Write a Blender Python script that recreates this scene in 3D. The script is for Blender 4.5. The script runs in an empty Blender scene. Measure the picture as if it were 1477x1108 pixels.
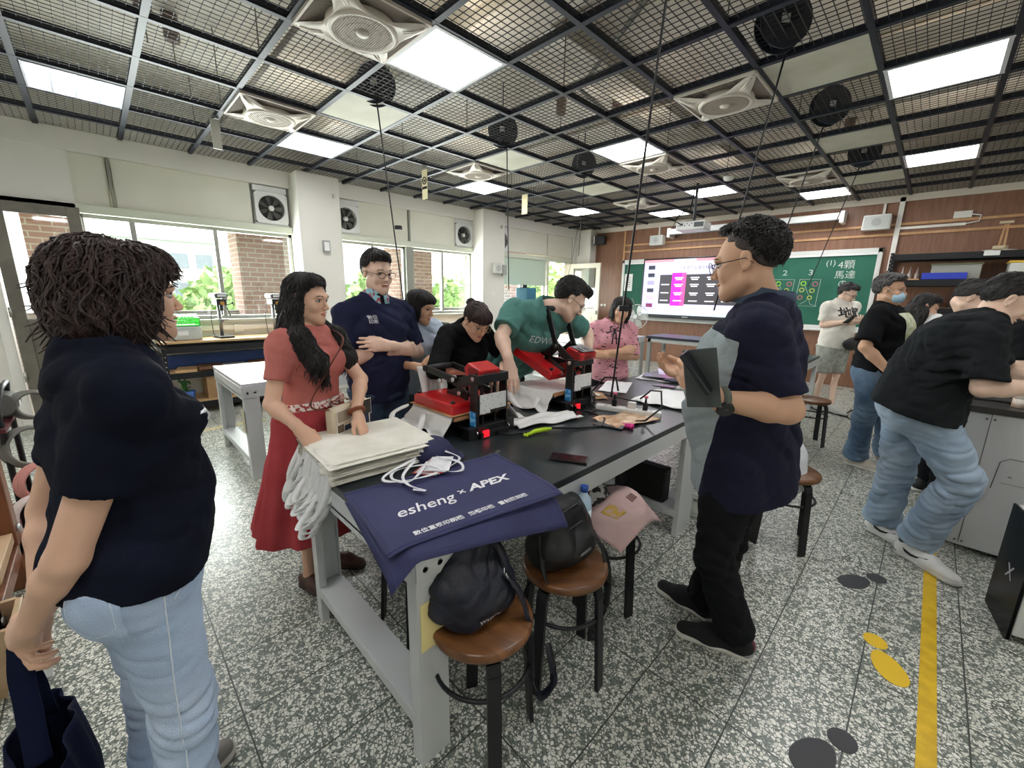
import bpy, bmesh, math, random
import numpy as np
from mathutils import Vector, Matrix, Euler
R = math.radians; PI = math.pi
SC = bpy.context.scene
COL = SC.collection
# ---------------------------------------------------------------- camera, world, light, exposure
cam_d = bpy.data.cameras.new('camera'); cam = bpy.data.objects.new('camera', cam_d); COL.objects.link(cam)
def cam_axes(a, p, r):
    f = Vector((math.sin(a)*math.cos(p), math.cos(a)*math.cos(p), -math.sin(p)))
    rt = Vector((math.cos(a), -math.sin(a), 0)); up = rt.cross(f)
    return math.cos(r)*rt+math.sin(r)*up, -math.sin(r)*rt+math.cos(r)*up, f
_r, _u, _f = cam_axes(-0.7855, 0.2153, 0.01718)
cam.matrix_world = Matrix(((_r.x, _u.x, -_f.x, 0), (_r.y, _u.y, -_f.y, 0), (_r.z, _u.z, -_f.z, 1.45), (0, 0, 0, 1)))
cam_d.sensor_fit = 'HORIZONTAL'; cam_d.sensor_width = 36; cam_d.lens = 594.92/1477*36
cam_d.clip_start = 0.05; cam_d.clip_end = 300
SC.camera = cam
w = bpy.data.worlds.new('sky'); SC.world = w; w.use_nodes = True
bg = w.node_tree.nodes['Background']; bg.inputs[0].default_value = (0.96, 0.98, 1.0, 1); bg.inputs[1].default_value = 2.4
sun_d = bpy.data.lights.new('sun', 'SUN'); sun_d.energy = 3.0; sun_d.angle = R(3); sun_d.color = (1, .95, .86)
sun = bpy.data.objects.new('sun', sun_d); COL.objects.link(sun); sun.rotation_euler = (R(38), 0, R(118))
for (px_, py_, pz_, sx_, sy_, ry_, en_) in ((-6.6, 0.9, 1.62, 2.2, 1.1, -90, 60), (-6.6, 3.98, 1.62, 2.6, 1.1, -90, 70), (-6.6, 7.0, 1.5, 1.6, 0.9, -90, 35)):
    ld = bpy.data.lights.new('window_daylight', 'AREA'); ld.shape = 'RECTANGLE'; ld.size = 1.1; ld.size_y = sx_
    ld.energy = en_; ld.color = (1, .985, .96)
    lo = bpy.data.objects.new('window_daylight', ld); COL.objects.link(lo); lo.location = (px_, py_, pz_); lo.rotation_euler = (0, R(-90), 0)
SC.view_settings.view_transform = 'Standard'; SC.view_settings.look = 'None'
SC.view_settings.gamma = 1; SC.view_settings.use_curve_mapping = False; SC.view_settings.exposure = 1.45
cy = SC.cycles; cy.use_denoising = True; cy.max_bounces = 7; cy.diffuse_bounces = 4; cy.glossy_bounces = 3; cy.transparent_max_bounces = 10
cy.transmission_bounces = 4; cy.sample_clamp_indirect = 6; cy.caustics_reflective = False; cy.caustics_refractive = False

# ---------------------------------------------------------------- helpers
def tag(o, label=None, cat=None, group=None, kind=None):
    if label: o['label'] = label
    if cat: o['category'] = cat
    if group: o['group'] = group
    if kind: o['kind'] = kind
    return o
_M = {}
def srgb(h):
    if isinstance(h, str):
        c = [int(h[i:i+2], 16)/255 for i in (0, 2, 4)]
    else: c = h
    return tuple(x/12.92 if x <= .04045 else ((x+.055)/1.055)**2.4 for x in c)
def mat(name, col='808080', rough=.6, metal=0, col2=None, nscale=8, mixlo=.4, mixhi=.6, bump=0, bscale=60, emit=0, spec=.5, stretch=None, coat=0, sheen=0, ntype='noise', alpha=None):
    if name in _M: return _M[name]
    m = bpy.data.materials.new(name); m.use_nodes = True; nt = m.node_tree; b = nt.nodes['Principled BSDF']
    c = srgb(col)+(1,)
    b.inputs['Base Color'].default_value = c; b.inputs['Roughness'].default_value = rough; b.inputs['Metallic'].default_value = metal
    b.inputs['Specular IOR Level'].default_value = spec
    if coat: b.inputs['Coat Weight'].default_value = coat; b.inputs['Coat Roughness'].default_value = .1
    if sheen: b.inputs['Sheen Weight'].default_value = sheen
    tc = nt.nodes.new('ShaderNodeTexCoord'); mp = nt.nodes.new('ShaderNodeMapping'); nt.links.new(tc.outputs['Object'], mp.inputs[0])
    if stretch: mp.inputs['Scale'].default_value = stretch
    if col2:
        n = nt.nodes.new('ShaderNodeTexNoise' if ntype == 'noise' else 'ShaderNodeTexVoronoi'); n.inputs['Scale'].default_value = nscale
        if ntype == 'noise': n.inputs['Detail'].default_value = 4
        nt.links.new(mp.outputs[0], n.inputs['Vector'])
        r = nt.nodes.new('ShaderNodeValToRGB'); r.color_ramp.elements[0].position = mixlo; r.color_ramp.elements[1].position = mixhi
        r.color_ramp.elements[0].color = c; r.color_ramp.elements[1].color = srgb(col2)+(1,)
        nt.links.new(n.outputs[0], r.inputs[0]); nt.links.new(r.outputs[0], b.inputs['Base Color'])
    if bump:
        n = nt.nodes.new('ShaderNodeTexNoise'); n.inputs['Scale'].default_value = bscale; n.inputs['Detail'].default_value = 5
        nt.links.new(mp.outputs[0], n.inputs['Vector'])
        bp = nt.nodes.new('ShaderNodeBump'); bp.inputs['Strength'].default_value = bump; bp.inputs['Distance'].default_value = .01
        nt.links.new(n.outputs[0], bp.inputs['Height']); nt.links.new(bp.outputs[0], b.inputs['Normal'])
    if emit:
        b.inputs['Emission Color'].default_value = c; b.inputs['Emission Strength'].default_value = emit
    _M[name] = m
    return m
def glass_mat(name='window_glass', tint=(.93, .97, .96), refl=.08):
    if name in _M: return _M[name]
    m = bpy.data.materials.new(name); m.use_nodes = True; nt = m.node_tree; nt.nodes.clear()
    o = nt.nodes.new('ShaderNodeOutputMaterial'); t = nt.nodes.new('ShaderNodeBsdfTransparent'); g = nt.nodes.new('ShaderNodeBsdfGlossy')
    mx = nt.nodes.new('ShaderNodeMixShader'); t.inputs[0].default_value = tint+(1,); g.inputs['Roughness'].default_value = .03; mx.inputs[0].default_value = refl
    nt.links.new(t.outputs[0], mx.inputs[1]); nt.links.new(g.outputs[0], mx.inputs[2]); nt.links.new(mx.outputs[0], o.inputs[0])
    _M[name] = m; return m

class MB:
    """collects shapes; build() links them as one mesh object"""
    def __init__(s): s.v = []; s.f = []; s.m = []; s.sm = []; s.mi = 0; s.T = None
    def add(s, vs, fs, smooth=False):
        o = len(s.v)
        if s.T is not None: vs = [tuple(s.T @ Vector(v)) for v in vs]
        s.v += [tuple(v) for v in vs]
        s.f += [tuple(i+o for i in f) for f in fs]; s.m += [s.mi]*len(fs); s.sm += [smooth]*len(fs)
        return s
    def box(s, x0, y0, z0, x1, y1, z1, rz=0, c=None):
        vs = [(x, y, z) for z in (z0, z1) for y in (y0, y1) for x in (x0, x1)]
        if rz:
            cx, cy_ = c if c else ((x0+x1)/2, (y0+y1)/2); a, b = math.cos(rz), math.sin(rz)
            vs = [(cx+(x-cx)*a-(y-cy_)*b, cy_+(x-cx)*b+(y-cy_)*a, z) for x, y, z in vs]
        return s.add(vs, [(0, 2, 3, 1), (4, 5, 7, 6), (0, 1, 5, 4), (2, 6, 7, 3), (0, 4, 6, 2), (1, 3, 7, 5)])
    def cbox(s, cx, cy_, cz, sx, sy, sz, rz=0): return s.box(cx-sx/2, cy_-sy/2, cz-sz/2, cx+sx/2, cy_+sy/2, cz+sz/2, rz)
    def bar(s, a, b, wd, th, up=(0, 0, 1)):
        a, b, up = Vector(a), Vector(b), Vector(up); d = (b-a).normalized(); x = d.cross(up)
        if x.length < 1e-4: x = d.cross(Vector((1, 0, 0)))
        x.normalize(); y = x.cross(d).normalized(); x = x*wd/2; y = y*th/2
        return s.add([a-x-y, a+x-y, a+x+y, a-x+y, b-x-y, b+x-y, b+x+y, b-x+y], [(3, 2, 1, 0), (4, 5, 6, 7), (0, 1, 5, 4), (1, 2, 6, 5), (2, 3, 7, 6), (3, 0, 4, 7)])
    def tube(s, pts, r, n=8, closed=False, r2=None, smooth=True):
        P = [Vector(p) for p in pts]; k = len(P); vs = []; prev = None
        for i in range(k):
            if closed: t = (P[(i+1) % k]-P[i-1])
            else: t = P[min(i+1, k-1)]-P[max(i-1, 0)]
            t.normalize()
            if prev is None:
                q = Vector((0, 0, 1)) if abs(t.z) < .9 else Vector((1, 0, 0)); x = t.cross(q).normalized()
            else:
                x = prev-t*prev.dot(t)
                if x.length < 1e-6: x = t.orthogonal()
                x.normalize()
            prev = x; y = t.cross(x)
            if r2 is None: ri = r[i] if isinstance(r, (list, tuple)) else r
            else: ri = r+(r2-r)*i/(k-1)
            for j in range(n):
                a = 2*PI*j/n; vs.append(P[i]+x*(ri*math.cos(a))+y*(ri*math.sin(a)))
        fs = []
        for i in range(k if closed else k-1):
            for j in range(n):
                a = i*n+j; b = i*n+(j+1) % n; i2 = (i+1) % k; fs.append((a, b, i2*n+(j+1) % n, i2*n+j))
        if not closed: fs += [tuple(range(n))[::-1], tuple((k-1)*n+j for j in range(n))]
        return s.add(vs, fs, smooth)
    def cyl(s, c, r, h, n=24, r2=None, axis='z', smooth=True):
        r2 = r if r2 is None else r2; ax = {'z': Vector((0, 0, 1)), 'x': Vector((1, 0, 0)), 'y': Vector((0, 1, 0))}.get(axis) if isinstance(axis, str) else Vector(axis).normalized()
        c = Vector(c); x = ax.orthogonal().normalized(); y = ax.cross(x); vs = []
        for i in range(n):
            a = 2*PI*i/n; vs.append(c+x*r*math.cos(a)+y*r*math.sin(a))
        for i in range(n):
            a = 2*PI*i/n; vs.append(c+ax*h+x*r2*math.cos(a)+y*r2*math.sin(a))
        s.add(vs, [(i, (i+1) % n, n+(i+1) % n, n+i) for i in range(n)], smooth)
        o = len(s.v)-2*n; s.f += [tuple(o+i for i in range(n))[::-1], tuple(o+n+i for i in range(n))]; s.m += [s.mi]*2; s.sm += [False]*2
        return s
    def lathe(s, prof, c=(0, 0, 0), n=28, M=None, smooth=True):
        vs = []; c = Vector(c)
        for r, z in prof:
            for i in range(n):
                a = 2*PI*i/n; p = Vector((r*math.cos(a), r*math.sin(a), z)); vs.append((M @ p if M else p)+c)
        fs = [(k*n+i, k*n+(i+1) % n, (k+1)*n+(i+1) % n, (k+1)*n+i) for k in range(len(prof)-1) for i in range(n)]
        s.add(vs, fs, smooth)
        o = len(s.v)-len(vs)
        if prof[0][0] > 1e-5: s.f.append(tuple(o+i for i in range(n))[::-1]); s.m.append(s.mi); s.sm.append(False)
        if prof[-1][0] > 1e-5: s.f.append(tuple(o+(len(prof)-1)*n+i for i in range(n))); s.m.append(s.mi); s.sm.append(False)
        return s
    def torus(s, c, R_, r, n=32, k=8, axis=(0, 0, 1), a0=0, a1=2*PI, ry=None):
        ax = Vector(axis).normalized(); x = ax.orthogonal().normalized(); y = ax.cross(x); c = Vector(c); full = abs(a1-a0-2*PI) < 1e-6
        pts = [c+x*R_*math.cos(a0+(a1-a0)*i/(n if full else n-1))+y*(ry or R_)*math.sin(a0+(a1-a0)*i/(n if full else n-1)) for i in range(n)]
        return s.tube(pts, r, k, closed=full)
    def ell(s, c, r, n=16, k=10, M=None):
        vs = []; c = Vector(c)
        for i in range(1, k):
            t = PI*i/k
            for j in range(n):
                a = 2*PI*j/n; p = Vector((r[0]*math.sin(t)*math.cos(a), r[1]*math.sin(t)*math.sin(a), r[2]*math.cos(t))); vs.append((M @ p if M else p)+c)
        top = Vector((0, 0, r[2])); bot = -top
        vs += [(M @ top if M else top)+c, (M @ bot if M else bot)+c]
        fs = [(i*n+j, (i+1)*n+j, (i+1)*n+(j+1) % n, i*n+(j+1) % n) for i in range(k-2) for j in range(n)]
        T_, B_ = len(vs)-2, len(vs)-1
        fs += [(T_, j, (j+1) % n) for j in range(n)]+[(B_, (k-2)*n+(j+1) % n, (k-2)*n+j) for j in range(n)]
        return s.add(vs, fs, True)
    def prism(s, pts, d, smooth=False):
        n = len(pts); d = Vector(d); a = [Vector(p) for p in pts]; vs = a+[p+d for p in a]
        return s.add(vs, [tuple(range(n))[::-1], tuple(range(n, 2*n))]+[(i, (i+1) % n, n+(i+1) % n, n+i) for i in range(n)], smooth)
    def grid(s, fn, nu, nv, th=0, smooth=True):
        vs = [Vector(fn(i/nu, j/nv)) for j in range(nv+1) for i in range(nu+1)]; w_ = nu+1
        fs = [(j*w_+i, j*w_+i+1, (j+1)*w_+i+1, (j+1)*w_+i) for j in range(nv) for i in range(nu)]
        if th:
            nrm = []
            for j in range(nv+1):
                for i in range(w_):
                    a = vs[j*w_+min(i+1, nu)]-vs[j*w_+max(i-1, 0)]; b = vs[min(j+1, nv)*w_+i]-vs[max(j-1, 0)*w_+i]; q = a.cross(b)
                    nrm.append(q.normalized() if q.length > 1e-9 else Vector((0, 0, 1)))
            N = len(vs); vs = vs+[v-n_*th for v, n_ in zip(vs, nrm)]
            fs = fs+[tuple(N+i for i in reversed(f)) for f in fs]
            rim = [i for i in range(w_)]+[j*w_+nu for j in range(1, nv+1)]+[nv*w_+i for i in range(nu-1, -1, -1)]+[j*w_ for j in range(nv-1, 0, -1)]
            fs += [(rim[i], N+rim[i], N+rim[(i+1) % len(rim)], rim[(i+1) % len(rim)]) for i in range(len(rim))]
        return s.add(vs, fs, smooth)
    def build(s, name, ms, parent=None, loc=None, bevel=0, rot=None):
        me = bpy.data.meshes.new(name); me.from_pydata(s.v, [], s.f)
        ms = ms if isinstance(ms, (list, tuple)) else [ms]
        for m in ms: me.materials.append(m)
        if s.f:
            me.polygons.foreach_set('material_index', s.m); me.polygons.foreach_set('use_smooth', s.sm)
        me.update(); o = bpy.data.objects.new(name, me); COL.objects.link(o)
        if parent is not None: o.parent = parent
        if loc is not None: o.location = loc
        if rot is not None: o.rotation_euler = rot
        if bevel:
            bv = o.modifiers.new('bevel', 'BEVEL'); bv.width = bevel; bv.segments = 2; bv.limit_method = 'ANGLE'; bv.angle_limit = R(40); bv.harden_normals = False
        return o
def thing(name, label, cat, loc=(0, 0, 0), rz=0, group=None):
    o = bpy.data.objects.new(name, None); COL.objects.link(o); o.location = loc; o.rotation_euler = (0, 0, rz); o.empty_display_size = .1
    return tag(o, label, cat, group)
def copy_tree(o, loc=None, rz=None, label=None, parent=None, group=None):
    c = o.copy(); COL.objects.link(c)
    if parent is not None: c.parent = parent
    if loc is not None: c.location = loc
    if rz is not None: c.rotation_euler = (0, 0, rz)
    if label: c['label'] = label
    if group: c['group'] = group
    for ch in list(o.children): copy_tree(ch, parent=c)
    return c
def struct(name, mb, ms, bevel=0):
    return tag(mb.build(name, ms, bevel=bevel), kind='structure')
def text_mesh(name, txt, size, m, parent, M, ext=.0006, shear=0, bold=0, sx=1.0):
    cu = bpy.data.curves.new(name, 'FONT'); cu.body = txt; cu.size = size; cu.extrude = ext; cu.align_x = 'CENTER'; cu.align_y = 'CENTER'; cu.shear = shear; cu.offset = bold
    cu.resolution_u = 3
    t = bpy.data.objects.new(name, cu); COL.objects.link(t)
    dg = bpy.context.evaluated_depsgraph_get(); me = bpy.data.meshes.new_from_object(t.evaluated_get(dg)); bpy.data.objects.remove(t)
    o = bpy.data.objects.new(name, me); me.materials.clear(); me.materials.append(m); COL.objects.link(o)
    o.parent = parent; o.matrix_local = M @ Matrix.Diagonal((sx, 1, 1, 1))
    return o
random.seed(7)
# ---------------------------------------------------------------- the setting
XW, YF, ZC = -6.45, 8.85, 2.98
def terrazzo():
    m = bpy.data.materials.new('terrazzo'); m.use_nodes = True; nt = m.node_tree; b = nt.nodes['Principled BSDF']; L = nt.links.new; N = nt.nodes.new
    tc = N('ShaderNodeTexCoord')
    # wobble
    nz = N('ShaderNodeTexNoise'); nz.inputs['Scale'].default_value = 45; nz.inputs['Detail'].default_value = 2; L(tc.outputs['Object'], nz.inputs['Vector'])
    mx = N('ShaderNodeMix'); mx.data_type = 'VECTOR'; mx.inputs['Factor'].default_value = .02; L(tc.outputs['Object'], mx.inputs[4]); L(nz.outputs['Color'], mx.inputs[5])
    v = N('ShaderNodeTexVoronoi'); v.inputs['Scale'].default_value = 80; v.feature = 'DISTANCE_TO_EDGE'; L(mx.outputs[1], v.inputs['Vector'])
    v2 = N('ShaderNodeTexVoronoi'); v2.inputs['Scale'].default_value = 80; L(mx.outputs[1], v2.inputs['Vector'])
    sep = N('ShaderNodeSeparateColor'); L(v2.outputs['Color'], sep.inputs[0])
    # threshold varies with each chip
    th = N('ShaderNodeMath'); th.operation = 'MULTIPLY_ADD'; L(sep.outputs[0], th.inputs[0]); th.inputs[1].default_value = .42; th.inputs[2].default_value = -.02
    pw = N('ShaderNodeMath'); pw.operation = 'POWER'; L(sep.outputs[0], pw.inputs[0]); pw.inputs[1].default_value = 2.4
    th.operation = 'MULTIPLY_ADD'; L(pw.outputs[0], th.inputs[0]); th.inputs[1].default_value = .36; th.inputs[2].default_value = .035
    gt = N('ShaderNodeMapRange'); L(v.outputs['Distance'], gt.inputs[0]); L(th.outputs[0], gt.inputs[1])
    ad = N('ShaderNodeMath'); ad.operation = 'ADD'; L(th.outputs[0], ad.inputs[0]); ad.inputs[1].default_value = .05; L(ad.outputs[0], gt.inputs[2])
    chip = N('ShaderNodeValToRGB'); e = chip.color_ramp.elements; e[0].color = srgb('EEEDE4')+(1,); e[1].color = srgb('CFCFC2')+(1,); L(sep.outputs[1], chip.inputs[0])
    base = N('ShaderNodeTexNoise'); base.inputs['Scale'].default_value = 130; L(tc.outputs['Object'], base.inputs['Vector'])
    br = N('ShaderNodeValToRGB'); br.color_ramp.elements[0].color = srgb('4E554E')+(1,); br.color_ramp.elements[1].color = srgb('868E84')+(1,); br.color_ramp.elements[0].position = .35; br.color_ramp.elements[1].position = .7; L(base.outputs[0], br.inputs[0])
    cm = N('ShaderNodeMix'); cm.data_type = 'RGBA'; L(gt.outputs[0], cm.inputs[0]); L(br.outputs[0], cm.inputs[6]); L(chip.outputs[0], cm.inputs[7])
    # tile joints every 0.2975 m
    mp = N('ShaderNodeSeparateXYZ'); L(tc.outputs['Object'], mp.inputs[0])
    js = []
    for k, off in ((0, .025), (1, 1.36)):
        s1 = N('ShaderNodeMath'); s1.operation = 'SUBTRACT'; L(mp.outputs[k], s1.inputs[0]); s1.inputs[1].default_value = off-.0025-50*.595
        s2 = N('ShaderNodeMath'); s2.operation = 'MODULO'; L(s1.outputs[0], s2.inputs[0]); s2.inputs[1].default_value = .2975*(1 if k == 0 else 2)
        s3 = N('ShaderNodeMath'); s3.operation = 'LESS_THAN'; L(s2.outputs[0], s3.inputs[0]); s3.inputs[1].default_value = .005; js.append(s3)
    jm = N('ShaderNodeMath'); jm.operation = 'MAXIMUM'; L(js[0].outputs[0], jm.inputs[0]); L(js[1].outputs[0], jm.inputs[1])
    cj = N('ShaderNodeMix'); cj.data_type = 'RGBA'; L(jm.outputs[0], cj.inputs[0]); L(cm.outputs[2], cj.inputs[6]); cj.inputs[7].default_value = srgb('3A4038')+(1,)
    L(cj.outputs[2], b.inputs['Base Color'])
    rn = N('ShaderNodeTexNoise'); rn.inputs['Scale'].default_value = 3; L(tc.outputs['Object'], rn.inputs['Vector'])
    rr = N('ShaderNodeMapRange'); L(rn.outputs[0], rr.inputs[0]); rr.inputs[3].default_value = .2; rr.inputs[4].default_value = .42; L(rr.outputs[0], b.inputs['Roughness'])
    b.inputs['Specular IOR Level'].default_value = .5
    return m
WHITE = mat('wall_paint', 'EAE8E0', .7, bump=.05, bscale=30)
WALLG = mat('wall_green', 'E2E1D8', .7, bump=.05, bscale=30)
PANEL = mat('cream_panel', 'E0DFD0', .6, col2='D8D7C6', nscale=2, mixlo=.3, mixhi=.8)
ALU = mat('aluminium_frame', '9C9C94', .4, .6)
DARKALU = mat('bronze_frame', '6B675D', .45, .3, col2='7A766B', nscale=5)
BLK = mat('black_metal', '16171A', .4, .2)
GLASS = glass_mat()
# floor
struct('floor', MB().box(XW-.1, -3.3, -.1, 3.7, YF+.1, 0), terrazzo())
# structural ceiling high above the mesh, with beams
mb = MB().box(XW-.2, -3.3, 3.62, 3.7, YF+.2, 3.75)
for y in (2.36, 5.58, -.86): mb.box(XW, y-.18, 3.3, 3.7, y+.18, 3.62)
for x in (-2.5, 1.2): mb.box(x-.15, -3.3, 3.4, x+.15, YF, 3.62)
struct('ceiling', mb, mat('raw_ceiling', 'DEDAD0', .85, col2='CFC9BC', nscale=1.5, bump=.1, bscale=12))
# window wall: sill wall, beam, spandrels, pillars
mb = MB()
mb.box(XW-.22, -.05, 0, XW, 7.55, 1.03)
mb.box(XW-.22, -3.3, 2.79, XW+.04, YF, 3.62)
for a, b_ in ((-3.3, -1.2), (8.45, YF)): mb.box(XW-.22, a, 0, XW, b_, 2.8)
mb.box(XW-.22, -1.2, 2.28, XW, 0, 2.8)
struct('wall_left', mb, WALLG)
for y in (2.08, 5.3):
    struct('pillar', MB().box(XW-.25, y, 0, -6.13, y+.57, 2.98), mat('pillar_paint', 'E4E2D8', .65, bump=.04, bscale=20), bevel=.015)
# upper cream panels, one mesh per panel
for n_, (a, b_, z0) in enumerate(((-1.2, .28, 2.29), (.32, 1.62, 2.29), (3.06, 3.92, 2.29), (3.96, 4.9, 2.29), (6.3, 7.52, 2.32), (7.56, 8.45, 2.32))):
    mb = MB().box(XW-.1, a, z0, XW-.02, b_, 2.79)
    struct('window_panel', mb, PANEL, bevel=.004)
mb = MB()
for y in (.30, 3.94): mb.box(XW-.1, y-.012, 2.2, XW+.01, y+.012, 2.79)
struct('trim_7', mb, mat('seam_grey', '8B8D82', .5)); mb = MB()
for a, b_ in ((-1.2, 2.08), (2.65, 5.3), (5.87, 8.45)): mb.box(XW-.12, a, 2.2, XW+.03, b_, 2.29)
struct('trim_1', mb, mat('cream_rail', 'CDD2C0', .5), bevel=.006)
mb = MB()
for a, b_ in ((-.02, 2.08), (2.65, 5.3), (5.87, 7.55)): mb.box(XW-.24, a, 1.03, XW+.05, b_, 1.07)
struct('trim_2', mb, mat('sill_stone', 'B8BAAF', .5), bevel=.006)
def window(n, y0, y1, mulls, z0=1.07, z1=2.2, blind=None):
    fr = MB(); x0, x1 = XW-.1, XW-.04
    fr.box(x0, y0, z0, x1, y1, z0+.045); fr.box(x0, y0, z1-.04, x1, y1, z1); fr.box(x0, y0, z0, x1, y0+.04, z1); fr.box(x0, y1-.04, z0, x1, y1, z1)
    for y, w_ in mulls: fr.box(x0+.005, y-w_/2, z0, x1+.01, y+w_/2, z1)
    o = struct('window_%d' % n, fr, ALU, bevel=.003)
    MB().box(x0+.025, y0+.03, z0+.03, x0+.031, y1-.03, z1-.03).build('window_pane', GLASS, o)
    return o
window(1, 0, 2.08, ((.42, .05), (1.19, .045)))
window(2, 2.65, 3.86, ((3.27, .045),))
window(3, 3.99, 5.3, ((4.62, .045),))
struct('trim_3', MB().box(XW-.12, 3.86, 1.07, XW, 3.99, 2.2), mat('mullion_grey', '8D8F86', .5), bevel=.005)
window(4, 5.87, 7.5, ((6.7, .045),))
# roller shade half down in the last bay
t = tag(MB().box(XW-.02, 6.0, 1.66, XW-.012, 7.5, 2.25).cyl((XW-.015, 6.0, 2.25), .028, 1.5, 16, axis='y').box(XW-.026, 6.0, 1.64, XW-.006, 7.5, 1.665).build('roller_shade', mat('shade_cloth', 'C3D3C0', .8)), 'pale green roller shade half lowered over the last window', 'roller shade')
# far corner doorway with its open leaf
mb = MB()
mb.box(XW-.12, 7.52, 0, XW+.02, 7.58, 2.3); mb.box(XW-.12, 8.36, 0, XW+.02, 8.42, 2.3); mb.box(XW-.12, 7.52, 2.2, XW+.02, 8.42, 2.3)
struct('door_frame', mb, mat('cream_metal', 'DDD9C6', .5), bevel=.005)
def leaf(name, W, H, m, zsplit, gl, tr, rim=.1):
    mb = MB(); th = .04
    mb.box(0, 0, 0, rim, th, H).box(W-rim, 0, 0, W, th, H).box(rim, 0, H-rim, W-rim, th, H).box(rim, 0, 0, W-rim, th, rim).box(rim, 0, zsplit-.05, W-rim, th, zsplit+.05)
    mb.box(rim, .012, rim, W-rim, .028, zsplit-.05)
    mb.box(rim+.07, .004, rim+.07, rim+.085, .036, zsplit-.12).box(W-rim-.085, .004, rim+.07, W-rim-.07, .036, zsplit-.12)
    o = tag(mb.build(name, m, bevel=.004), kind='structure')
    MB().box(rim, .017, zsplit+.05, W-rim, .023, H-rim).build('door_pane', gl, o)
    hd = MB()
    for z in (.45, 1.1, 1.75): hd.cyl((0.0, -.012, z), .012, .1, 12)
    hd.build('hinge', mat('hinge_steel', 'A9A9A2', .35, .8), o)
    return o
d = leaf('door_1', .85, 2.14, mat('cream_metal'), 1.05, GLASS, None, .11); d.location = (-6.4, 8.32, .04); d.rotation_euler = (0, 0, R(2))
MB().cyl((.79, -.04, 1.02), .025, .03, 14, axis='y').box(.76, -.045, .98, .82, -.002, 1.06).build('door_handle', mat('hinge_steel'), d)
# balcony door at the left end of the window wall, leaf of bronze metal
d = leaf('door_2', .62, 2.2, DARKALU, 1.03, GLASS, None, .1); d.location = (XW+.06, -.60, .04); d.rotation_euler = (0, 0, R(90))
mb = MB(); mb.box(XW-.1, -.7, 0, XW+.03, -.62, 2.28); mb.box(XW-.1, -1.2, 0, XW-.02, -.7, 2.28); mb.box(XW-.1, -.05, 0, XW+.03, 0, 2.28); mb.box(XW-.1, -.6, 2.24, XW+.03, 0, 2.29)
struct('trim_4', mb, WHITE, bevel=.004)
# front wall: wood veneer panels, laths
def wood_mat(name, c1, c2, scale=(1, 1, 1), rough=.45, sc=6):
    m = bpy.data.materials.new(name); m.use_nodes = True; nt = m.node_tree; b = nt.nodes['Principled BSDF']; L = nt.links.new; N = nt.nodes.new
    tc = N('ShaderNodeTexCoord'); mp = N('ShaderNodeMapping'); mp.inputs['Scale'].default_value = scale; L(tc.outputs['Object'], mp.inputs[0])
    n = N('ShaderNodeTexNoise'); n.inputs['Scale'].default_value = sc; n.inputs['Detail'].default_value = 8; n.inputs['Distortion'].default_value = .6; L(mp.outputs[0], n.inputs['Vector'])
    r = N('ShaderNodeValToRGB'); r.color_ramp.elements[0].position = .3; r.color_ramp.elements[1].position = .72
    r.color_ramp.elements[0].color = srgb(c1)+(1,); r.color_ramp.elements[1].color = srgb(c2)+(1,); L(n.outputs[0], r.inputs[0]); L(r.outputs[0], b.inputs['Base Color'])
    b.inputs['Roughness'].default_value = rough; _M[name] = m; return m
VENEER = wood_mat('red_brown_veneer', '7C5642', '916A54', (6, 6, .6))
PINE = wood_mat('pine_lath', 'B98B5C', 'D0A578', (1, 1, 1))
struct('wall_front', MB().box(XW-.2, YF, 0, 3.7, YF+.12, 3.0), VENEER)
struct('wall_front_upper', MB().box(XW-.2, YF, 3.0, 3.7, YF+.12, 3.62), mat('raw_ceiling'))
struct('pillar_corner', MB().box(XW, YF-.25, 0, XW+.42, YF, 2.98), mat('pillar_paint'), bevel=.01)
mb = MB(); mb.box(XW+.4, YF-.04, 2.9, 3.7, YF, 3.1); struct('trim_5', mb, mat('pale_cornice', 'D6CDC0', .7))
mb = MB()
for x in (-5.25, .95): mb.box(x-.02, YF-.02, 0, x+.02, YF, 2.9)
for z in (2.44, 2.58): mb.box(-5.25, YF-.025, z-.02, 3.6, YF, z+.015)
struct('trim_6', mb, PINE)
struct('wall_right', MB().box(3.6, -3.3, 0, 3.75, YF, 3.62), WHITE)
struct('wall_back', MB().box(XW-.2, -3.45, 0, 3.7, -3.3, 3.62), WHITE)
# ---------------------------------------------------------------- suspended black grid, wire mesh
X0, Y0, G = -4.117, .431, .6
GRIDB = mat('grid_black', '1B2230', .45, .2)
xs = [X0-r*G for r in range(-12, 4)]; ys = [Y0+c*G for c in range(-6, 15)]
mb = MB()
for x in xs: mb.box(x-.017, -3.2, ZC, x+.017, YF, ZC+.045)
for y in ys: mb.box(XW+.04, y-.019, ZC+.001, 3.6, y+.019, ZC+.044)
struct('ceiling_grid', mb, GRIDB)
LIGHTS = [(1, -1), (1, 2), (1, 6), (1, 10), (-3, 2), (-3, 6), (-3, 10), (-7, 6), (-7, 10), (-5, 12), (-1, 12), (-3, -2), (-7, 2), (-7, -2), (1, -5), (-3, -6), (-11, 2), (-11, 6), (-11, -2), (-11, 10)]
FANS = [(-3, 1), (0, 1), (-5, 5), (0, 5), (-3, 7), (-5, 10), (-1, 10)]
BLANKS = [(-1, 2), (-1, 5), (-6, 5), (-6, 8), (-1, 8), (-6, 11)]
full = set(LIGHTS+FANS+BLANKS)
def cell(r, c): return X0-(r+.5)*G, Y0+(c+.5)*G
mb = MB(); P_ = .05
def runs(flags):
    out = []; s_ = None
    for i, f in enumerate(flags+[False]):
        if f and s_ is None: s_ = i
        if not f and s_ is not None: out.append((s_, i)); s_ = None
    return out
rr_ = range(-12, 4); cc_ = range(-6, 14)
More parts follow.
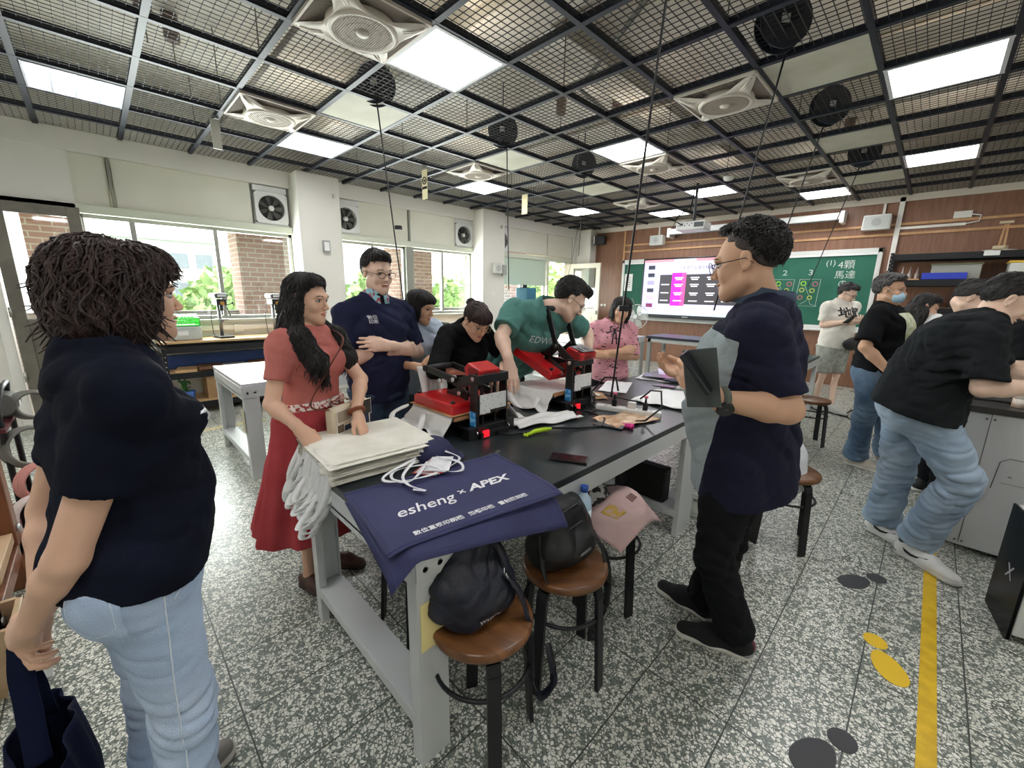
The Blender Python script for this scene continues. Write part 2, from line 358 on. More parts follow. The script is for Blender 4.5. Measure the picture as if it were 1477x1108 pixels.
for r in rr_:
    for a, b_ in runs([(r, c) not in full for c in cc_]):
        for k in range(12):
            x = X0-(r+1)*G+(k+.5)*P_; mb.box(x-.0022, Y0+(cc_[0]+a)*G, ZC+.012, x+.0016, Y0+(cc_[0]+b_)*G, ZC+.016)
for c in cc_:
    for a, b_ in runs([(r, c) not in full for r in rr_]):
        for k in range(12):
            y = Y0+c*G+(k+.5)*P_; mb.box(X0-(rr_[0]+b_)*G, y-.0016, ZC+.016, X0-(rr_[0]+a)*G, y+.0016, ZC+.02)
tag(mb.build('wire_mesh', mat('mesh_black', '2A2A2C', .5, .3)), kind='structure')
# hangers and services above the mesh
mb = MB()
for r in range(-11, 4, 2):
    for c in range(-5, 14, 3): mb.cyl((X0-r*G, Y0+c*G, ZC+.04), .005, .62, 6)
struct('ceiling_hanger', mb, mat('hanger_steel', '77726A', .5, .4))
t = tag(MB().tube([(-1.2, -1, 3.4), (-1.15, 2.2, 3.35), (-1.5, 2.6, 3.2), (-2.6, 3.4, 3.28), (-3.0, 6.5, 3.3)], .018, 8).build('ceiling_hose', mat('grey_hose', '6A6862', .6)), 'grey flexible conduit snaking above the ceiling mesh', 'conduit')
PIPE = mat('pipe_grey', '8F877A', .6)
for i, (y, z) in enumerate(((1.35, 3.36), (4.4, 3.36), (7.3, 3.36))):
    tag(MB().cyl((XW, y, z), .022, 10, 10, axis='x').build('conduit_pipe', PIPE), ('grey conduit pipe above the mesh nearest the camera', 'grey conduit pipe above the mesh over the middle of the room', 'grey conduit pipe above the mesh nearest the chalkboard')[i], 'conduit', 'straight pipes above the ceiling mesh')
for i, (x, y) in enumerate(((-4.75, .75), (-4.45, .55), (-2.9, 4.5), (-3.3, 4.0), (-1.45, 2.6), (-1.1, 6.9), (-.8, 6.1))):
    o = thing('junction_box', 'round grey junction box above the mesh, '+('left one of the pair near the louvred light', 'right one of the pair near the louvred light', 'over the second pillar side', 'near the middle LED panel', 'right of the nearest hanging cord', 'over the chalkboard side', 'beside the farthest reel')[i], 'junction box', (x, y, 3.45), group='junction boxes above the mesh')
    MB().lathe([(0, -.03), (.05, -.03), (.055, 0), (.055, .17)], n=18).build('box_body', mat('jbox', '85756A', .6), o)
    MB().cyl((0, 0, -.22), .005, .2, 6).build('rod', PIPE, o)
# ---------------------------------------------------------------- panels in the grid
LED = mat('led_panel', 'FDFDFF', .5, emit=7.0)
def led(r, c, lab, proto=[None]):
    x, y = cell(r, c)
    if proto[0] is None:
        o = thing('led_panel', lab, 'ceiling light', (x, y, ZC), group='lit panels in the ceiling grid')
        h = .28
        MB().box(-h, -h, .001, h, h, .004).build('diffuser', LED, o)
        f = MB()
        for s in (-1, 1): f.box(-h-.015, s*h-.012 if s > 0 else -h-.012, -.003, h+.015, s*h+.012, .02); f.box(s*h-.012, -h, -.003, s*h+.012, h, .02)
        f.build('frame', mat('light_frame', 'D5D6D8', .4), o)
        MB().box(-h, -h, .012, h, h, .03).build('added_uplight', mat('added_uplight_glow', 'FFF4E4', .5, emit=1.0), o); proto[0] = o  # glowing sheet added on top to brighten the ceiling above the mesh
        return o
    return copy_tree(proto[0], (x, y, ZC), label=lab)
LL = {(1, 2): 'white LED ceiling panel beyond the small ceiling fan, above the first windows', (1, 6): 'LED ceiling panel above the second pillar by the windows', (1, 10): 'LED ceiling panel nearest the far corner door', (-3, 2): 'large-looking LED panel beside the nearest ceiling fan', (-3, 6): 'LED ceiling panel in the centre of the grid next to a ceiling fan', (-3, 10): 'LED ceiling panel just behind the projector', (-7, 6): 'bright LED panel at the upper right, nearest the camera on that side', (-7, 10): 'LED ceiling panel above the wall shelves at the right', (-5, 12): 'LED ceiling panel above the chalkboard, near the wide wall tube', (-1, 12): 'LED ceiling panel left of the projector, near the front wall'}
for rc in LIGHTS:
    if rc != (1, -1): led(*rc, LL.get(rc, 'LED ceiling panel outside the view, %s' % {(-3, -2): 'behind the camera near the middle', (-7, 2): 'just above the right edge', (-7, -2): 'behind the camera to the right', (1, -5): 'far left near the windows', (-3, -6): 'farthest behind the camera', (-11, 2): 'far right, second from the back', (-11, 6): 'far right, third from the back', (-11, -2): 'far right, nearest the back wall', (-11, 10): 'far right, nearest the front wall'}.get(rc, '')))
x, y = cell(1, -1)
o = thing('louvre_light', 'silver louvred fluorescent ceiling light at the upper left', 'ceiling light', (x, y, ZC))
MB().box(-.27, -.27, .06, .27, .27, .07).build('reflector', mat('reflector', 'F2F4FA', .2, .3), o)
mb = MB()
for k in range(4): mb.cyl((-.24, -.2+k*.133, .045), .014, .48, 10, axis='x')
mb.build('fluorescent_tube', mat('tube_glow', 'FFFFFF', .5, emit=16), o)
mb = MB()
for k in range(9): xx = -.27+k*.0675; mb.box(xx-.002, -.28, -.005, xx+.002, .28, .035)
for k in range(5): yy = -.267+k*.1335; mb.box(-.28, yy-.006, -.006, .28, yy+.006, .036)
mb.build('louvre', mat('louvre_alu', 'C9CCD6', .3, .7), o)
for bi_, (r, c) in enumerate(BLANKS):
    x, y = cell(r, c); o = tag(MB().box(x-.28, y-.28, ZC+.004, x+.28, y+.28, ZC+.014).build('blank_panel', mat('blank_board', 'C6C4B2', .6, col2='B9B7A2', nscale=3)), 'beige blanking board in the ceiling grid '+('beside the nearest reel on the window side', 'under the second reel on the window side', 'under the large reel at the upper right', 'between two reels at the upper right', 'beyond the small reel in the centre', 'nearest the wall shelves')[bi_], 'ceiling panel', 'blanking boards in the ceiling grid')
# ---------------------------------------------------------------- ceiling circulation fans
def fan(r, c, lab, proto=[None]):
    x, y = cell(r, c)
    if proto[0]: return copy_tree(proto[0], (x, y, ZC), label=lab)
    o = thing('ceiling_fan', lab, 'ceiling fan', (x, y, ZC), group='square ceiling fans'); proto[0] = o
    W_ = mat('fan_plastic', 'D9D1C4', .45); D_ = mat('fan_dark', '6F665C', .6)
    h = .285; b_ = MB()
    b_.box(-h, -h, -.004, h, h, -.001)
    fr = MB()
    for s in (-1, 1):
        fr.box(-h, s*h-.007, -.018, h, s*h+.007, .015); fr.box(s*h-.007, -h, -.018, s*h+.007, h, .015)
    # ring, bowed arms to the corners
    fr.lathe([(.165, -.058), (.178, -.066), (.192, -.062), (.2, -.045), (.2, -.02), (.16, -.02), (.165, -.058)], n=48)
    def star(u, v):
        a = 2*PI*u; c_, s_ = math.cos(a), math.sin(a); sq = h/max(abs(c_), abs(s_)); rb = .205+(sq-.205)*(abs(math.sin(2*a))**5)
        r_ = .198+(rb-.198)*v; return (r_*c_, r_*s_, -.05+.035*((r_-.198)/.2)+.012*math.sin(PI*v)*-1)
    fr.grid(star, 128, 5)
    for sx in (-1, 1):
        for sy in (-1, 1): fr.tube([(sx*.175, sy*.16, -.05), (sx*.21, sy*.20, -.047), (sx*.26, sy*.255, -.03)], [.004, .007, .004], 6).tube([(sx*.16, sy*.175, -.05), (sx*.20, sy*.21, -.047), (sx*.255, sy*.26, -.03)], [.004, .007, .004], 6)
    fr.build('frame', W_, o)
    g = MB()
    for k in range(26):
        t_ = -.155+k*.0124; L_ = math.sqrt(max(.17**2-t_*t_, 0)); g.box(-L_, t_-.0014, -.062, L_, t_+.0014, -.057)
    for rr in (.05, .1, .15): g.torus((0, 0, -.06), rr, .0018, 32, 5)
    g.build('grille', mat('grille_grey', 'A79C90', .5), o)
    hb = MB().lathe([(0, -.072), (.03, -.07), (.04, -.06), (.042, -.02)], n=24); hb.build('hub', W_, o)
    bl = MB()
    for k in range(5):
        a = 2*PI*k/5
        vs = []
        for t_, w_ in ((.03, .03), (.09, .06), (.15, .055)):
            for s in (-1, 1): vs.append((t_*math.cos(a)-s*w_/2*math.sin(a), t_*math.sin(a)+s*w_/2*math.cos(a), -.03+s*.012))
        bl.add(vs, [(0, 1, 3, 2), (2, 3, 5, 4)])
    bl.build('blade', mat('fan_blade', 'B9AEA2', .5), o)
    v = MB(); v.box(-h+.01, -h+.01, -.012, h-.01, h-.01, -.008)
    for k in range(40):
        t_ = -.27+k*.0138
        for s in (-1, 1):
            inn = .16
            v.box(t_-.002, min(s*inn, s*.275), -.022, t_+.002, max(s*inn, s*.275), -.012)
    v.build('vent', mat('vent_plastic', '9C9287', .6), o)
    return o
FL = ['largest-looking square ceiling fan at the top, beside the big LED panel', 'square ceiling fan above the first pillar side of the window wall', 'square ceiling fan right of centre, above the man in the grey and navy polo', 'square ceiling fan touching the LED panel above the second pillar', 'square ceiling fan partly behind the hanging cord near the centre LED panel', 'square ceiling fan above the chalkboard, next to an LED panel', 'small-looking square ceiling fan above the corner between windows and board']
for rc, l in zip(FANS, FL): fan(*rc, l)
# ---------------------------------------------------------------- exhaust fans above the windows
def exfan(y, lab, proto=[None]):
    if proto[0]: return copy_tree(proto[0], (XW-.03, y, 2.53), label=lab)
    o = thing('exhaust_fan', lab, 'exhaust fan', (XW-.03, y, 2.53), group='exhaust fans above the windows'); proto[0] = o
    W_ = mat('exhaust_white', 'D9DBD8', .45)
    f = MB(); n = 40; h = .195; r_ = .158; vs = []; 
    for x_ in (.05, -.04):
        for i in range(n):
            a = 2*PI*(i+.5)/n; c_, s_ = math.cos(a), math.sin(a); q = h/max(abs(c_), abs(s_)); vs.append((x_, q*c_, q*s_-.02)); vs.append((x_, r_*c_, r_*s_-.02))
    fs = []
    for i in range(n):
        a, b_ = 2*i, 2*((i+1) % n); fs += [(a, a+1, b_+1, b_), (2*n+a, 2*n+b_, 2*n+b_+1, 2*n+a+1), (a, b_, 2*n+b_, 2*n+a), (a+1, 2*n+a+1, 2*n+b_+1, b_+1)]
    f.add(vs, fs); f.box(-.05, -.2, .18, .03, .2, .25); f.box(-.05, -.2, -.235, .03, .2, -.215); f.box(-.1, -.22, -.24, -.07, .22, .26)
    f.build('housing', W_, o)
    MB().box(-.046, -.19, -.2, -.04, .19, .17).build('backing', mat('exhaust_dark', '2E2E2C', .7), o)
    b_ = MB()
    for k in range(7):
        a = 2*PI*k/7; pts = []
        for t_, w_ in ((.03, .02), (.09, .05), (.145, .06)):
            for s in (-1, 1): pts.append((.01+s*.014, t_*math.cos(a)-s*w_/2*math.sin(a), t_*math.sin(a)+s*w_/2*math.cos(a)-.02))
        b_.add(pts, [(0, 1, 3, 2), (2, 3, 5, 4)])
    b_.build('blade', mat('exhaust_blade', '66655F', .4, .2), o)
    MB().lathe([(0, .03), (.028, .03), (.036, .02), (.036, -.02)], (.01, 0, -.02), 20, Matrix.Rotation(R(90), 3, 'Y')).build('hub', W_, o)
    g = MB()
    for rr in (.06, .09, .12, .15): g.torus((.04, 0, -.02), rr, .0016, 32, 5, axis=(1, 0, 0))
    for k in range(8):
        a = 2*PI*k/8; g.tube([(.042, .03*math.cos(a), .03*math.sin(a)-.02), (.04, .158*math.cos(a), .158*math.sin(a)-.02)], .0016, 5)
    g.build('guard', mat('guard_wire', '55585A', .5, .3), o)
    return o
for y, l in ((1.85, 'white box exhaust fan above the window, left of the first pillar'), (2.86, 'exhaust fan just right of the first pillar, above the windows'), (5.1, 'exhaust fan just left of the second pillar, above the windows'), (6.08, 'exhaust fan mostly hidden behind the second pillar')): exfan(y, l)
# ---------------------------------------------------------------- outside the windows
def brick_mat(name, c1, c2, mortar, sc=1.0):
    m = bpy.data.materials.new(name); m.use_nodes = True; nt = m.node_tree; b = nt.nodes['Principled BSDF']; L = nt.links.new; N = nt.nodes.new
    tc = N('ShaderNodeTexCoord'); sp = N('ShaderNodeSeparateXYZ'); L(tc.outputs['Object'], sp.inputs[0]); ad = N('ShaderNodeMath'); L(sp.outputs[0], ad.inputs[0]); L(sp.outputs[1], ad.inputs[1])
    cb = N('ShaderNodeCombineXYZ'); L(ad.outputs[0], cb.inputs[0]); L(sp.outputs[2], cb.inputs[1])
    br = N('ShaderNodeTexBrick'); br.inputs['Scale'].default_value = 1; br.inputs['Brick Width'].default_value = .22*sc; br.inputs['Row Height'].default_value = .075*sc; br.inputs['Mortar Size'].default_value = .008*sc
    br.inputs['Color1'].default_value = srgb(c1)+(1,); br.inputs['Color2'].default_value = srgb(c2)+(1,); br.inputs['Mortar'].default_value = srgb(mortar)+(1,)
    L(cb.outputs[0], br.inputs['Vector']); L(br.outputs[0], b.inputs['Base Color']); b.inputs['Roughness'].default_value = .8; _M[name] = m; return m
BRICK = brick_mat('pink_brick', 'C49A8A', 'B78A7A', 'D8CCC0')
struct('balcony_floor', MB().box(-8.6, -6, -.12, XW-.2, 11, -.02), mat('balcony_concrete', 'A9A79C', .8))
struct('balcony_parapet', MB().box(-8.5, -6, -.1, -8.3, 11, 1.1), brick_mat('white_tile', 'B9B3AC', 'B0A9A2', '86827C', .8))
struct('balcony_soffit', MB().box(-8.6, -6, 2.5, XW-.2, 11, 2.9), mat('soffit', 'B8A58E', .8, col2='9C8B78', nscale=3))
for y0, y1 in ((1.72, 2.6), (4.55, 5.35), (-.5, .05), (7.6, 8.3)): 
    struct('balcony_pillar', MB().box(-8.5, y0, -.1, -7.9, y1, 2.6), BRICK)
# apartment block far away
o = thing('apartment_building', 'white apartment block with dark windows seen through the first window', 'building', (-48, 5, -6))
MB().box(-6, -4, 0, 6, 2.6, 11.0).box(-6, 2.6, 0, 6, 5, 8.6).build('wall', mat('far_white', 'A9A9A8', .8), o)
fr = mat('far_window', '5E656C', .3)
for k in range(4):
    for j in range(4):
        y = -3.6+j*1.6; z = 2.4+k*2.2
        MB().box(6, y, z, 6.06, y+1.1, z+1.1).build('window', fr, o)
MB().box(-6.3, -4.3, 11.0, 6.3, 2.9, 11.3).build('roof_slab', mat('far_roof', 'B5B5B2', .8), o)
o = thing('distant_building', 'low pale building with a long roof beyond the trees', 'building', (-60, 32, -6))
MB().box(-5, -14, 0, 5, 14, 8.3).build('wall', mat('far_cream', 'A8A69E', .8), o)
MB().box(-5.5, -14.5, 8.3, 5.5, 14.5, 8.8).build('roof_slab', mat('far_roof2', '7F8B93', .8), o)
for k in range(9): MB().box(5, -13+k*3, 4.5, 5.05, -11.4+k*3, 6.2).build('window', fr, o)
struct('ground_outside', MB().box(-160, -80, -6.2, -8.6, 120, -6), mat('far_ground', '8E9C7C', .9))
# trees: crown of leaf cards on real branches
LEAF = mat('leaf_green', '8FA863', .7, col2='6F8C4A', nscale=3, mixlo=.35, mixhi=.65)
def tree(name, label, loc, h, rad, n, seed, group='trees outside the windows'):
    rnd = random.Random(seed); o = thing(name, label, 'tree', loc, group=group)
    mb = MB().tube([(0, 0, 0), (.1, 0, h*.4), (0, .15, h*.75)], [.22, .16, .07], 8)
    blobs = []
    for k in range(9):
        a = rnd.uniform(0, 2*PI); rr = rad*rnd.uniform(.2, .75); z = h*rnd.uniform(.45, .95); p = Vector((rr*math.cos(a), rr*math.sin(a), z)); blobs.append((p, rad*rnd.uniform(.35, .6)))
        mb.tube([(0, 0, h*.35), tuple(p*.6+Vector((0, 0, h*.15))), tuple(p)], [.09, .05, .02], 6)
    mb.build('trunk', mat('bark', '6B5B48', .9), o)
    lf = MB()
    for k in range(n):
        p, br = rnd.choice(blobs); d = Vector((rnd.gauss(0, 1), rnd.gauss(0, 1), rnd.gauss(0, .8))).normalized()*br*rnd.uniform(.55, 1.05); c = p+d
        u = Vector((rnd.gauss(0, 1), rnd.gauss(0, 1), rnd.gauss(0, 1))).normalized(); v = u.orthogonal().normalized(); s = rnd.uniform(.12, .3)
        lf.add([c-u*s, c+v*s*.5, c+u*s, c-v*s*.5], [(0, 1, 2, 3)])
    lf.build('foliage', LEAF, o)
for i, (x, y, h, rad, l) in enumerate(((-24, 5.2, 8.2, 2.4, 'green tree in front of the apartment block, seen through the first window'), (-22, 10.5, 8.3, 2.6, 'green tree seen through the window behind the man in the navy polo'), (-19, 13.5, 8.6, 2.6, 'leafy tree filling the window left of the second pillar'), (-20, 18.0, 8.9, 2.8, 'bushy tree seen right of the second pillar'), (-21, 23.5, 9.2, 3.0, 'tree beyond the half lowered roller shade'), (-17, 2.3, 7.3, 1.8, 'low tree top just above the balcony parapet'), (-26, 29, 8.6, 3, 'tree seen through the open corner doorway'))):
    tree('tree', l, (x, y, -6), h, rad, 2600, i)
# ---------------------------------------------------------------- work tables
FRAME = mat('table_frame_grey', 'C9CCCB', .45, .15, bump=.02, bscale=40)
BOLT = mat('bolt_steel', 'B5B7B6', .3, .9)
TOPBLK = mat('table_top_black', '23282B', .28, col2='343A3C', nscale=5, mixlo=.35, mixhi=.75, spec=.6)
TOPWHT = mat('table_top_white', 'D5D3DA', .22, spec=.6)
def table(label, x0, y0, x1, y1, top, note='F0DF9A', group='steel framed work tables'):
    o = thing('work_table', label, 'table', ((x0+x1)/2, (y0+y1)/2, 0), group=group)
    W, D = (x1-x0)/2, (y1-y0)/2
    MB().box(-W, -D, .735, W, D, .765).build('tabletop', top, o, bevel=.003)
    a = MB()
    for s in (-1, 1):
        a.box(s*(W-.012)-.012, -D+.005, .655, s*(W-.012)+.012, D-.005, .735)
        a.box(-W+.01, s*(D-.012)-.012, .64, W-.01, s*(D-.012)+.012, .735)
    a.box(-W+.04, -D, .66, W-.04, -D+.006, .672); a.box(-W+.04, -D-.002, .715, W-.04, -D+.006, .735)
    a.build('apron', FRAME, o, bevel=.002)
    for sx in (-1, 1):
        for sy in (-1, 1):
            l = MB(); X, Y = sx*(W-.006), sy*(D-.006)
            t_ = .006; pr = [(X, Y), (X-sx*.05, Y), (X-sx*.05, Y-sy*.03), (X-sx*(.05-t_), Y-sy*.03), (X-sx*(.05-t_), Y-sy*t_), (X-sx*t_, Y-sy*t_), (X-sx*t_, Y-sy*(.105-t_)), (X-sx*.03, Y-sy*(.105-t_)), (X-sx*.03, Y-sy*.105), (X, Y-sy*.105)]
            if sx*sy > 0: pr = pr[::-1]
            l.prism([(x_, y_, 0) for x_, y_ in pr], (0, 0, .735))
            lg = l.build('leg', FRAME, o)
            b = MB()
            for k in (.028, .078): b.cyl((X, Y-sy*k, .69), .009, sx*.006, 12, axis='x').cyl((X, Y-sy*k, .69), .014, sx*.002, 14, axis='x')
            b.cyl((X-sx*.025, Y, .69), .009, sy*.006, 12, axis='y')
            b.build('bolt', BOLT, lg)
    for sy in (-1, 1):
        s_ = MB(); y = sy*(D-.06)
        s_.box(-W+.012, y-.055, .17, W-.012, y+.055, .176); s_.box(-W+.012, y-.055, .13, W-.012, y-.049, .17); s_.box(-W+.012, y+.049, .13, W-.012, y+.055, .17)
        s_.build('footrest', FRAME, o, bevel=.001)
    if note: MB().box(W-.004, -D+.015, .42, W-.0028, -D+.098, .58).build('sticker', mat('note_'+note, note, .6), o)
    return o
T1 = table('black topped steel table in the foreground carrying both heat presses', -1.75, .52, -.885, 2.45, TOPBLK)
T2 = table('black topped table covered with papers just beyond the table with the heat presses', -1.75, 2.47, -.9, 4.42, TOPBLK, None)
T3 = table('farthest table in the centre row, carrying the cardboard box and parts boxes', -1.75, 4.44, -.9, 6.3, TOPBLK, None)
T4 = table('white topped grey steel table left of the woman in the red skirt', -4.52, .68, -3.5, 2.6, TOPWHT, None)
MB().box(.415, -.962, .38, .493, -.9605, .56).build('sticker', mat('note_E6DFC4', 'C9C3A6', .6), T4)
T5 = table('pale topped table behind the row of people watching the presses', -4.52, 2.75, -3.5, 4.7, TOPWHT, None)
T6 = table('pale topped table near the far corner door', -4.52, 4.85, -3.5, 6.8, TOPWHT, None)
# ---------------------------------------------------------------- stools
SEATW = wood_mat('stool_wood', '4A2C17', '875A32', (1, 5, 1), .3, 5)
def stool(x, y, rz, label, proto=[None]):
    if proto[0]: return copy_tree(proto[0], (x, y, 0), rz, label)
    o = thing('stool', label, 'stool', (x, y, 0), rz, 'round wooden stools with black steel legs'); proto[0] = o
    MB().lathe([(0, .432), (.15, .432), (.159, .438), (.162, .45), (.159, .461), (.151, .466), (0, .466)], n=40).build('seat', SEATW, o)
    for k in range(4):
        a = PI/4+k*PI/2; c, s = math.cos(a), math.sin(a); l = MB()
        pts = [(.06*c, .06*s, .43), (.115*c, .115*s, .43), (.138*c, .138*s, .415), (.148*c, .148*s, .38), (.172*c, .172*s, 0.0)]
        for i in range(len(pts)-1): l.bar(pts[i], pts[i+1], .042, .014, up=(c, s, .3))
        l.build('leg', BLK, o)
    MB().torus((0, 0, .3), .15, .007, 40, 8).build('foot_ring', BLK, o)
    return o
stool(-.845, .73, .3, 'stool nearest the camera, carrying the navy backpack')
stool(-.83, 1.13, .9, 'stool carrying the black backpack and the water bottle')
stool(-.93, 1.60, .5, 'stool under the table, carrying the pink tote bag')
stool(-.45, 2.78, .2, 'stool of the seated person in white behind the man in grey and navy polo')
stool(-.72, 5.02, .4, 'farthest stool, by the far table')
stool(-1.42, .86, .0, 'stool pushed under the near end of the table with the heat presses')
stool(-1.35, 2.2, .6, 'stool under the far end of the table with the heat presses')
# ---------------------------------------------------------------- heat presses
REDP = mat('press_red', 'C4161C', .3, spec=.6, coat=.3); BLKP = mat('press_black', '101113', .3, spec=.6)
CHROME = mat('chrome', 'D8D8DA', .15, 1)
def press(x, y, label, opened):
    o = thing('heat_press', label, 'heat press', (x, y, .765), 0, 'red and black heat presses')
    # local: +x towards the posts, platen centre at the origin
    b = MB(); b.box(-.16, -.15, .02, .2, -.12, .05).box(-.16, .12, .02, .2, .15, .05).box(.12, -.15, .0, .24, .15, .06).box(-.06, -.06, .05, .1, .06, .085)
    for sx in (-.14, .2):
        for sy in (-.13, .13): b.cyl((sx, sy, 0), .018, .022, 12)
    b.build('base', BLKP, o, bevel=.003)
    MB().box(-.18, -.18, .085, .17, .18, .105).build('lower_platen', mat('silicone_pad', 'B07B52', .6), o, bevel=.004)
    for s in (-1, 1):
        p = MB(); y0 = s*.095
        p.prism([(.175, y0-.006, .0), (.245, y0-.006, .0), (.24, y0-.006, .12), (.232, y0-.006, .31), (.19, y0-.006, .31), (.183, y0-.006, .12)], (0, .012, 0))
        po = p.build('post', BLKP, o, bevel=.002)
        bb = MB()
        for (bx, bz) in ((.211, .29), (.211, .035), (.24, .03)): bb.cyl((bx, y0-.012 if s < 0 else y0+.006, bz), .011, .007, 14, axis='y')
        bb.build('bolt', CHROME, po)
        if s < 0: MB().box(.188, y0-.0075, .06, .232, y0-.0062, .13).build('sticker', mat('blue_sticker', '2F8FD6', .4, col2='8AC8F0', nscale=40, mixlo=.5, mixhi=.55), po)
    c = MB(); c.box(.235, -.1, .0, .25, .1, .3); 
    c = MB(); c.box(.236, -.09, .12, .242, .09, .215); c.box(.19, -.09, .0, .26, .09, .03); c.box(.2, .03, .03, .22, .04, .24).box(.2, -.05, .03, .22, -.04, .24); c.cyl((.21, .04, .03), .008, .25, 12)
    c.box(.225, -.1, .268, .245, .1, .31); c.build('back_frame', BLKP, o, bevel=.002)
    lb = MB().box(.2423, -.085, .135, .2435, .085, .215).box(.2423, -.085, .12, .2435, -.02, .135); lb.build('label', mat('spec_label', 'E4E4E2', .5, col2='A9A9A9', nscale=70, mixlo=.6, mixhi=.64), o)
    sw = MB().box(.25, -.075, .008, .262, -.04, .04); sw.build('power_switch', mat('switch_red', 'E01E2A', .3, emit=.4), o)
    # control box
    bx = MB()
    if opened: P0 = Matrix.Translation((.215, 0, .305)) @ Matrix.Scale(.9, 4) @ Matrix.Rotation(R(0), 4, 'Y')
    else: P0 = Matrix.Translation((.165, 0, .285)) @ Matrix.Scale(.82, 4)
    bx.T = P0
    bx.prism([(-.065, -.08, 0), (.065, -.08, .0), (.07, -.08, .05), (-.045, -.08, .085), (-.08, -.08, .05)], (0, .16, 0))
    cb = bx.build('control_box', REDP, o, bevel=.005)
    pn = MB(); pn.T = P0
    if opened:
        pn.add([(.07, -.07, .0575), (-.04, -.07, .0852), (-.04, .07, .0852), (.07, .07, .0575), (.0705, -.07, .0595), (-.0395, -.07, .0872), (-.0395, .07, .0872), (.0705, .07, .0595)], [(3, 2, 1, 0), (4, 5, 6, 7), (0, 1, 5, 4), (1, 2, 6, 5), (2, 3, 7, 6), (3, 0, 4, 7)])
        pn.build('key_panel', mat('key_panel', '2A2422', .35), cb)
        for k in range(3):
            for j in range(2): bt = MB(); bt.T = P0; bt.box(.0+k*.02, -.05+j*.06, .0765-k*.005, .01+k*.02, -.03+j*.06, .0795-k*.005); bt.build('key', mat('key_grey', '8E8A86', .4), cb)
    vt = MB(); vt.T = P0
    for k in range(8):
        for j in range(5): vt.cyl((-.035+k*.012, -.0795, .012+j*.011), .0036, -.003, 6, axis='y')
        for j in range(4): vt.cyl((.067, -.045+k*.012, .010+j*.011), .0036, .003, 6, axis='x')
    vt.build('vent_holes', BLKP, cb)
    # head: heated platen, links, handle
    ang = R(22) if opened else 0.0
    Hm = Matrix.Translation((.185, 0, .2)) @ Matrix.Rotation(ang, 4, 'Y') @ Matrix.Translation((-.185, 0, -.2))
    if opened: Hm = Matrix.Translation((0, 0, .05)) @ Hm
    h = MB(); h.T = Hm
    prof = [(-.185, .11), (.155, .11), (.155, .15), (.14, .165), (-.17, .165), (-.185, .15)]
    h.prism([(a, -.18, z) for a, z in prof], (0, .36, 0)); hp = h.build('heat_platen', REDP, o, bevel=.006)
    k_ = MB(); k_.T = Hm
    for sx in (-.165, .125):
        for sy in (-.155, .155): k_.cyl((sx, sy, .163), .011, .012, 14)
    k_.build('knob', BLKP, hp)
    m = MB(); m.T = Hm; m.box(-.07, -.05, .164, .07, .05, .178).box(-.05, -.06, .178, .05, .06, .186)
    for sx in (-.04, .04): m.cyl((sx, 0, .186), .008, .03, 10)
    m.build('mount_plate', BLKP, hp, bevel=.002)
    for s in (-1, 1):
        a = MB(); y0 = s*.075
        if not opened:
            a.bar((.211, y0, .29), (-.02, y0, .22), .012, .05, up=(0, 0, 1)); a.bar((-.02, y0, .22), (.14, y0, .19), .012, .045)
            a.bar((.05, y0+s*.012, .26), (-.2, y0+s*.012, .285), .014, .034)
            pins = [(.211, .29), (.05, .262), (-.06, .24), (.1, .2)]
        else:
            a.bar((.211, y0, .29), (.09, y0, .38), .012, .04); a.bar((.09, y0, .38), (0, y0, .3), .012, .05); a.bar((0, y0, .3), (.15, y0, .22), .012, .045)
            a.bar((.1, y0+s*.012, .36), (.01, y0+s*.012, .60), .014, .034)
            pins = [(.211, .29), (.09, .38), (0, .3), (.15, .22)]
        ao = a.build('link_arm', BLKP, o, bevel=.002)
        pb = MB()
        for (bx_, bz_) in pins: pb.cyl((bx_, y0+s*.018, bz_), .012, s*.008, 14, axis='y')
        pb.build('bolt', CHROME, ao)
    hb = MB()
    if not opened: hb.cyl((-.2, -.1, .285), .017, .2, 18, axis='y')
    else: hb.cyl((.01, -.09, .60), .018, .18, 18, axis='y')
    hb.build('handle', mat('handle_rubber', '1C1D20', .55), o)
    if opened: MB().box(.02, -.06, .3, .13, .06, .306).build('spring_plate', CHROME, o)
    return o
press(-1.68, 1.31, 'closed red and black heat press, nearer of the two presses', False)
press(-1.68, 2.05, 'open heat press with raised handles, farther of the two presses', True)
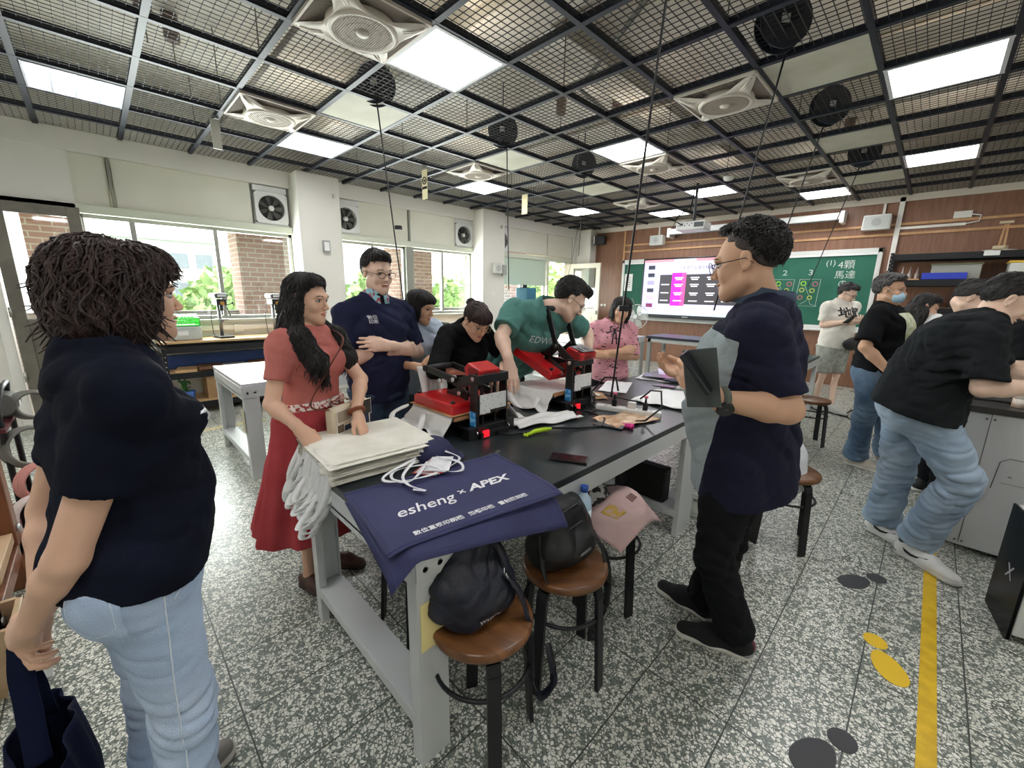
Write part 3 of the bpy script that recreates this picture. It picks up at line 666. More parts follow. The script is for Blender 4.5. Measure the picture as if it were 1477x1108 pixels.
# ---------------------------------------------------------------- drill press bench under the window
PLY = wood_mat('plywood', 'B48E5E', 'D0AE80', (1, .3, 1), .5)
def rack_bench(label, y0, y1, group=None, H=.86):
    o = thing('steel_workbench', label, 'workbench', (-6.17, (y0+y1)/2, 0), group='black slotted workbenches under the windows')
    D = (y1-y0)/2; W = .235
    MB().box(-W-.01, -D-.01, H-.025, W+.01, D+.01, H).build('worktop', PLY, o, bevel=.002)
    for sx in (-1, 1):
        for sy in (-1, 1):
            l = MB(); X, Y = sx*W, sy*D
            l.box(min(X, X-sx*.003), min(Y, Y-sy*.04), 0, max(X, X-sx*.003), max(Y, Y-sy*.04), H-.02).box(min(X, X-sx*.04), min(Y, Y-sy*.003), 0, max(X, X-sx*.04), max(Y, Y-sy*.003), H-.02)
            lo = l.build('leg', BLK, o)
            hs = MB()
            for k in range(15): hs.cyl((X+sx*.0005, Y-sy*.02, .03+k*.055), .006, sx*.001, 8, axis='x').cyl((X-sx*.02, Y+sy*.0005, .03+k*.055), .006, sy*.001, 8, axis='y')
            hs.build('slot_holes', mat('slot_light', 'C9CBC6', .6), lo)
    r = MB()
    for z in (H-.1, .46, .1):
        for s in (-1, 1): r.box(s*W-.003, -D, z-.03, s*W+.003, D, z+.04); r.box(-W, s*D-.003, z-.03, W, s*D+.003, z+.04)
    r.build('rail', BLK, o)
    for z in (.46, .12): MB().box(-W+.005, -D+.005, z+.02, W-.005, D-.005, z+.035).build('shelf_board', PLY, o)
    return o
rack_bench('black slotted workbench with plywood top carrying two drill presses, left window', .45, 2.0)
rack_bench('black slotted workbench under the middle windows, cluttered with small tools', 2.75, 5.2)
def drill(x, y, z, label, rz=0, proto=[None]):
    if proto[0]: return copy_tree(proto[0], (x, y, z), rz, label)
    o = thing('drill_press', label, 'drill press', (x, y, z), rz, 'small bench drill presses'); proto[0] = o
    DK = mat('drill_black', '222326', .4); ST = mat('drill_steel', '8B8C8C', .3, .8)
    MB().box(-.1, -.08, 0, .1, .08, .025).build('base', DK, o, bevel=.006)
    MB().cyl((-.05, 0, .02), .02, .42, 18).build('column', ST, o)
    MB().cyl((.02, 0, .22), .075, .012, 24).box(-.06, -.02, .19, .0, .02, .225).build('work_table', ST, o)
    MB().box(-.09, -.055, .4, .06, .055, .47).cyl((.03, 0, .33), .022, .09, 16).cyl((.03, 0, .28), .01, .06, 10).build('head', DK, o, bevel=.008)
    MB().box(-.11, -.07, .48, .08, .07, .54).build('motor_cover', DK, o, bevel=.02)
    MB().box(-.06, -.0715, .495, .05, -.0705, .525).box(.0805, -.05, .495, .0815, .05, .525).build('cover_label', mat('drill_label', 'C8CAC8', .5), o)
    f = MB()
    for a in (0.3, 2.4, 4.5): f.tube([(.0, .06, .39), (.08*math.cos(a), .1, .39+.1*math.sin(a))], .005, 8).ell((.09*math.cos(a), .105, .39+.115*math.sin(a)), (.011, .011, .016))
    f.build('feed_handle', DK, o)
    MB().cyl((.06, 0, .42), .022, .015, 16, axis='x').build('dial', mat('brass_dial', 'B58E4A', .4, .6), o)
    MB().tube([(-.1, 0, .46), (-.16, -.03, .4), (-.17, -.05, .25), (-.13, -.06, .05), (-.1, -.05, .01)], .004, 6).build('power_cable', DK, o)
    return o
drill(-6.13, 1.08, .86, 'left bench drill press in front of the first window', .2)
drill(-6.13, 1.68, .86, 'right bench drill press, just left of the woman with long black hair', .2)
# green basket in storage box
o = thing('storage_box', 'translucent grey storage box holding the green basket on the bench', 'storage box', (-6.17, .68, .86), 0)
MB().box(-.16, -.17, 0, .16, .17, .16).build('box_body', mat('frosted_box', 'B9BFB8', .35), o, bevel=.015)
MB().box(.161, -.06, .06, .163, .04, .11).build('label', mat('paper_white', 'E8E8E4', .6), o)
o = thing('basket', 'bright green basket on top of the grey storage box', 'basket', (-6.17, .68, 1.022), 0)
mb = MB(); GREEN = mat('green_plastic', '3FD13A', .4)
mb.box(-.15, -.16, 0, .15, .16, .012)
for k in range(22):
    t_ = -.15+k*.3/21
    for s in (-1, 1): mb.box(t_-.003, s*.16-.003, 0, t_+.003, s*.16+.003, .085); mb.box(s*.15-.003, t_*1.06-.003, 0, s*.15+.003, t_*1.06+.003, .085)
for z in (.04, .085):
    for s in (-1, 1): mb.box(-.155, s*.16-.005, z-.006, .155, s*.16+.005, z+.006); mb.box(s*.15-.005, -.165, z-.006, s*.15+.005, .165, z+.006)
mb.build('basket_body', GREEN, o)
mb = MB(); rnd = random.Random(3)
for k in range(9): y = -.13+k*.032; mb.tube([(-.05, y, .03), (-.02, y+.01, .13), (.04, y+.03, .13), (.06, y+.03, .03)], .002, 5)
mb.build('wire_hooks', mat('chrome'), o)
# things on and under the bench
def simple(name, label, cat, mb, m, group=None, bevel=0): return tag(mb.build(name, m, bevel=bevel), label, cat, group)
CARD = mat('cardboard', '9C7B57', .8, col2='AD8B66', nscale=6); CARDL = mat('cardboard_light', 'C09465', .8)
simple('cardboard_box', 'brown cardboard box on the bottom shelf of the drill bench', 'box', MB().box(-6.3, .82, .156, -5.98, 1.28, .42), CARD, bevel=.004)
simple('plant_pot', 'blue pot with green sprig on the bottom bench shelf', 'pot', MB().cyl((-6.05, .64, .156), .055, .11, 20, r2=.07), mat('blue_pot', '2E5FA3', .4))
mb = MB(); rnd = random.Random(5)
for k in range(60):
    a = rnd.uniform(0, 6.28); r_ = rnd.uniform(0, .05); z = rnd.uniform(.27, .4); c = Vector((-6.05+r_*math.cos(a), .62+r_*math.sin(a), z)); u = Vector((rnd.gauss(0, 1), rnd.gauss(0, 1), rnd.gauss(0, 1))).normalized()*.025; v = u.orthogonal()*.5
    mb.add([c-u, c+v, c+u, c-v], [(0, 1, 2, 3)])
mb.tube([(-6.05, .62, .26), (-6.05, .62, .38)], .004, 5)
simple('potted_sprig', 'green plastic sprig standing in the blue pot', 'plant', mb, mat('sprig_green', '3E7A3C', .6))
simple('carton_board', 'orange brown board leaning beside the workbench', 'board', MB().box(-6.42, .1, 0, -6.38, .42, .52), mat('orange_board', 'BE8358', .7))
for k, (y, w_, c_, l) in enumerate(((.62, .2, 'C7A577', 'tan wood offcut lying on the upper bench shelf'), (.85, .24, '6B4A33', 'dark brown wood offcut on the upper bench shelf'), (1.1, .26, 'E1D8C8', 'pale flat offcut on the upper bench shelf'), (1.38, .2, '8E5A3C', 'reddish wood offcut on the upper bench shelf'), (1.62, .24, 'D8D3C6', 'whitish folded board on the upper bench shelf'))):
    simple('wood_offcut', l, 'wood offcut', MB().cbox(-6.1, y+.05, .512+.0155*(k % 2), .3, w_, .03, rz=.1*(k-2)), mat('offcut%d' % k, c_, .7))
simple('blue_crate', 'long blue tray at the back of the upper bench shelf', 'tray', MB().box(-6.38, .5, .5, -6.3, 1.9, .66), mat('blue_tray', '24447F', .5))
simple('floor_tape', 'yellow floor marking tape near the workbench', 'floor tape', MB().box(-5.2, .3, .0005, -5.15, 1.2, .002), mat('yellow_worn', 'CDBB7A', .6))
# ---------------------------------------------------------------- pillar and wall fittings
o = thing('emergency_light', 'small framed white emergency lamp on the first pillar', 'wall lamp', (-6.115, 2.4, 2.05), 0)
MB().box(0, -.05, -.08, .03, .05, .08).build('housing', mat('steel_grey', 'A7A9A8', .4, .5), o, bevel=.006); MB().box(.031, -.035, -.06, .04, .035, .06).build('lens', mat('lens_white', 'F0F0EC', .2), o, bevel=.008)
o = thing('wall_speaker', 'white round-grilled speaker on the second pillar', 'speaker', (-6.115, 5.62, 1.93), 0)
MB().box(0, -.1, -.1, .08, .1, .1).build('cabinet', mat('speaker_white', 'D5D7CF', .5), o, bevel=.015); MB().cyl((.081, 0, 0), .06, .006, 30, axis='x').build('grille', mat('speaker_grille', 'B8BAB2', .7), o)
o = thing('wall_dispenser', 'grey clear fronted dispenser beside the pillar speaker', 'dispenser', (-6.115, 5.8, 1.9), 0)
MB().box(0, -.055, -.1, .07, .055, .1).build('case', mat('smoked_plastic', '9FA39D', .25), o, bevel=.012)
for y, z, l in ((2.55, 2.73, 'tiny white sensor at the top of the first pillar'), (5.75, 2.7, 'tiny dark hook sensor at the top of the second pillar')):
    simple('sensor', l, 'sensor', MB().ell((-6.1, y, z), (.025, .02, .03)).cyl((-6.13, y, z), .012, .03, 10, axis='x'), mat('sensor_w', 'C9C9C2', .5))
simple('coat_hook', 'brass hook on the right side of the second window frame', 'hook', MB().ell((-6.34, 5.36, 1.62), (.02, .03, .045)), mat('brass_old', '9A8560', .5, .4))
simple('wall_plate', 'small blank switch plate low on the second pillar', 'switch plate', MB().box(-6.13, 5.5, 1.42, -6.124, 5.6, 1.49), WHITE)
simple('light_switch', 'pair of white switches on the wood panel by the corner door', 'switch', MB().cyl((-5.77, YF, 1.22), .03, -.02, 16, axis='y').cyl((-5.68, YF, 1.22), .03, -.02, 16, axis='y'), mat('switch_white', 'EDE9E0', .4))
simple('socket_trunking', 'white cable trunking with sockets below the first window', 'trunking', MB().box(XW, .1, .93, XW+.03, 2.05, .99).box(XW, 1.25, .9, XW+.04, 1.36, 1.0), WHITE, bevel=.004)
# blue floor standing drill by the far window
o = thing('pillar_drill', 'blue pillar drill by the far window behind the man in green', 'drill press', (-6.12, 6.5, 0))
BLU = mat('machine_blue', '2F6E86', .45)
MB().box(-.2, -.2, 0, .2, .2, .7).build('stand', mat('stand_grey', 'A8ABA6', .5), o, bevel=.01); MB().cyl((-.08, 0, .7), .035, .65, 18).build('column', mat('drill_steel', '8B8C8C', .3, .8), o)
MB().box(-.18, -.14, 1.3, .16, .14, 1.58).build('head', BLU, o, bevel=.02); MB().cyl((.06, 0, 1.1), .03, .2, 14).build('spindle', mat('drill_steel'), o); MB().cyl((.0, 0, .98), .12, .02, 24).build('work_table', mat('drill_steel'), o)
MB().cyl((-.05, 0, 1.58), .05, .06, 16).build('motor', mat('drill_black', '222326', .4), o)
# small tools cluttered on the middle bench
rnd = random.Random(11)
for k, l in enumerate(('grey toolbox on the middle bench', 'black power tool lying on the middle bench', 'white carton on the middle bench', 'black angle grinder on the middle bench', 'beige tray on the middle bench', 'dark clamp on the middle bench', 'grey cable coil on the middle bench', 'black drill case on the middle bench')):
    y = 2.95+k*.28; c_ = ('8C9192', '26272A', 'D9D9D4', '2E3033', 'B9AE98', '3A3A3C', '77797A', '1F2023')[k]; z = .86
    mb = MB()
    if k in (0, 2, 7): mb.box(-6.25, y-.09, z, -6.02, y+.1, z+.13-.03*(k == 2)).tube([(-6.13, y-.05, z+.13-.03*(k == 2)), (-6.13, y-.04, z+.16), (-6.13, y+.04, z+.16), (-6.13, y+.05, z+.13-.03*(k == 2))], .008, 8)
    elif k == 6:
        for j in range(5): mb.torus((-6.12, y, z+.012+j*.012), .08-.004*j, .009, 24, 6)
    elif k == 4: mb.box(-6.26, y-.1, z, -6.0, y+.1, z+.008).box(-6.26, y-.1, z, -6.25, y+.1, z+.06).box(-6.01, y-.1, z, -6.0, y+.1, z+.06).box(-6.26, y-.1, z, -6.0, y-.09, z+.06).box(-6.26, y+.09, z, -6.0, y+.1, z+.06)
    else: mb.tube([(-6.22, y-.06, z+.04), (-6.12, y, z+.05), (-6.0, y+.05, z+.04)], [.04, .045, .03], 12).tube([(-6.12, y, z+.05), (-6.1, y-.08, z+.03)], .022, 10).cyl((-6.0, y+.05, z+.04), .012, .05, 10, axis='x')
    simple('bench_tool', l, 'tool', mb, mat('tool_%d' % k, c_, .5), 'small tools on the middle bench')
# corner ladder thin cable & black corner speaker
o = thing('corner_speaker', 'black speaker mounted in the corner above the door', 'speaker', (-5.86, YF-.12, 2.72), R(20))
MB().box(-.13, -.1, -.09, .13, .1, .1).build('cabinet', mat('speaker_black', '1D1E22', .5), o, bevel=.01); MB().box(-.02, .08, -.02, .02, .14, .02).build('bracket', BLK, o); MB().box(-.125, -.102, -.08, -.105, -.1, .09).build('side_trim', WHITE, o)
# ---------------------------------------------------------------- front wall
o = thing('chalkboard', 'long green chalkboard with white frame on the wooden front wall', 'chalkboard', (-2.975, YF, 1.6))
BW, BH = 2.275, .65
def chalk_mat():
    return mat('chalk_green', '1F5F4C', .75, col2='2C6D59', nscale=1.6, mixlo=.35, mixhi=.7)
MB().box(-BW+.05, -.03, -BH+.05, BW-.05, -.01, BH-.05).build('board', chalk_mat(), o)
f = MB(); f.box(-BW, -.05, BH-.07, BW, 0, BH).box(-BW, -.05, -BH, -BW+.06, 0, BH).box(BW-.06, -.05, -BH, BW, 0, BH).box(-BW, -.05, -BH, BW, 0, -BH+.06)
f.build('frame', mat('frame_white', 'DCDDD8', .4), o, bevel=.004)
MB().box(-BW, -.11, -BH-.03, BW, 0, -BH).build('chalk_ledge', mat('frame_white'), o, bevel=.006)
MB().box(-BW+.06, -.056, BH-.10, BW-.06, -.03, BH-.07).build('inner_rail', mat('rail_white', 'ECECEA', .4), o)
CH = mat('chalk_white', 'C9D6CC', .9); CG = mat('chalk_lime', 'A6D94E', .9); CP = mat('chalk_pink', 'B5707A', .9); CY_ = mat('chalk_yellow', 'B9C36A', .9)
wr = MB()
def cx_(px): # board coordinate from the photo's writing columns
    return px
def stroke(pts, r=.006, mb=None): (mb or wr).tube([(x, -.032, z) for x, z in pts], r, 4)
# local x of writing: right part of the board
def frame_(x0, x1, z0, z1): stroke([(x0, z1), (x1, z1), (x1-.02, z0), (x0-.03, z0+.02), (x0, z1)], .0035)
CIR = {'lime': CG, 'pink': CP, 'yellow': CY_}
for k, x0 in enumerate((.48, .86, 1.24)):
    frame_(x0, x0+.3, -.28, .18)
    for (dx, dz, m_, r_) in ((.06, .11, 'lime', .035), (.23, .10, 'pink', .035), (.05, 0, 'yellow', .032), (.2, -.01, 'yellow', .032), (.04, -.13, 'pink', .032), (.18, -.13, 'lime' if k != 2 else 'yellow', .03)):
        MB().torus((x0+dx, -.032, dz), r_, .009, 18, 5, axis=(0, 1, 0)).build(m_+'_circle', CIR[m_], o)
    stroke([(x0+.08, .09), (x0+.12, 0), (x0+.17, -.1)], .003); stroke([(x0+.05, -.24), (x0+.12, -.2), (x0+.17, -.14), (x0+.2, -.24), (x0+.3, -.27)], .003)
wr.build('chalk_lines', CH, o)
def vtext(txt, size, x, z, m, par, y=-.033, name='writing', shear=0, bold=0, sx=1.0):
    return text_mesh(name, txt, size, m, par, Matrix.Translation((x, y, z)) @ Matrix.Rotation(R(90), 4, 'X'), shear=shear, bold=bold, sx=sx)
for t_, x, z in (('1', .62, .29), ('2', 1.0, .29), ('3', 1.38, .29)): vtext(t_, .13, x, z, CH, o, name='chalk_numeral', sx=1.3)
for t_, x, z, s_ in (('(1)', 1.64, .44, .12), ('4顆', 1.85, .40, .15), ('馬達', 1.85, .24, .14), ('の', 1.84, .1, .13), ('主', 1.88, -.04, .12), ('主', 1.84, -.2, .12)): vtext(t_, s_, x, z, CH, o, name='chalk_writing')
# poster on the board
p = thing('poster', 'white printed notice stuck on the left end of the chalkboard', 'poster', (-5.07, YF-.034, 1.75))
MB().box(-.1, -.004, -.19, .1, 0, .19).build('sheet', mat('paper_white', 'E8E8E4', .6), p)
mb = MB()
for k in range(5): mb.box(-.07+.02*(k % 2), -.0055, .1-k*.05, .05, -.0042, .112-k*.05)
mb.build('print', mat('print_grey', '6B7570', .7), p)
# interactive display
o = thing('interactive_display', 'large black framed touch screen showing a slide with a pink column', 'display', (-3.62, YF-.2, 1.62))
DW, DH = 1.02, .62
MB().box(-DW, 0, -DH, DW, .08, DH).build('bezel', mat('bezel_black', '14161A', .3), o, bevel=.01)
MB().box(-.4, .08, -.3, .4, .17, .3).build('wall_mount', BLK, o)
def emis(n, c, s=1.25): return mat('screen_'+n, c, .35, emit=s*.29, spec=.2)
def rect(nm, x0, z0, x1, z1, m, d, par): return MB().box(x0, -.0015-d, z0, x1, -.0002-d+.001, z1).build(nm, m, par)
scr = rect('screen', -DW+.035, -DH+.07, DW-.035, DH-.035, emis('bg', 'C9C8F2', 1.0), 0, o)
sx0, sx1, sz0, sz1 = -DW+.035, DW-.035, -DH+.07, DH-.035
W_, H_ = sx1-sx0, sz1-sz0
def srect(nm, u0, v0, u1, v1, c, d=.001, s=1.0): return rect(nm, sx0+u0*W_, sz1-v1*H_, sx0+u1*W_, sz1-v0*H_, emis(c, c, s), d, scr)
srect('title_bar', 0, 0, 1, .045, 'F0909C'); srect('tab', .33, .0, .56, .04, 'D9D4F0', .002)
srect('slide_area', .16, .08, .99, .93, 'D6D4F8', .001); srect('thumbnail_pane', .0, .05, .155, .93, 'BDB9EC', .001)
for k, c_ in enumerate(('3A3D46', '3A3D46', '9D97D8', '3A3D46', 'B9B0E6', '7A2E5A')): srect('thumbnail', .05, .10+k*.14, .125, .17+k*.14, c_, .002)
srect('slide_table', .19, .27, .99, .80, '474449', .002)
srect('pink_column', .325, .24, .475, .83, 'F02CC6', .003, 1.1); srect('pink_edge', .43, .24, .475, .83, 'F7559C', .0035, 1.1)
for i, u in enumerate((.255, .40, .565, .73, .89)):
    for j, v in enumerate((.33, .45, .6, .74)):
        if i == 0 and j == 0: continue
        for q in range(2 if (i and j < 3) else 1): srect('table_text', u-.045+.012*q, v+.032*q-.012, u+.045-.012*q, v+.032*q+.008, 'E6E3EA', .0045)
text_mesh('slide_title', '您需要的設備及解決方案', .075, emis('title', '7F7C9A', .5), scr, Matrix.Translation((sx0+.6*W_, -.004, sz1-.16*H_)) @ Matrix.Rotation(R(90), 4, 'X'), ext=.0003)
srect('taskbar', 0, .95, 1, 1, 'C7DDF5', .001)
mb = MB().box(-.06, -.003, -DH+.025, .06, 0, -DH+.045); mb.build('maker_plate', mat('plate_grey', 'A5A8AC', .4), o)
# rolled projection screen, projector, wall speakers
o = thing('projection_screen', 'long white rolled up projection screen case on the front wall', 'projection screen', (-2.68, YF-.22, 2.74))
MB().box(-1.42, -.06, -.05, 1.42, .06, .06).build('case', mat('case_white', 'E2E3E0', .4), o, bevel=.02)
MB().box(-1.40, -.061, -.062, 1.40, -.02, -.05).build('bottom_bar', mat('bar_dark', '4A4A4C', .5), o)
for s in (-1, 1): MB().box(s*1.42-.03, -.07, -.1, s*1.42+.03, .2, .08).build('end_cap', mat('case_white'), o, bevel=.008)
def wspk(x, y, z, w_, h_, label, proto=None):
    o = thing('box_speaker', label, 'speaker', (x, y, z), group='white box speakers on the front wall')
    mb = MB().prism([(-w_, 0, -h_), (w_, 0, -h_), (w_*.96, 0, h_), (-w_*.96, 0, h_)], (0, .16, 0)); mb.build('cabinet', mat('speaker_white', 'D5D7CF', .5), o, bevel=.012)
    MB().box(-w_+.02, -.004, -h_+.02, w_-.02, 0, h_-.02).build('grille', mat('spk_grille2', 'B9BCB8', .6), o)
    MB().cyl((0, -.006, 0), h_*.55, .004, 24, axis='y').build('cone', mat('spk_cone', 'A4A7A4', .6), o); return o
wspk(-4.42, YF-.17, 2.62, .15, .1, 'white box speaker above the touch screen')
wspk(-.84, YF-.17, 2.62, .17, .11, 'white box speaker right of the rolled projection screen')
simple('speaker_conduit', 'thin white conduit above the speaker over the touch screen', 'conduit', MB().box(-4.44, YF-.03, 2.74, -4.41, YF, 2.96), WHITE)
simple('speaker_conduit', 'thin white conduit above the right box speaker', 'conduit', MB().box(-.8, YF-.03, 2.74, -.77, YF, 2.96), WHITE)
simple('wall_conduit', 'tall white cable trunking right of the chalkboard', 'trunking', MB().box(-.62, YF-.04, 1.9, -.56, YF, 2.96), WHITE)
simple('shelf_conduit', 'white horizontal conduit above the wall shelves', 'trunking', MB().box(-.56, YF-.03, 2.50, .12, YF, 2.535), WHITE)
simple('junction_plate', 'small white junction plate with looped wire above the shelves', 'junction box', MB().box(-.02, YF-.04, 2.60, .16, YF, 2.69).tube([(.16, YF-.03, 2.64), (.25, YF-.03, 2.62), (.24, YF-.03, 2.54), (.12, YF-.03, 2.52)], .008, 8), WHITE)
o = thing('projector', 'white projector hanging from a ceiling pole before the chalkboard', 'projector', (-2.52, 6.0, 2.4), R(6))
MB().box(-.19, -.15, -.06, .19, .15, .05).build('body', mat('projector_white', 'E3E3E2', .4), o, bevel=.015)
mb = MB()
for k in range(6): mb.cyl((-.13+k*.03, -.151, -.005+.025*(k % 2)), .008, -.003, 10, axis='y')
mb.box(.05, -.153, -.03, .17, -.15, .03); mb.build('ports', mat('port_dark', '55585C', .5), o)
MB().cyl((0, 0, .05), .018, .5, 12).box(-.09, -.09, .05, .09, .09, .065).build('pole', mat('pole_grey', '5A5C60', .5, .3), o)
MB().tube([(-.1, -.15, 0), (-.2, -.16, .06), (-.16, -.1, .16), (-.05, -.05, .2), (-.02, -.02, .5)], .008, 8).tube([(-.15, -.15, 0), (-.24, -.12, -.02), (-.22, -.06, .12), (-.03, -.02, .3)], .006, 8).build('cable', BLK, o)
simple('smoke_detector', 'round white smoke detector on the grid by the projector pole', 'smoke detector', MB().lathe([(0, ZC-.05), (.05, ZC-.045), (.065, ZC-.02), (.065, ZC)], (-2.15, 6.05, 0), 24), WHITE)
# ---------------------------------------------------------------- wall shelving at the right of the board
SY0, SY1 = 8.3, 8.82
o = thing('storage_rack', 'black slotted steel storage rack against the front wall at the right', 'rack', (.72, 8.56, 0))
for x in (-1.27, 1.27):
    for y in (-.24, .24):
        l = MB().box(x-.02, y-.003, 0, x+.02, y+.003, 2.12).box(x-.003, y-.02, 0, x+.003, y+.02, 2.12).build('upright', BLK, o)
        mb = MB()
        for k in range(38): mb.cyl((x-.008, y-.004, .05+k*.055), .006, -.0012, 6, axis='y')
        mb.build('slot_holes', mat('slot_light', 'C9CBC6', .6), l)
for z in (.35, .95, 1.36, 1.74, 2.1):
    s_ = MB().box(-1.26, -.24, z-.012, 1.26, .24, z).build('shelf_board', mat('shelf_mdf', 'A8906F', .7), o)
    MB().box(-1.27, -.245, z-.085, 1.27, -.238, z-.002).box(-1.27, .238, z-.085, 1.27, .245, z-.002).build('shelf_beam', BLK, o)
MB().box(-.38, -.248, 2.04, -.24, -.246, 2.1).build('label', mat('paper_white'), o)
def tub(x, z, w_, d_, h_, body, lid, label, y=8.5):
    o = thing('storage_tub', label, 'storage box', (x, y, z), group='tubs on the wall rack')
    mb = MB().box(-w_, -d_, 0, w_, d_, .01).box(-w_, -d_, 0, -w_+.006, d_, h_).box(w_-.006, -d_, 0, w_, d_, h_).box(-w_, -d_, 0, w_, -d_+.006, h_).box(-w_, d_-.006, 0, w_, d_, h_); mb.build('tub_body', body, o, bevel=.004)
    rnd = random.Random(int(x*100)); c = MB()
    for k in range(8): c.cbox(rnd.uniform(-w_*.7, w_*.7), rnd.uniform(-d_*.7, d_*.6), h_*.3+.02*k % .05, .06, .05, h_*.5, rz=rnd.random())
    c.build('contents', mat('tub_contents', 'B9B5A8', .7, col2='7C8A9C', nscale=20), o)
    if lid: MB().box(-w_-.012, -d_-.012, h_, w_+.012, d_+.012, h_+.025).build('lid', lid, o, bevel=.006)
    return o
CLEAR = mat('tub_grey', 'A9AAA2', .35); 
tub(.12, 1.742, .24, .14, .2, CLEAR, mat('lid_olive', '8E8B70', .5), 'greyish tub with olive lid on the rack behind the blue tray', 8.6)
tub(.02, 1.742, .22, .07, .09, mat('tub_blue', '2B3FB5', .4), None, 'bright blue open tray on the rack shelf', 8.38)
tub(.95, 1.742, .36, .17, .2, mat('tub_white', 'D3D4CE', .35), mat('lid_yellow', 'E0B93F', .45), 'white tub with yellow lid on the rack shelf', 8.5)
simple('flat_board', 'thin pale board lying on the rack shelf left of the blue tray', 'board', MB().box(-.45, 8.36, 1.742, -.22, 8.66, 1.757), PINE)
for k, x in enumerate((-.42, -.34, -.26)):
    o = simple('glue_bottle', ('leftmost', 'middle', 'rightmost')[k]+' slim clear bottle at the left end of the rack shelf', 'bottle', MB().lathe([(0, 0), (.025, 0), (.027, .01), (.027, .09), (.012, .12), (.006, .2), (0, .2)], (x, 8.7, 1.742), 14), mat('bottle_clear', 'B8ACA6', .2), 'slim bottles on the rack shelf')
# trophies / models on the top shelf
o = thing('wooden_model', 'pale wooden tower model with cross base on the top of the rack', 'model', (.48, 8.5, 2.1))
MB().bar((-.02, 0, .05), (-.005, 0, .34), .012, .02).bar((.03, 0, .05), (.02, 0, .34), .012, .02).build('mast', PINE, o)
MB().cyl((0, 0, .02), .07, .05, 16).build('hub', mat('pale_ply', 'C8B79A', .6), o); MB().cbox(0, 0, .36, .12, .06, .03).build('top_block', mat('pale_ply'), o)
mb = MB()
for k in range(4): mb.bar((0, 0, .03), (.16*math.cos(k*PI/2+.3), .1*math.sin(k*PI/2+.3), .012), .03, .012)
mb.build('arm', mat('white_plastic', 'D8D8D6', .4), o)
o = thing('robot_model', 'small black and silver machine model at the right of the rack top', 'model', (.78, 8.5, 2.1), .3)
MB().box(-.07, -.06, 0, .07, .06, .1).box(-.05, -.04, .1, .03, .05, .24).box(-.02, -.03, .24, .06, .04, .33).build('body', BLK, o, bevel=.006); MB().cyl((.0, -.07, .2), .03, .02, 14, axis='y').cyl((.0, -.07, .08), .025, .02, 14, axis='y').cyl((.05, -.05, .3), .02, .02, 12, axis='y').build('wheel', CHROME, o)
o = thing('wire_frame_model', 'thin open wooden frame standing behind the black model', 'model', (.85, 8.7, 2.1))
mb = MB()
for a, b_ in (((-.15, 0, .3), (.12, 0, .34)), ((-.15, 0, .3), (-.15, 0, .52)), ((-.15, 0, .52), (.12, 0, .55)), ((.12, 0, 0), (.12, 0, .55))): mb.bar(a, b_, .014, .014)
mb.build('bars', PINE, o)
for k, (x, w_, h_, c_, l) in enumerate(((-.1, .2, .12, '9C9C98', 'grey carton on the rack below the blue tray'), (.2, .12, .2, '2A2B2E', 'black instrument on the rack behind the bowed heads'), (.5, .2, .14, 'A9A69C', 'pale open carton on the rack behind the bowed heads'), (.85, .22, .16, '8A8176', 'brown carton on the rack above the man in the dark shirt'))):
    simple('rack_box', l, 'box', MB().box(x-w_/2, 8.38, 1.362, x+w_/2, 8.7, 1.362+h_).box(x-w_/2-.003, 8.377, 1.362+h_-.03, x+w_/2+.003, 8.703, 1.362+h_), mat('rackb%d' % k, c_, .6))
for k, (x, w_, h_, c_, l) in enumerate(((.0, .3, .2, '30363B', 'dark toolbox on the lower rack shelf'), (.45, .3, .16, 'C8CCD6', 'white wire tray on the lower rack shelf'), (.95, .4, .22, '4A4038', 'dark wooden crate on the lower rack shelf'))):
    simple('rack_box', l, 'box', MB().box(x-w_/2, 8.36, .952, x+w_/2, 8.75, .952+h_).box(x-w_/2-.004, 8.356, .952+h_-.025, x+w_/2+.004, 8.754, .952+h_), mat('rackc%d' % k, c_, .6))
# ---------------------------------------------------------------- teacher's desk, floor fan, boxes
o = thing('long_desk', 'long black topped grey desk before the chalkboard', 'desk', (-1.6, 6.85, 0))
MB().box(-1.75, -.32, .76, .3, .32, .80).build('desktop', mat('desk_black', '1C2030', .3), o, bevel=.004)
for x in (-1.7, .24):
    for y in (-.27, .27): MB().box(x-.03, y-.03, 0, x+.03, y+.03, .76).build('leg', mat('desk_grey', 'A9ACA8', .5), o)
MB().box(-1.72, -.3, .70, .27, -.28, .76).box(-1.72, .28, .70, .27, .3, .76).build('apron', mat('desk_grey'), o)
o = thing('pedestal_fan', 'white pedestal fan standing before the touch screen', 'fan', (-3.3, 6.1, 0), R(0))
FW = mat('fan_white', 'DADCD8', .4)
MB().lathe([(0, 0), (.19, 0), (.2, .02), (.19, .05), (.05, .07), (.03, .1)], n=32).build('base', FW, o); MB().cyl((0, 0, .08), .022, .4, 14, r2=.018).cyl((0, 0, .48), .014, .55, 12).build('pole', FW, o)
MB().ell((0, .06, 1.12), (.06, .09, .06)).build('motor', FW, o)
g = MB()
for k in range(40): a = 2*PI*k/40; g.tube([(.03*math.cos(a), -.06, 1.13+.03*math.sin(a)), (.12*math.cos(a), -.07, 1.13+.12*math.sin(a)), (.185*math.cos(a), -.03, 1.13+.185*math.sin(a))], .0012, 4)
g.torus((0, -.03, 1.13), .187, .006, 36, 6, axis=(0, 1, 0)).cyl((0, -.075, 1.13), .035, .012, 20, axis='y'); g.build('guard', mat('guard_white', 'C9CCC8', .5), o)
b_ = MB()
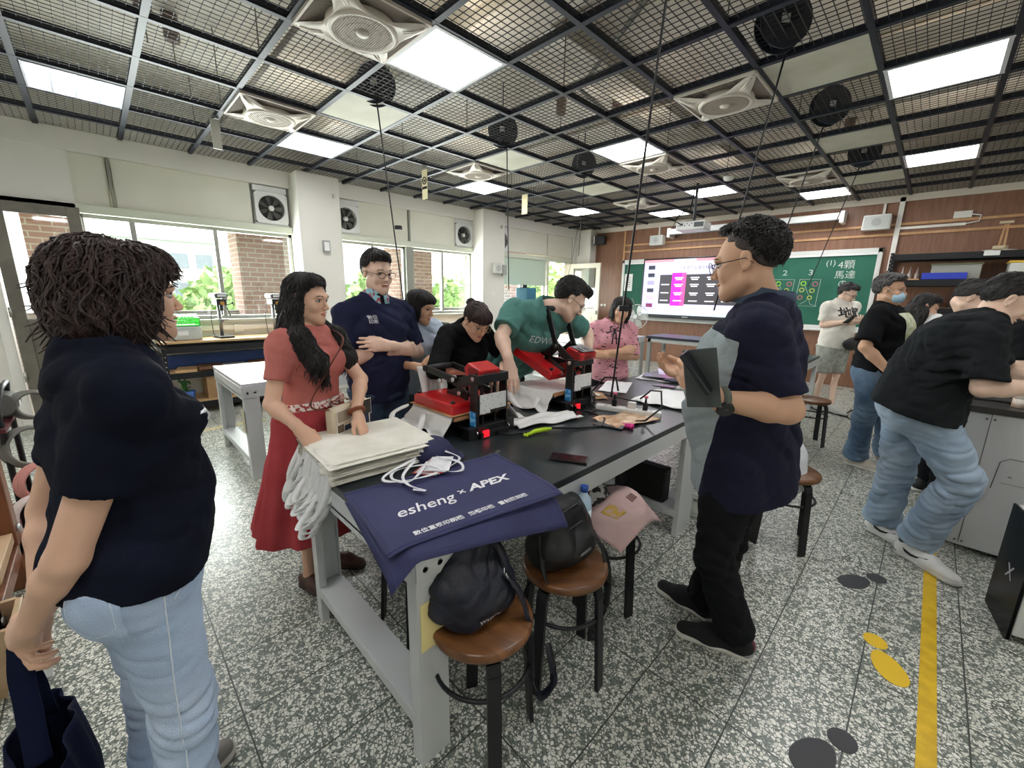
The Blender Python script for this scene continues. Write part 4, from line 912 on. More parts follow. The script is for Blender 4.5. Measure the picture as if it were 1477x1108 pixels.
for k in range(5):
    a = 2*PI*k/5; pts = []
    for t_, w_ in ((.03, .04), (.1, .1), (.165, .09)):
        for s in (-1, 1): pts.append((t_*math.cos(a)-s*w_/2*math.sin(a), -.03+s*.014, 1.13+t_*math.sin(a)+s*w_/2*math.cos(a)))
    b_.add(pts, [(0, 1, 3, 2), (2, 3, 5, 4)])
b_.build('blade', mat('blade_grey', 'B7B9B4', .3), o)
# ---------------------------------------------------------------- on the far tables
ZT = .7655
o = thing('open_carton', 'small open brown cardboard box on the far centre table', 'box', (-1.6, 4.15, ZT), .5)
mb = MB(); w_, h_ = .11, .1
mb.box(-w_, -w_, 0, w_, w_, .004).box(-w_, -w_, 0, -w_+.004, w_, h_).box(w_-.004, -w_, 0, w_, w_, h_).box(-w_, -w_, 0, w_, -w_+.004, h_).box(-w_, w_-.004, 0, w_, w_, h_)
mb.build('carton_body', CARDL, o); MB().add([(-w_, -w_, h_), (w_, -w_, h_), (w_+.02, -w_-.05, h_+.03), (-w_-.02, -w_-.05, h_+.03)], [(0, 1, 2, 3)]).add([(w_, -w_, h_), (w_, w_, h_), (w_+.06, w_+.01, h_+.03), (w_+.06, -w_-.01, h_+.03)], [(0, 1, 2, 3)]).build('flap', CARDL, o)
o = thing('binder_bag', 'blue and white printed bag standing behind the open brown carton', 'bag', (-1.63, 4.55, ZT), .3)
MB().prism([(-.12, 0, 0), (.12, 0, 0), (.15, .1, .24), (-.02, .1, .26)], (0, .09, 0)).build('bag_body', mat('royal_blue', '262C93', .5), o, bevel=.01); MB().bar((-.13, -.004, 0), (-.03, .094, .25), .02, .012).build('white_edge', WHITE, o)
for k, (x, y, c_, l) in enumerate(((-1.42, 4.62, '1F2124', 'black parts box with white label, left of a row on the far table'), (-1.27, 4.7, '23262A', 'black parts box with white label, middle of the row on the far table'), (-1.12, 4.78, 'C3A93A', 'yellow parts box with pale label on the far table'), (-.98, 4.72, '2A2A2C', 'black parts box right of the yellow one on the far table'))):
    o = thing('parts_box', l, 'box', (x, y, ZT), .25, 'labelled parts boxes on the far table')
    MB().box(-.065, -.1, 0, .065, .1, .11).build('box_body', mat('pbox%d' % k, c_, .5), o, bevel=.004); MB().box(-.04, -.1015, .03, .04, -.1005, .075).build('label', mat('paper_white'), o)
simple('dark_case', 'long dark green case lying behind the parts boxes', 'case', MB().cbox(-1.2, 5.0, ZT+.1, .55, .2, .2, rz=.1), mat('case_dark', '25302E', .5), bevel=.01)
def sheet(name, x, y, w_, d_, rz, m, label, cat='paper', z=ZT, seed=1, amp=.004, group=None, th=.001):
    rnd = random.Random(seed); ph = [rnd.uniform(0, 6.28) for _ in range(6)]
    def fn(u, v):
        a, b_ = (u-.5)*w_, (v-.5)*d_; zz = amp*(1+.5*math.sin(9*a/w_+ph[0])*math.sin(8*b_/d_+ph[1])+.3*math.sin(17*a/w_+13*b_/d_+ph[2]))+th
        c, s = math.cos(rz), math.sin(rz); return (x+a*c-b_*s, y+a*s+b_*c, z+zz)
    return simple(name, label, cat, MB().grid(fn, 24, 24, th), m, group)
PAPER = mat('paper_sheet', 'E9E9EA', .6, col2='DCDCE0', nscale=20); PURP = mat('paper_purple', 'A795C4', .6, col2='D8CFE6', nscale=9, mixlo=.45, mixhi=.55)
sheet('white_cloth', -1.13, 2.72, .42, .56, .1, mat('white_cloth', 'E6E7E6', .8, bump=.3, bscale=25), 'crumpled white cloth spread on the second table behind the power strip', 'cloth', amp=.014, seed=4)
sheet('paper_sheet', -1.62, 2.75, .2, .4, .4, PAPER, 'white sheet lying behind the brown envelope', seed=2)
sheet('brown_envelope', -1.58, 2.35, .2, .2, .8, mat('kraft_paper', 'AD8762', .7), 'small brown kraft envelope beside the open heat press', 'envelope', seed=3, amp=.006)
sheet('paper_sheet', -1.52, 3.35, .4, .32, .2, PAPER, 'white sheet under the tablets on the second table', seed=7)
sheet('paper_sheet', -1.15, 3.55, .36, .5, .1, mat('paper_cyan', 'CFEFF2', .6, col2='F2F4F8', nscale=6), 'white and turquoise printed sheet beside the man in the grey and navy polo', seed=8)
sheet('purple_print', -1.5, 3.68, .42, .4, .5, PURP, 'purple and white printed cloth lying on the second table', 'cloth', amp=.012, seed=9)
sheet('purple_print', -1.05, 4.1, .3, .4, .2, mat('paper_violet', '8F8BB8', .6), 'violet sheet near the parts boxes', 'paper', seed=19)
simple('tablet', 'black tablet lying on the white sheet of the second table', 'tablet', MB().cbox(-1.55, 3.32, ZT+.022, .26, .17, .009, rz=.3), mat('tablet_black', '1B1D22', .2), bevel=.003)
simple('tablet_case', 'dark folded case beside the tablet on the second table', 'case', MB().cbox(-1.36, 3.28, ZT+.018, .22, .14, .012, rz=.1), mat('case_navy', '23283B', .6), bevel=.003)
simple('phone', 'black phone lying at the edge of the white cloth', 'phone', MB().cbox(-1.32, 2.93, ZT+.03, .16, .075, .009, rz=.2), mat('tablet_black'), bevel=.003)
simple('camouflage_cloth', 'dark folded patterned cloth beside the white cloth', 'cloth', MB().cbox(-1.12, 3.02, ZT+.03, .26, .12, .02, rz=.1), mat('camo', '5E6258', .8, col2='C9CBC4', nscale=30), bevel=.006)
sheet('paper_sheet', -4.0, 1.5, .3, .21, .2, PAPER, 'loose sheet on the white topped table behind the man in navy', seed=12)
sheet('paper_sheet', -4.05, 1.95, .3, .21, .9, PAPER, 'loose sheet on the white topped table, farther one', seed=13)
sheet('paper_sheet', -3.9, 3.4, .3, .21, .4, PAPER, 'open sheet on the pale table beside the man in green', seed=14)
simple('laptop_cable', 'black cable lying on the pale table beside the man in green', 'cable', MB().tube([(-3.8, 3.0, ZT+.006), (-3.7, 3.2, ZT+.006), (-3.85, 3.5, ZT+.006), (-3.6, 3.7, ZT+.006)], .005, 6), BLK)
# ---------------------------------------------------------------- floor marks
simple('floor_tape', 'yellow floor tape running along the right walkway', 'floor tape', MB().box(.195, -1.2, .0004, .245, 4.9, .0016), mat('tape_yellow', 'E2BC2A', .45, col2='D0A81E', nscale=14))
def footprint(x, y, rz, m, label, s=1):
    o = thing('footprint_sticker', label, 'floor sticker', (x, y, .0008), rz, 'footprint stickers on the floor')
    s = 1.2
    def oval(cx, cy_, a, b_, skew=0): return [(s*(cx+a*math.cos(t)*(1+.12*math.sin(t)*skew)), s*(cy_+b_*math.sin(t)), 0) for t in [2*PI*k/24 for k in range(24)]]
    MB().prism(oval(0, .045, .044, .075, 1), (0, 0, .0012)).build('sole', m, o); MB().prism(oval(-.008, -.075, .034, .038), (0, 0, .0012)).build('heel', m, o)
DG = mat('sticker_dark', '3C3D40', .6, bump=.1); YG = mat('sticker_yellow', 'E6BE22', .5, bump=.1)
footprint(-.02, 1.50, R(160), DG, 'dark footprint sticker at the bottom edge of the photo'); footprint(-.035, 2.68, R(150), DG, 'small dark footprint sticker left of the yellow tape'); footprint(.085, 2.12, R(205), YG, 'yellow footprint sticker beside the yellow tape')
# ---------------------------------------------------------------- machines at the right
o = thing('laser_cutter', 'large light grey laser cutter cabinet at the right', 'machine', (.22, 3.46, 0))
MG = mat('machine_grey', 'C3C4C4', .4, .1)
MB().box(0, 0, .03, 1.6, 1.0, .84).build('cabinet', MG, o, bevel=.006)
MB().box(-.005, -.005, .84, 1.6, 1.0, .875).build('top_band', mat('band_dark', '33302F', .4), o)
mb = MB().box(.105, -.0015, .05, .108, 0, .84).box(.62, -.0015, .05, .623, 0, .84).box(.2, -.0015, .46, .6, 0, .462)
mb.tube([(.17, -.001, .42), (.18, -.001, .58), (.21, -.001, .605), (.6, -.001, .60)], .002, 5)
for x in (.09, .12): mb.cyl((x, 0, .81), .006, -.002, 10, axis='y'); mb.cyl((x, 0, .06), .006, -.002, 10, axis='y')
mb.build('panel_seam', mat('seam', '5B5B5B', .6), o)
MB().box(.22, -.003, .5, .235, 0, .505).build('keyhole', mat('seam'), o)
for x in (.1, 1.4): MB().cyl((x, .1, 0), .03, .04, 12).build('castor', BLK, o)
MB().box(.0, .25, .875, 1.6, 1.0, 1.0).build('lid', mat('lid_grey', '77797C', .3), o, bevel=.01)
o = thing('tower_unit', 'black glass fronted unit with a white cross mark at the right edge', 'machine', (.455, 2.62, 0), R(11.5))
mb = MB().box(.012, 0, .035, .7, .26, .55); mb.build('body', mat('tower_white', 'CFCFCB', .4), o, bevel=.01)
MB().prism([(0, 0, .012), (0, .02, .0), (0, .26, .03), (0, .26, .55), (0, 0, .55)], (.012, 0, 0)).build('glass_front', mat('black_glass', '07080A', .25, spec=.12), o, bevel=.004)
text_mesh('cross_mark', 'X', .09, mat('mark_grey', '9FA3A6', .5), o, Matrix.Translation((-.001, .12, .27)) @ Matrix.Rotation(R(-90), 4, 'Z') @ Matrix.Rotation(R(90), 4, 'X'))
simple('drink_bottle', 'green labelled plastic bottle on the laser cutter', 'bottle', MB().lathe([(0, 0), (.032, 0), (.034, .01), (.034, .14), (.014, .18), (.014, .2), (0, .2)], (.55, 3.62, .876), 18), mat('bottle_green', '7FBF8A', .2))
simple('tape_roll', 'brown and white tape rolls stacked on the laser cutter', 'tape', MB().cyl((.44, 3.6, .876), .045, .05, 24).cyl((.44, 3.6, .928), .04, .045, 24), mat('tape_tan', 'B98A66', .5, col2='E6DDD2', nscale=9))
# ---------------------------------------------------------------- on the foreground table
COTTON = mat('cotton_cream', 'E6E4D8', .9, col2='DAD7C8', nscale=8, bump=.15, bscale=90)
COTW = mat('cotton_white', 'E9E9E6', .85, bump=.2, bscale=60)
NAVYW = mat('nonwoven_navy', '2B2E56', .7, col2='32355F', nscale=5, bump=.25, bscale=300)
rnd = random.Random(21)
NB = 12; ORD = ('first', 'second', 'third', 'fourth', 'fifth', 'sixth', 'seventh', 'eighth', 'ninth', 'tenth', 'eleventh', 'twelfth')
for k in range(NB):
    w_, d_ = .42+rnd.uniform(-.006, .006), .45+rnd.uniform(-.006, .006); z0 = .7665+k*.0066; ox, oy = rnd.uniform(-.01, .01), rnd.uniform(-.01, .01); ph = rnd.uniform(0, 6)
    o = thing('cotton_tote', 'cream cotton tote, '+ORD[NB-1-k]+' from the top of the stack on the table corner' if k < NB-1 else 'topmost cream cotton tote of the stack on the table corner', 'tote bag', (-1.6+ox, .745+oy, z0), -.06+rnd.uniform(-.012, .012), 'stack of cream cotton totes')
    def fn(u, v, w_=w_, d_=d_, ph=ph, k=k):
        a, b_ = (u-.5)*w_, (v-.5)*d_; e_ = min(u, 1-u, v, 1-v); r_ = min(1, e_*12)
        a *= 1-.045*abs(2*v-1)**6; b_ *= 1-.045*abs(2*u-1)**6; return (a, b_, .0012+.0046*r_**.5+(.003*math.sin(9*u+ph)*math.sin(7*v) if k == NB-1 else 0)*r_)
    MB().grid(fn, 22, 22, .0).grid(lambda u, v: ((.5-u)*w_, (v-.5)*d_, .001), 6, 6).build('fabric', COTTON, o)
    for q in range(3):
        mb = MB(); xs_ = rnd.uniform(-.2, .1)+q*.02; sp = rnd.uniform(.05, .12); dz = rnd.uniform(.12, .24); out = rnd.uniform(.02, .1)
        base = -d_/2; zb = 0.0; n = 18; L_ = []
        for i in range(n+1):
            t = i/n; s = math.sin(PI*t); xx = xs_+(t-.5)*sp*(1+.3*s); yy = base+.03-s*(.03+out*.6)-.02*math.sin(3*PI*t+ph); zz = zb-(dz+z0-.7665)*s**.8*(1 if s > .12 else s/.12) if s > 0 else zb
            L_.append(Vector((xx+.01*math.sin(7*t+ph), yy-.02*s, zz+.004)))
        for i in range(n):
            a, b_ = L_[i], L_[i+1]; d = (b_-a); 
            wv = Vector((.2, 1, .0)).normalized()*.012; t2 = d.cross(wv).normalized()*.0012 if d.length > 1e-6 else Vector((0, 0, .001))
            mb.add([a-wv-t2, a+wv-t2, a+wv+t2, a-wv+t2, b_-wv-t2, b_+wv-t2, b_+wv+t2, b_-wv+t2], [(0, 1, 5, 4), (1, 2, 6, 5), (2, 3, 7, 6), (3, 0, 4, 7)], True)
        mb.build('strap', COTW, o)
# navy non-woven bag with print
BL, BR, TL = Vector((-.905, .455, 0)), Vector((-.82, 1.085, 0)), Vector((-1.30, .53, 0))
u_ = (BR-BL).normalized(); v_ = (TL-BL)-u_*(TL-BL).dot(u_); v_.normalize(); BWd, BDp = (BR-BL).length, .415
Mb = Matrix(((u_.x, v_.x, 0, BL.x), (u_.y, v_.y, 0, BL.y), (0, 0, 1, .7665), (0, 0, 0, 1)))
def navybag(dx, dy, rz, z, droop, label, printed):
    o = bpy.data.objects.new('nonwoven_bag', None); COL.objects.link(o); o.matrix_world = Mb @ Matrix.Translation((dx, dy, z)) @ Matrix.Rotation(rz, 4, 'Z'); tag(o, label, 'tote bag', 'navy bags with white print'); M_ = o.matrix_world.copy()
    def fn(u, v):
        a = u*BWd; b_ = v*BDp; zz = .004+.0007*math.sin(5*u+3*v)
        q = M_ @ Vector((a, b_, 0)); ov = max(0, q.x+.888)+max(0, .515-q.y); zz -= droop*min(ov, .12)**1.35
        return (a, b_, zz)
    b = MB().grid(fn, 44, 30, .0035).build('bag_body', NAVYW, o)
    st = MB()
    for vv in (.035, .95): st.tube([Vector(fn(k/30, vv))+Vector((0, 0, .0012)) for k in range(31)], .0009, 4)
    for uu in (.025, .975): st.tube([Vector(fn(uu, k/30))+Vector((0, 0, .0012)) for k in range(31)], .0009, 4)
    st.build('stitching', mat('stitch_navy', '3C3F6E', .7), o)
    if printed:
        WP = mat('print_white', 'F2F2F4', .6)
        Z = .0054
        text_mesh('print', 'esheng', .077, WP, o, Matrix.Translation((.19, .176, Z)), .0004, .28, .0004, .95)
        text_mesh('print', '×', .06, WP, o, Matrix.Translation((.334, .188, Z)), .0004)
        text_mesh('print', 'APEX', .062, WP, o, Matrix.Translation((.445, .196, Z)), .0004, .35, .002, 1.12)
        text_mesh('print', '數位直噴印刷機   熱轉印機   雷射雕刻機', .0235, WP, o, Matrix.Translation((.300, .046, Z)), .0004, 0, .0004, 1.0)
    return o
navybag(-.012, -.04, -.012, -.001, 2.1, 'lower navy non-woven bag peeking out beneath the printed one at the table corner', False)
navybag(0, 0, 0, .0055, .55, 'upper navy bag with white print lying flat on the near table corner', True)
# small navy pouch, red and white cards, white ribbon
o = thing('navy_cap', 'small rounded navy cap lying between the cotton totes and the printed bag', 'cap', (-1.43, .93, .768), .4)
MB().grid(lambda u, v: (.1*math.cos(2*PI*u)*math.cos(v*PI/2)**.6*1.15, .085*math.sin(2*PI*u)*math.cos(v*PI/2)**.6*1.15, .075*math.sin(v*PI/2)), 32, 10).build('crown', mat('cap_navy', '23264A', .8, bump=.2, bscale=120), o)
MB().grid(lambda u, v: (.09+.07*v*math.sin(PI*u)**.5 if 0 < u < 1 else .09, (u-.5)*.16, .012-.01*v), 16, 4, .003).build('brim', mat('cap_navy'), o)
MB().bar((-.02, -.084, .05), (.03, -.084, .052), .004, .012).build('tag', WHITE, o)
REDC = mat('card_red', 'C9473A', .6); 
for k in range(6):
    t_ = sheet('cards', -1.285+.004*k, .845+.006*k, .085, .14, .5+.06*k, REDC if k in (0, 3) else PAPER, 'small %s card, %s from the bottom of the fanned stack' % ('red' if k in (0, 3) else 'white', ORD[k]), 'card', z=.7795+.003*k, amp=.0005, seed=k, group='cards fanned on the printed bag')
mb = MB()
def ribbon(mb, pts, w_=.011, th=.0012, flat=None):
    P = [Vector(p) for p in pts]; Q = []
    for i in range(len(P)-1):      # catmull-rom
        p0, p1, p2, p3 = P[max(i-1, 0)], P[i], P[i+1], P[min(i+2, len(P)-1)]
        for k in range(6):
            t = k/6; Q.append(.5*((2*p1)+(p2-p0)*t+(2*p0-5*p1+4*p2-p3)*t*t+(3*p1-p0-3*p2+p3)*t**3))
    Q.append(P[-1]); vs = []
    for i, q in enumerate(Q):
        d = (Q[min(i+1, len(Q)-1)]-Q[max(i-1, 0)]).normalized(); s = d.cross(Vector((0, 0, 1)))
        if s.length < .2: s = Vector((1, 0, 0))
        s.normalize(); s = (s+Vector((0, 0, .35*math.sin(i*.55)))).normalized(); n = s.cross(d).normalized()
        vs += [q-s*w_/2-n*th/2, q+s*w_/2-n*th/2, q+s*w_/2+n*th/2, q-s*w_/2+n*th/2]
    fs = []
    for i in range(len(Q)-1):
        a = 4*i
        for j in range(4): fs.append((a+j, a+(j+1) % 4, a+4+(j+1) % 4, a+4+j))
    fs += [(3, 2, 1, 0), tuple(4*(len(Q)-1)+j for j in range(4))]
    return mb.add(vs, fs, True)
z = .79
for pts in ([(-1.22, .82, z+.02), (-1.16, .72, z), (-1.13, .64, z), (-1.2, .6, z+.004), (-1.27, .66, z+.006), (-1.2, .8, z+.016), (-1.1, .86, z), (-1.06, .93, z), (-1.14, .97, z+.006), (-1.25, .9, z+.02)],
            [(-1.28, .78, z+.02), (-1.2, .66, z+.004), (-1.1, .63, z), (-1.0, .66, z-.004), (-1.04, .62, z)], [(-1.3, .8, z+.022), (-1.25, .58, z+.004), (-1.17, .6, z), (-1.12, .76, z), (-1.14, .9, z), (-1.2, 1.02, z), (-1.28, .98, z+.02)]): ribbon(mb, [(-1.27+(a+1.2)*.72, .80+(b-.78)*.72, c) for a, b, c in pts])
tag(mb.build('white_ribbon', mat('ribbon_white', 'E6E6EA', .6)), 'tangled white ribbon lying over the cards and the navy bag', 'ribbon')
# white tees on the presses
def drape(x0, x1, y0, y1, z, drops, label, seed, name='white_tee'):
    rnd = random.Random(seed); ph = [rnd.uniform(0, 6) for _ in range(4)]
    def fn(u, v):
        x = x0+(x1-x0)*u; y = y0+(y1-y0)*v; zz = z+.002*math.sin(11*u+ph[0])*math.sin(9*v+ph[1])
        cx0, cx1, cy0, cy1 = drops
        dx = max(cx0-x, 0, x-cx1); dy = max(cy0-y, 0, y-cy1); d = math.hypot(dx, dy)
        fold = .018*math.sin(38*v+ph[2]+3*u)*min(1, d*14)+.012*math.sin(30*u+ph[3])*min(1, d*14)
        if d > 0:
            dr = min(d*.85, z-.772-.006*math.sin(15*u+ph[0])); f = min(1, d/.02); zz -= dr*f
            if dr >= z-.78: zz = .772+.008*(1+math.sin(14*u+11*v+ph[2]))
            pull = min(d, .5)*.55; 
            x -= (cx1-x if x < cx0 else (x-cx1 if x > cx1 else 0))*0; zz += fold*.3
            if x < cx0: x = cx0-(cx0-x)*.5+fold*.5
            if x > cx1: x = cx1+(x-cx1)*.9
            if y < cy0: y = cy0-(cy0-y)*.55+fold*.5
            if y > cy1: y = cy1+(y-cy1)*.8
        return (x, y, zz)
    return tag(MB().grid(fn, 70, 70, .003).build(name, COTW), label, 't-shirt')
drape(-2.02, -1.52, 1.0, 1.66, .8755, (-1.86, -1.45, 1.13, 1.5), 'white cloth drooping over the lower platen of the closed press', 5, 'white_cloth')
drape(-2.0, -1.52, 1.72, 2.42, .8755, (-1.86, -1.45, 1.87, 2.24), 'white cloth spread on the platen of the open heat press', 6, 'white_cloth')
sheet('press_paper', -1.69, 1.31, .37, .4, 0, mat('kraft_pad', 'B98A5E', .7), 'thin brown sheet under the red plate of the closed press', z=.8785, amp=.0003, seed=3)
sheet('white_cloth', -1.42, 1.68, .16, .42, -.25, COTW, 'white cloth tail lying on the black top between the presses', 'cloth', amp=.012, seed=31, th=.004)
mb = MB(); ribbon(mb, [(-1.9, 1.12, .86), (-1.93, 1.04, .82), (-1.84, 1.0, .775), (-1.74, 1.02, .772), (-1.76, 1.1, .8), (-1.8, 1.13, .86)], .03, .003); ribbon(mb, [(-1.72, 1.1, .85), (-1.66, 1.02, .79), (-1.7, .99, .772), (-1.8, .98, .772), (-1.87, 1.0, .772)], .028, .003)
tag(mb.build('tote_strap', COTW), 'white cotton strap loop hanging from the cloth on the closed press', 'strap')
mb = MB(); ribbon(mb, [(-1.9, 1.86, .86), (-1.8, 1.8, .8), (-1.68, 1.76, .772), (-1.6, 1.78, .79), (-1.62, 1.86, .85)], .03, .003)
tag(mb.build('tote_strap', COTW), 'white cotton strap loop hanging from the cloth on the open press', 'strap')
# phones, pouch, key charm, clip, power strip
def phone(x, y, rz, label, scr, zz=ZT):
    o = thing('phone', label, 'phone', (x, y, zz), rz, None)
    MB().box(-.038, -.08, 0, .038, .08, .009).build('body', mat('phone_black', '16171B', .25), o, bevel=.004); MB().box(-.035, -.076, .0091, .035, .076, .0096).build('screen', scr, o)
    MB().cyl((-.018, .055, .0096), .008, .001, 12).cyl((.0, .04, .0096), .008, .001, 12).build('lens', mat('lens_dark', '32353A', .1), o)
    return o
phone(-.99, 1.34, R(-62)+PI, 'black phone lying alone near the edge of the foreground table', mat('screen_dim', '2A1218', .12, spec=.8))
phone(-1.12, 1.86, R(-75), 'phone in a grey case beside the brown plastic pouch', mat('phone_grey', '3A3F42', .3))
sheet('plastic_pouch', -1.12, 2.03, .2, .34, -.25, mat('kraft_gloss', 'B98E68', .2, col2='D3B596', nscale=12), 'brown glossy plastic pouch near the power strip', 'pouch', amp=.01, seed=41)
mb = MB()
for k in range(7): a = k*.9; mb.ell((-1.03+.016*math.cos(a), 1.91+.016*math.sin(a), ZT+.014), (.01, .01, .012), 10, 6)
mb.tube([(-1.05, 1.93, ZT+.01), (-1.08, 1.93, ZT+.015), (-1.1, 1.9, ZT+.012)], .002, 5)
tag(mb.build('key_charm', mat('charm_pink', 'D92E86', .4)), 'bright pink key charm beside the grey phone', 'key charm')
o = thing('clip_tool', 'lime green hook clip on a black cable in front of the press', 'clip', (-1.29, 1.47, ZT), -.2)
MB().tube([(-.005, -.06, .01), (-.01, 0, .018), (0, .06, .02), (.0, .09, .018)], [.008, .012, .011, .007], 10).torus((.0, -.055, .012), .018, .006, 20, 6, a0=.5, a1=5).build('clip_body', mat('lime', 'B8DE1E', .4), o)
mb = MB(); mb.tube([(-1.45, 1.3, .78), (-1.36, 1.36, .775), (-1.31, 1.43, .785), (-1.28, 1.56, .785), (-1.2, 1.7, .773), (-1.14, 1.82, .772), (-1.2, 1.94, .774), (-1.34, 1.99, .776), (-1.4, 2.05, .78)], .006, 8)
tag(mb.build('power_cable', BLK), 'black power cable curving from the closed press past the phones', 'cable')
o = thing('power_strip', 'white power strip with two black plugs on the foreground table', 'power strip', (-1.19, 2.17, ZT), R(-72)+PI/2*0)
MB().box(-.028, -.19, 0, .028, .19, .032).build('strip_body', mat('strip_white', 'E2E2DF', .4), o, bevel=.006)
mb = MB()
for k in range(5): y = -.13+k*.065; mb.box(-.012, y-.01, .032, -.008, y+.01, .0325).box(.008, y-.01, .032, .012, y+.01, .0325)
mb.build('socket_slots', BLK, o)
for y in (-.08, .1): MB().box(-.015, y-.014, .032, .015, y+.014, .075).cyl((0, y, .075), .008, .03, 12, r2=.005).build('plug', BLK, o, bevel=.004)
for y in (-.08, .1): MB().cyl((0, y, .105), .012, .012, 12).build('pink_tag', mat('charm_pink2', 'E4718E', .5), o)
MB().box(-.018, 0, .032, .018, .045, .07).build('adapter', mat('strip_white'), o, bevel=.004)
mb = MB(); mb.tube([(-1.1, 2.14, .875), (-1.05, 2.16, .93), (-.98, 2.14, .94), (-.95, 2.1, .86), (-1.02, 2.06, .78), (-1.06, 2.03, .774)], .005, 8); tag(mb.build('plug_cable', BLK), 'black cable arching from the near plug of the power strip', 'cable')
mb = MB(); mb.tube([(-1.28, 2.2, .88), (-1.3, 2.2, .96), (-1.38, 2.2, .95), (-1.45, 2.17, .85), (-1.42, 2.12, .79), (-1.36, 2.08, .775), (-1.33, 2.0, .775), (-1.42, 1.96, .78)], .006, 8); tag(mb.build('plug_cable', BLK), 'black cable looping from the far plug to the open press', 'cable')
# ---------------------------------------------------------------- cable reels above the mesh with cords
def reel(x, y, rz, label, end, proto=[None], sway=(0, 0), plug=True):
    o = thing('cable_reel', label, 'cable reel', (x, y, 3.12), rz, 'cable reels above the ceiling mesh')
    D_ = mat('reel_black', '1D2330', .45)
    MB().cyl((0, -.04, 0), .155, .008, 36, axis='y').cyl((0, .032, 0), .155, .008, 36, axis='y').cyl((0, -.04, 0), .06, .08, 24, axis='y').build('flange', D_, o)
    mb = MB()
    for k in range(5): mb.torus((0, -.028+k*.014, 0), .11, .008, 30, 6, axis=(0, 1, 0))
    mb.build('wound_cable', BLK, o); MB().box(-.03, -.0425, -.02, .02, -.041, .03).build('label', mat('reel_label', 'BFC2C4', .5), o)
    MB().bar((0, 0, .05), (0, 0, .45), .03, .01).build('hanger', D_, o)
    return o
REELS = []
RD = [(-.95, 1.75, 'black cable reel above the foreground table, just out of the picture'), (-.95, 3.27, 'largest-looking black cable reel at the upper right'), (-3.55, 1.9, 'black cable reel right of the nearest window pillar'), (-3.5, 3.3, 'black cable reel near the top centre of the ceiling'), (-.94, 4.86, 'cable reel below a blanking board at the upper right'), (-3.54, 4.8, 'small-looking cable reel near the centre LED panel'), (-.86, 6.56, 'cable reel nearest the wall shelves')]
for x, y, l in RD: REELS.append(reel(x, y, .75 if y < 6 else .1, l, None))
bpy.context.view_layer.update()
cord_m = mat('cord_black', '111114', .5)
def cord(ri, a, b_, k=6, sw=.0, r_=.006, box=None):
    A, B_ = Vector(a), Vector(b_); inv = REELS[ri].matrix_world.inverted(); pts = [inv @ (A.lerp(B_, i/k)+Vector((sw*math.sin(PI*i/k), 0, 0))) for i in range(k+1)]
    o = MB().tube(pts, r_, 6).build('hanging_cord', cord_m, REELS[ri])
    if box: MB().box(-.028, -.02, -.016, .028, .02, .016).build('cord_stop', cord_m, o, loc=inv @ Vector(box), bevel=.004)
cord(1, (-.93, 3.36, 3.02), (-1.2, 3.4, 1.35)); cord(0, (-.96, 1.85, 3.02), (-1.335, 2.215, .83), box=(-1.24, 2.123, 1.38))
cord(2, (-3.5, 1.87, 3.0), (-3.25, 1.92, 1.2), box=(-3.3, 1.91, 1.98)); cord(3, (-3.48, 3.34, 3.0), (-3.5, 3.42, 1.5)); cord(4, (-.97, 4.9, 3.0), (-1.35, 5.3, 1.6)); cord(5, (-3.52, 4.8, 3.0), (-3.7, 5.0, 2.0)); cord(6, (-.88, 6.6, 3.0), (-1.2, 6.6, 1.6))
simple('thin_cable', 'thin cable hanging in the far corner by the open door', 'cable', MB().tube([(-5.9, 7.9, 2.98), (-6.0, 7.86, 2.2), (-6.15, 7.8, 1.5)], .004, 6), cord_m)
simple('hanging_tag', 'yellow hanging number tag with a black round sign below the ceiling', 'sign', MB().box(-4.9, 3.2, 2.62, -4.78, 3.204, 2.97), mat('tag_cream', 'D9CFA9', .6))
simple('hanging_tag', 'plain cream tag hanging from the ceiling near the second pillar', 'sign', MB().box(-4.85, 5.0, 2.68, -4.73, 5.004, 2.97), mat('tag_cream'))
simple('hanging_tag', 'pale strip hanging from the ceiling above the first window', 'sign', MB().box(-4.95, .98, 2.72, -4.93, 1.05, 2.97), mat('tag_pale', 'CFCFC4', .6))
o = MB().torus((-4.84, 3.198, 2.84), .04, .007, 24, 6, axis=(0, 1, 0)).cyl((-4.84, 3.199, 2.84), .016, -.003, 14, axis='y').box(-4.89, 3.196, 2.74, -4.79, 3.199, 2.77); simple('tag_symbol', 'black round symbol on the yellow hanging tag', 'sign', o, BLK)
# ---------------------------------------------------------------- figures: smooth blended bodies, meshed with surface nets
A_ = lambda *v: np.array(v, dtype=np.float64)
def nrm(v): v = np.asarray(v, float); return v/(np.linalg.norm(v)+1e-12)
class Cone:     # tapered limb, optionally flattened along n by factor s
    def __init__(s, a, b, ra, rb, k=.02, n=None, fl=1.0):
        s.a, s.b, s.ra, s.rb, s.k = A_(*a), A_(*b), ra, rb, k; s.ab = s.b-s.a; s.L2 = max(s.ab@s.ab, 1e-9); s.n = None if n is None else nrm(n); s.fl = fl
    def __call__(s, P):
        q = P-s.a; t = np.clip((q@s.ab)/s.L2, 0, 1); q = q-t[:, None]*s.ab; r = s.ra+(s.rb-s.ra)*t
        if s.n is not None: q = q+(q@s.n)[:, None]*s.n*(1/s.fl-1)
        return np.sqrt((q*q).sum(1))-r
class Ell:
    def __init__(s, c, r, M=None, k=.02): s.c, s.r, s.k = A_(*c), A_(*r), k; s.M = np.eye(3) if M is None else M    # rows of M: local axes in world
    def __call__(s, P):
        q = (P-s.c)@s.M.T; k0 = np.sqrt(((q/s.r)**2).sum(1)); k1 = np.sqrt(((q/s.r**2)**2).sum(1)); return k0*(k0-1)/np.maximum(k1, 1e-9)
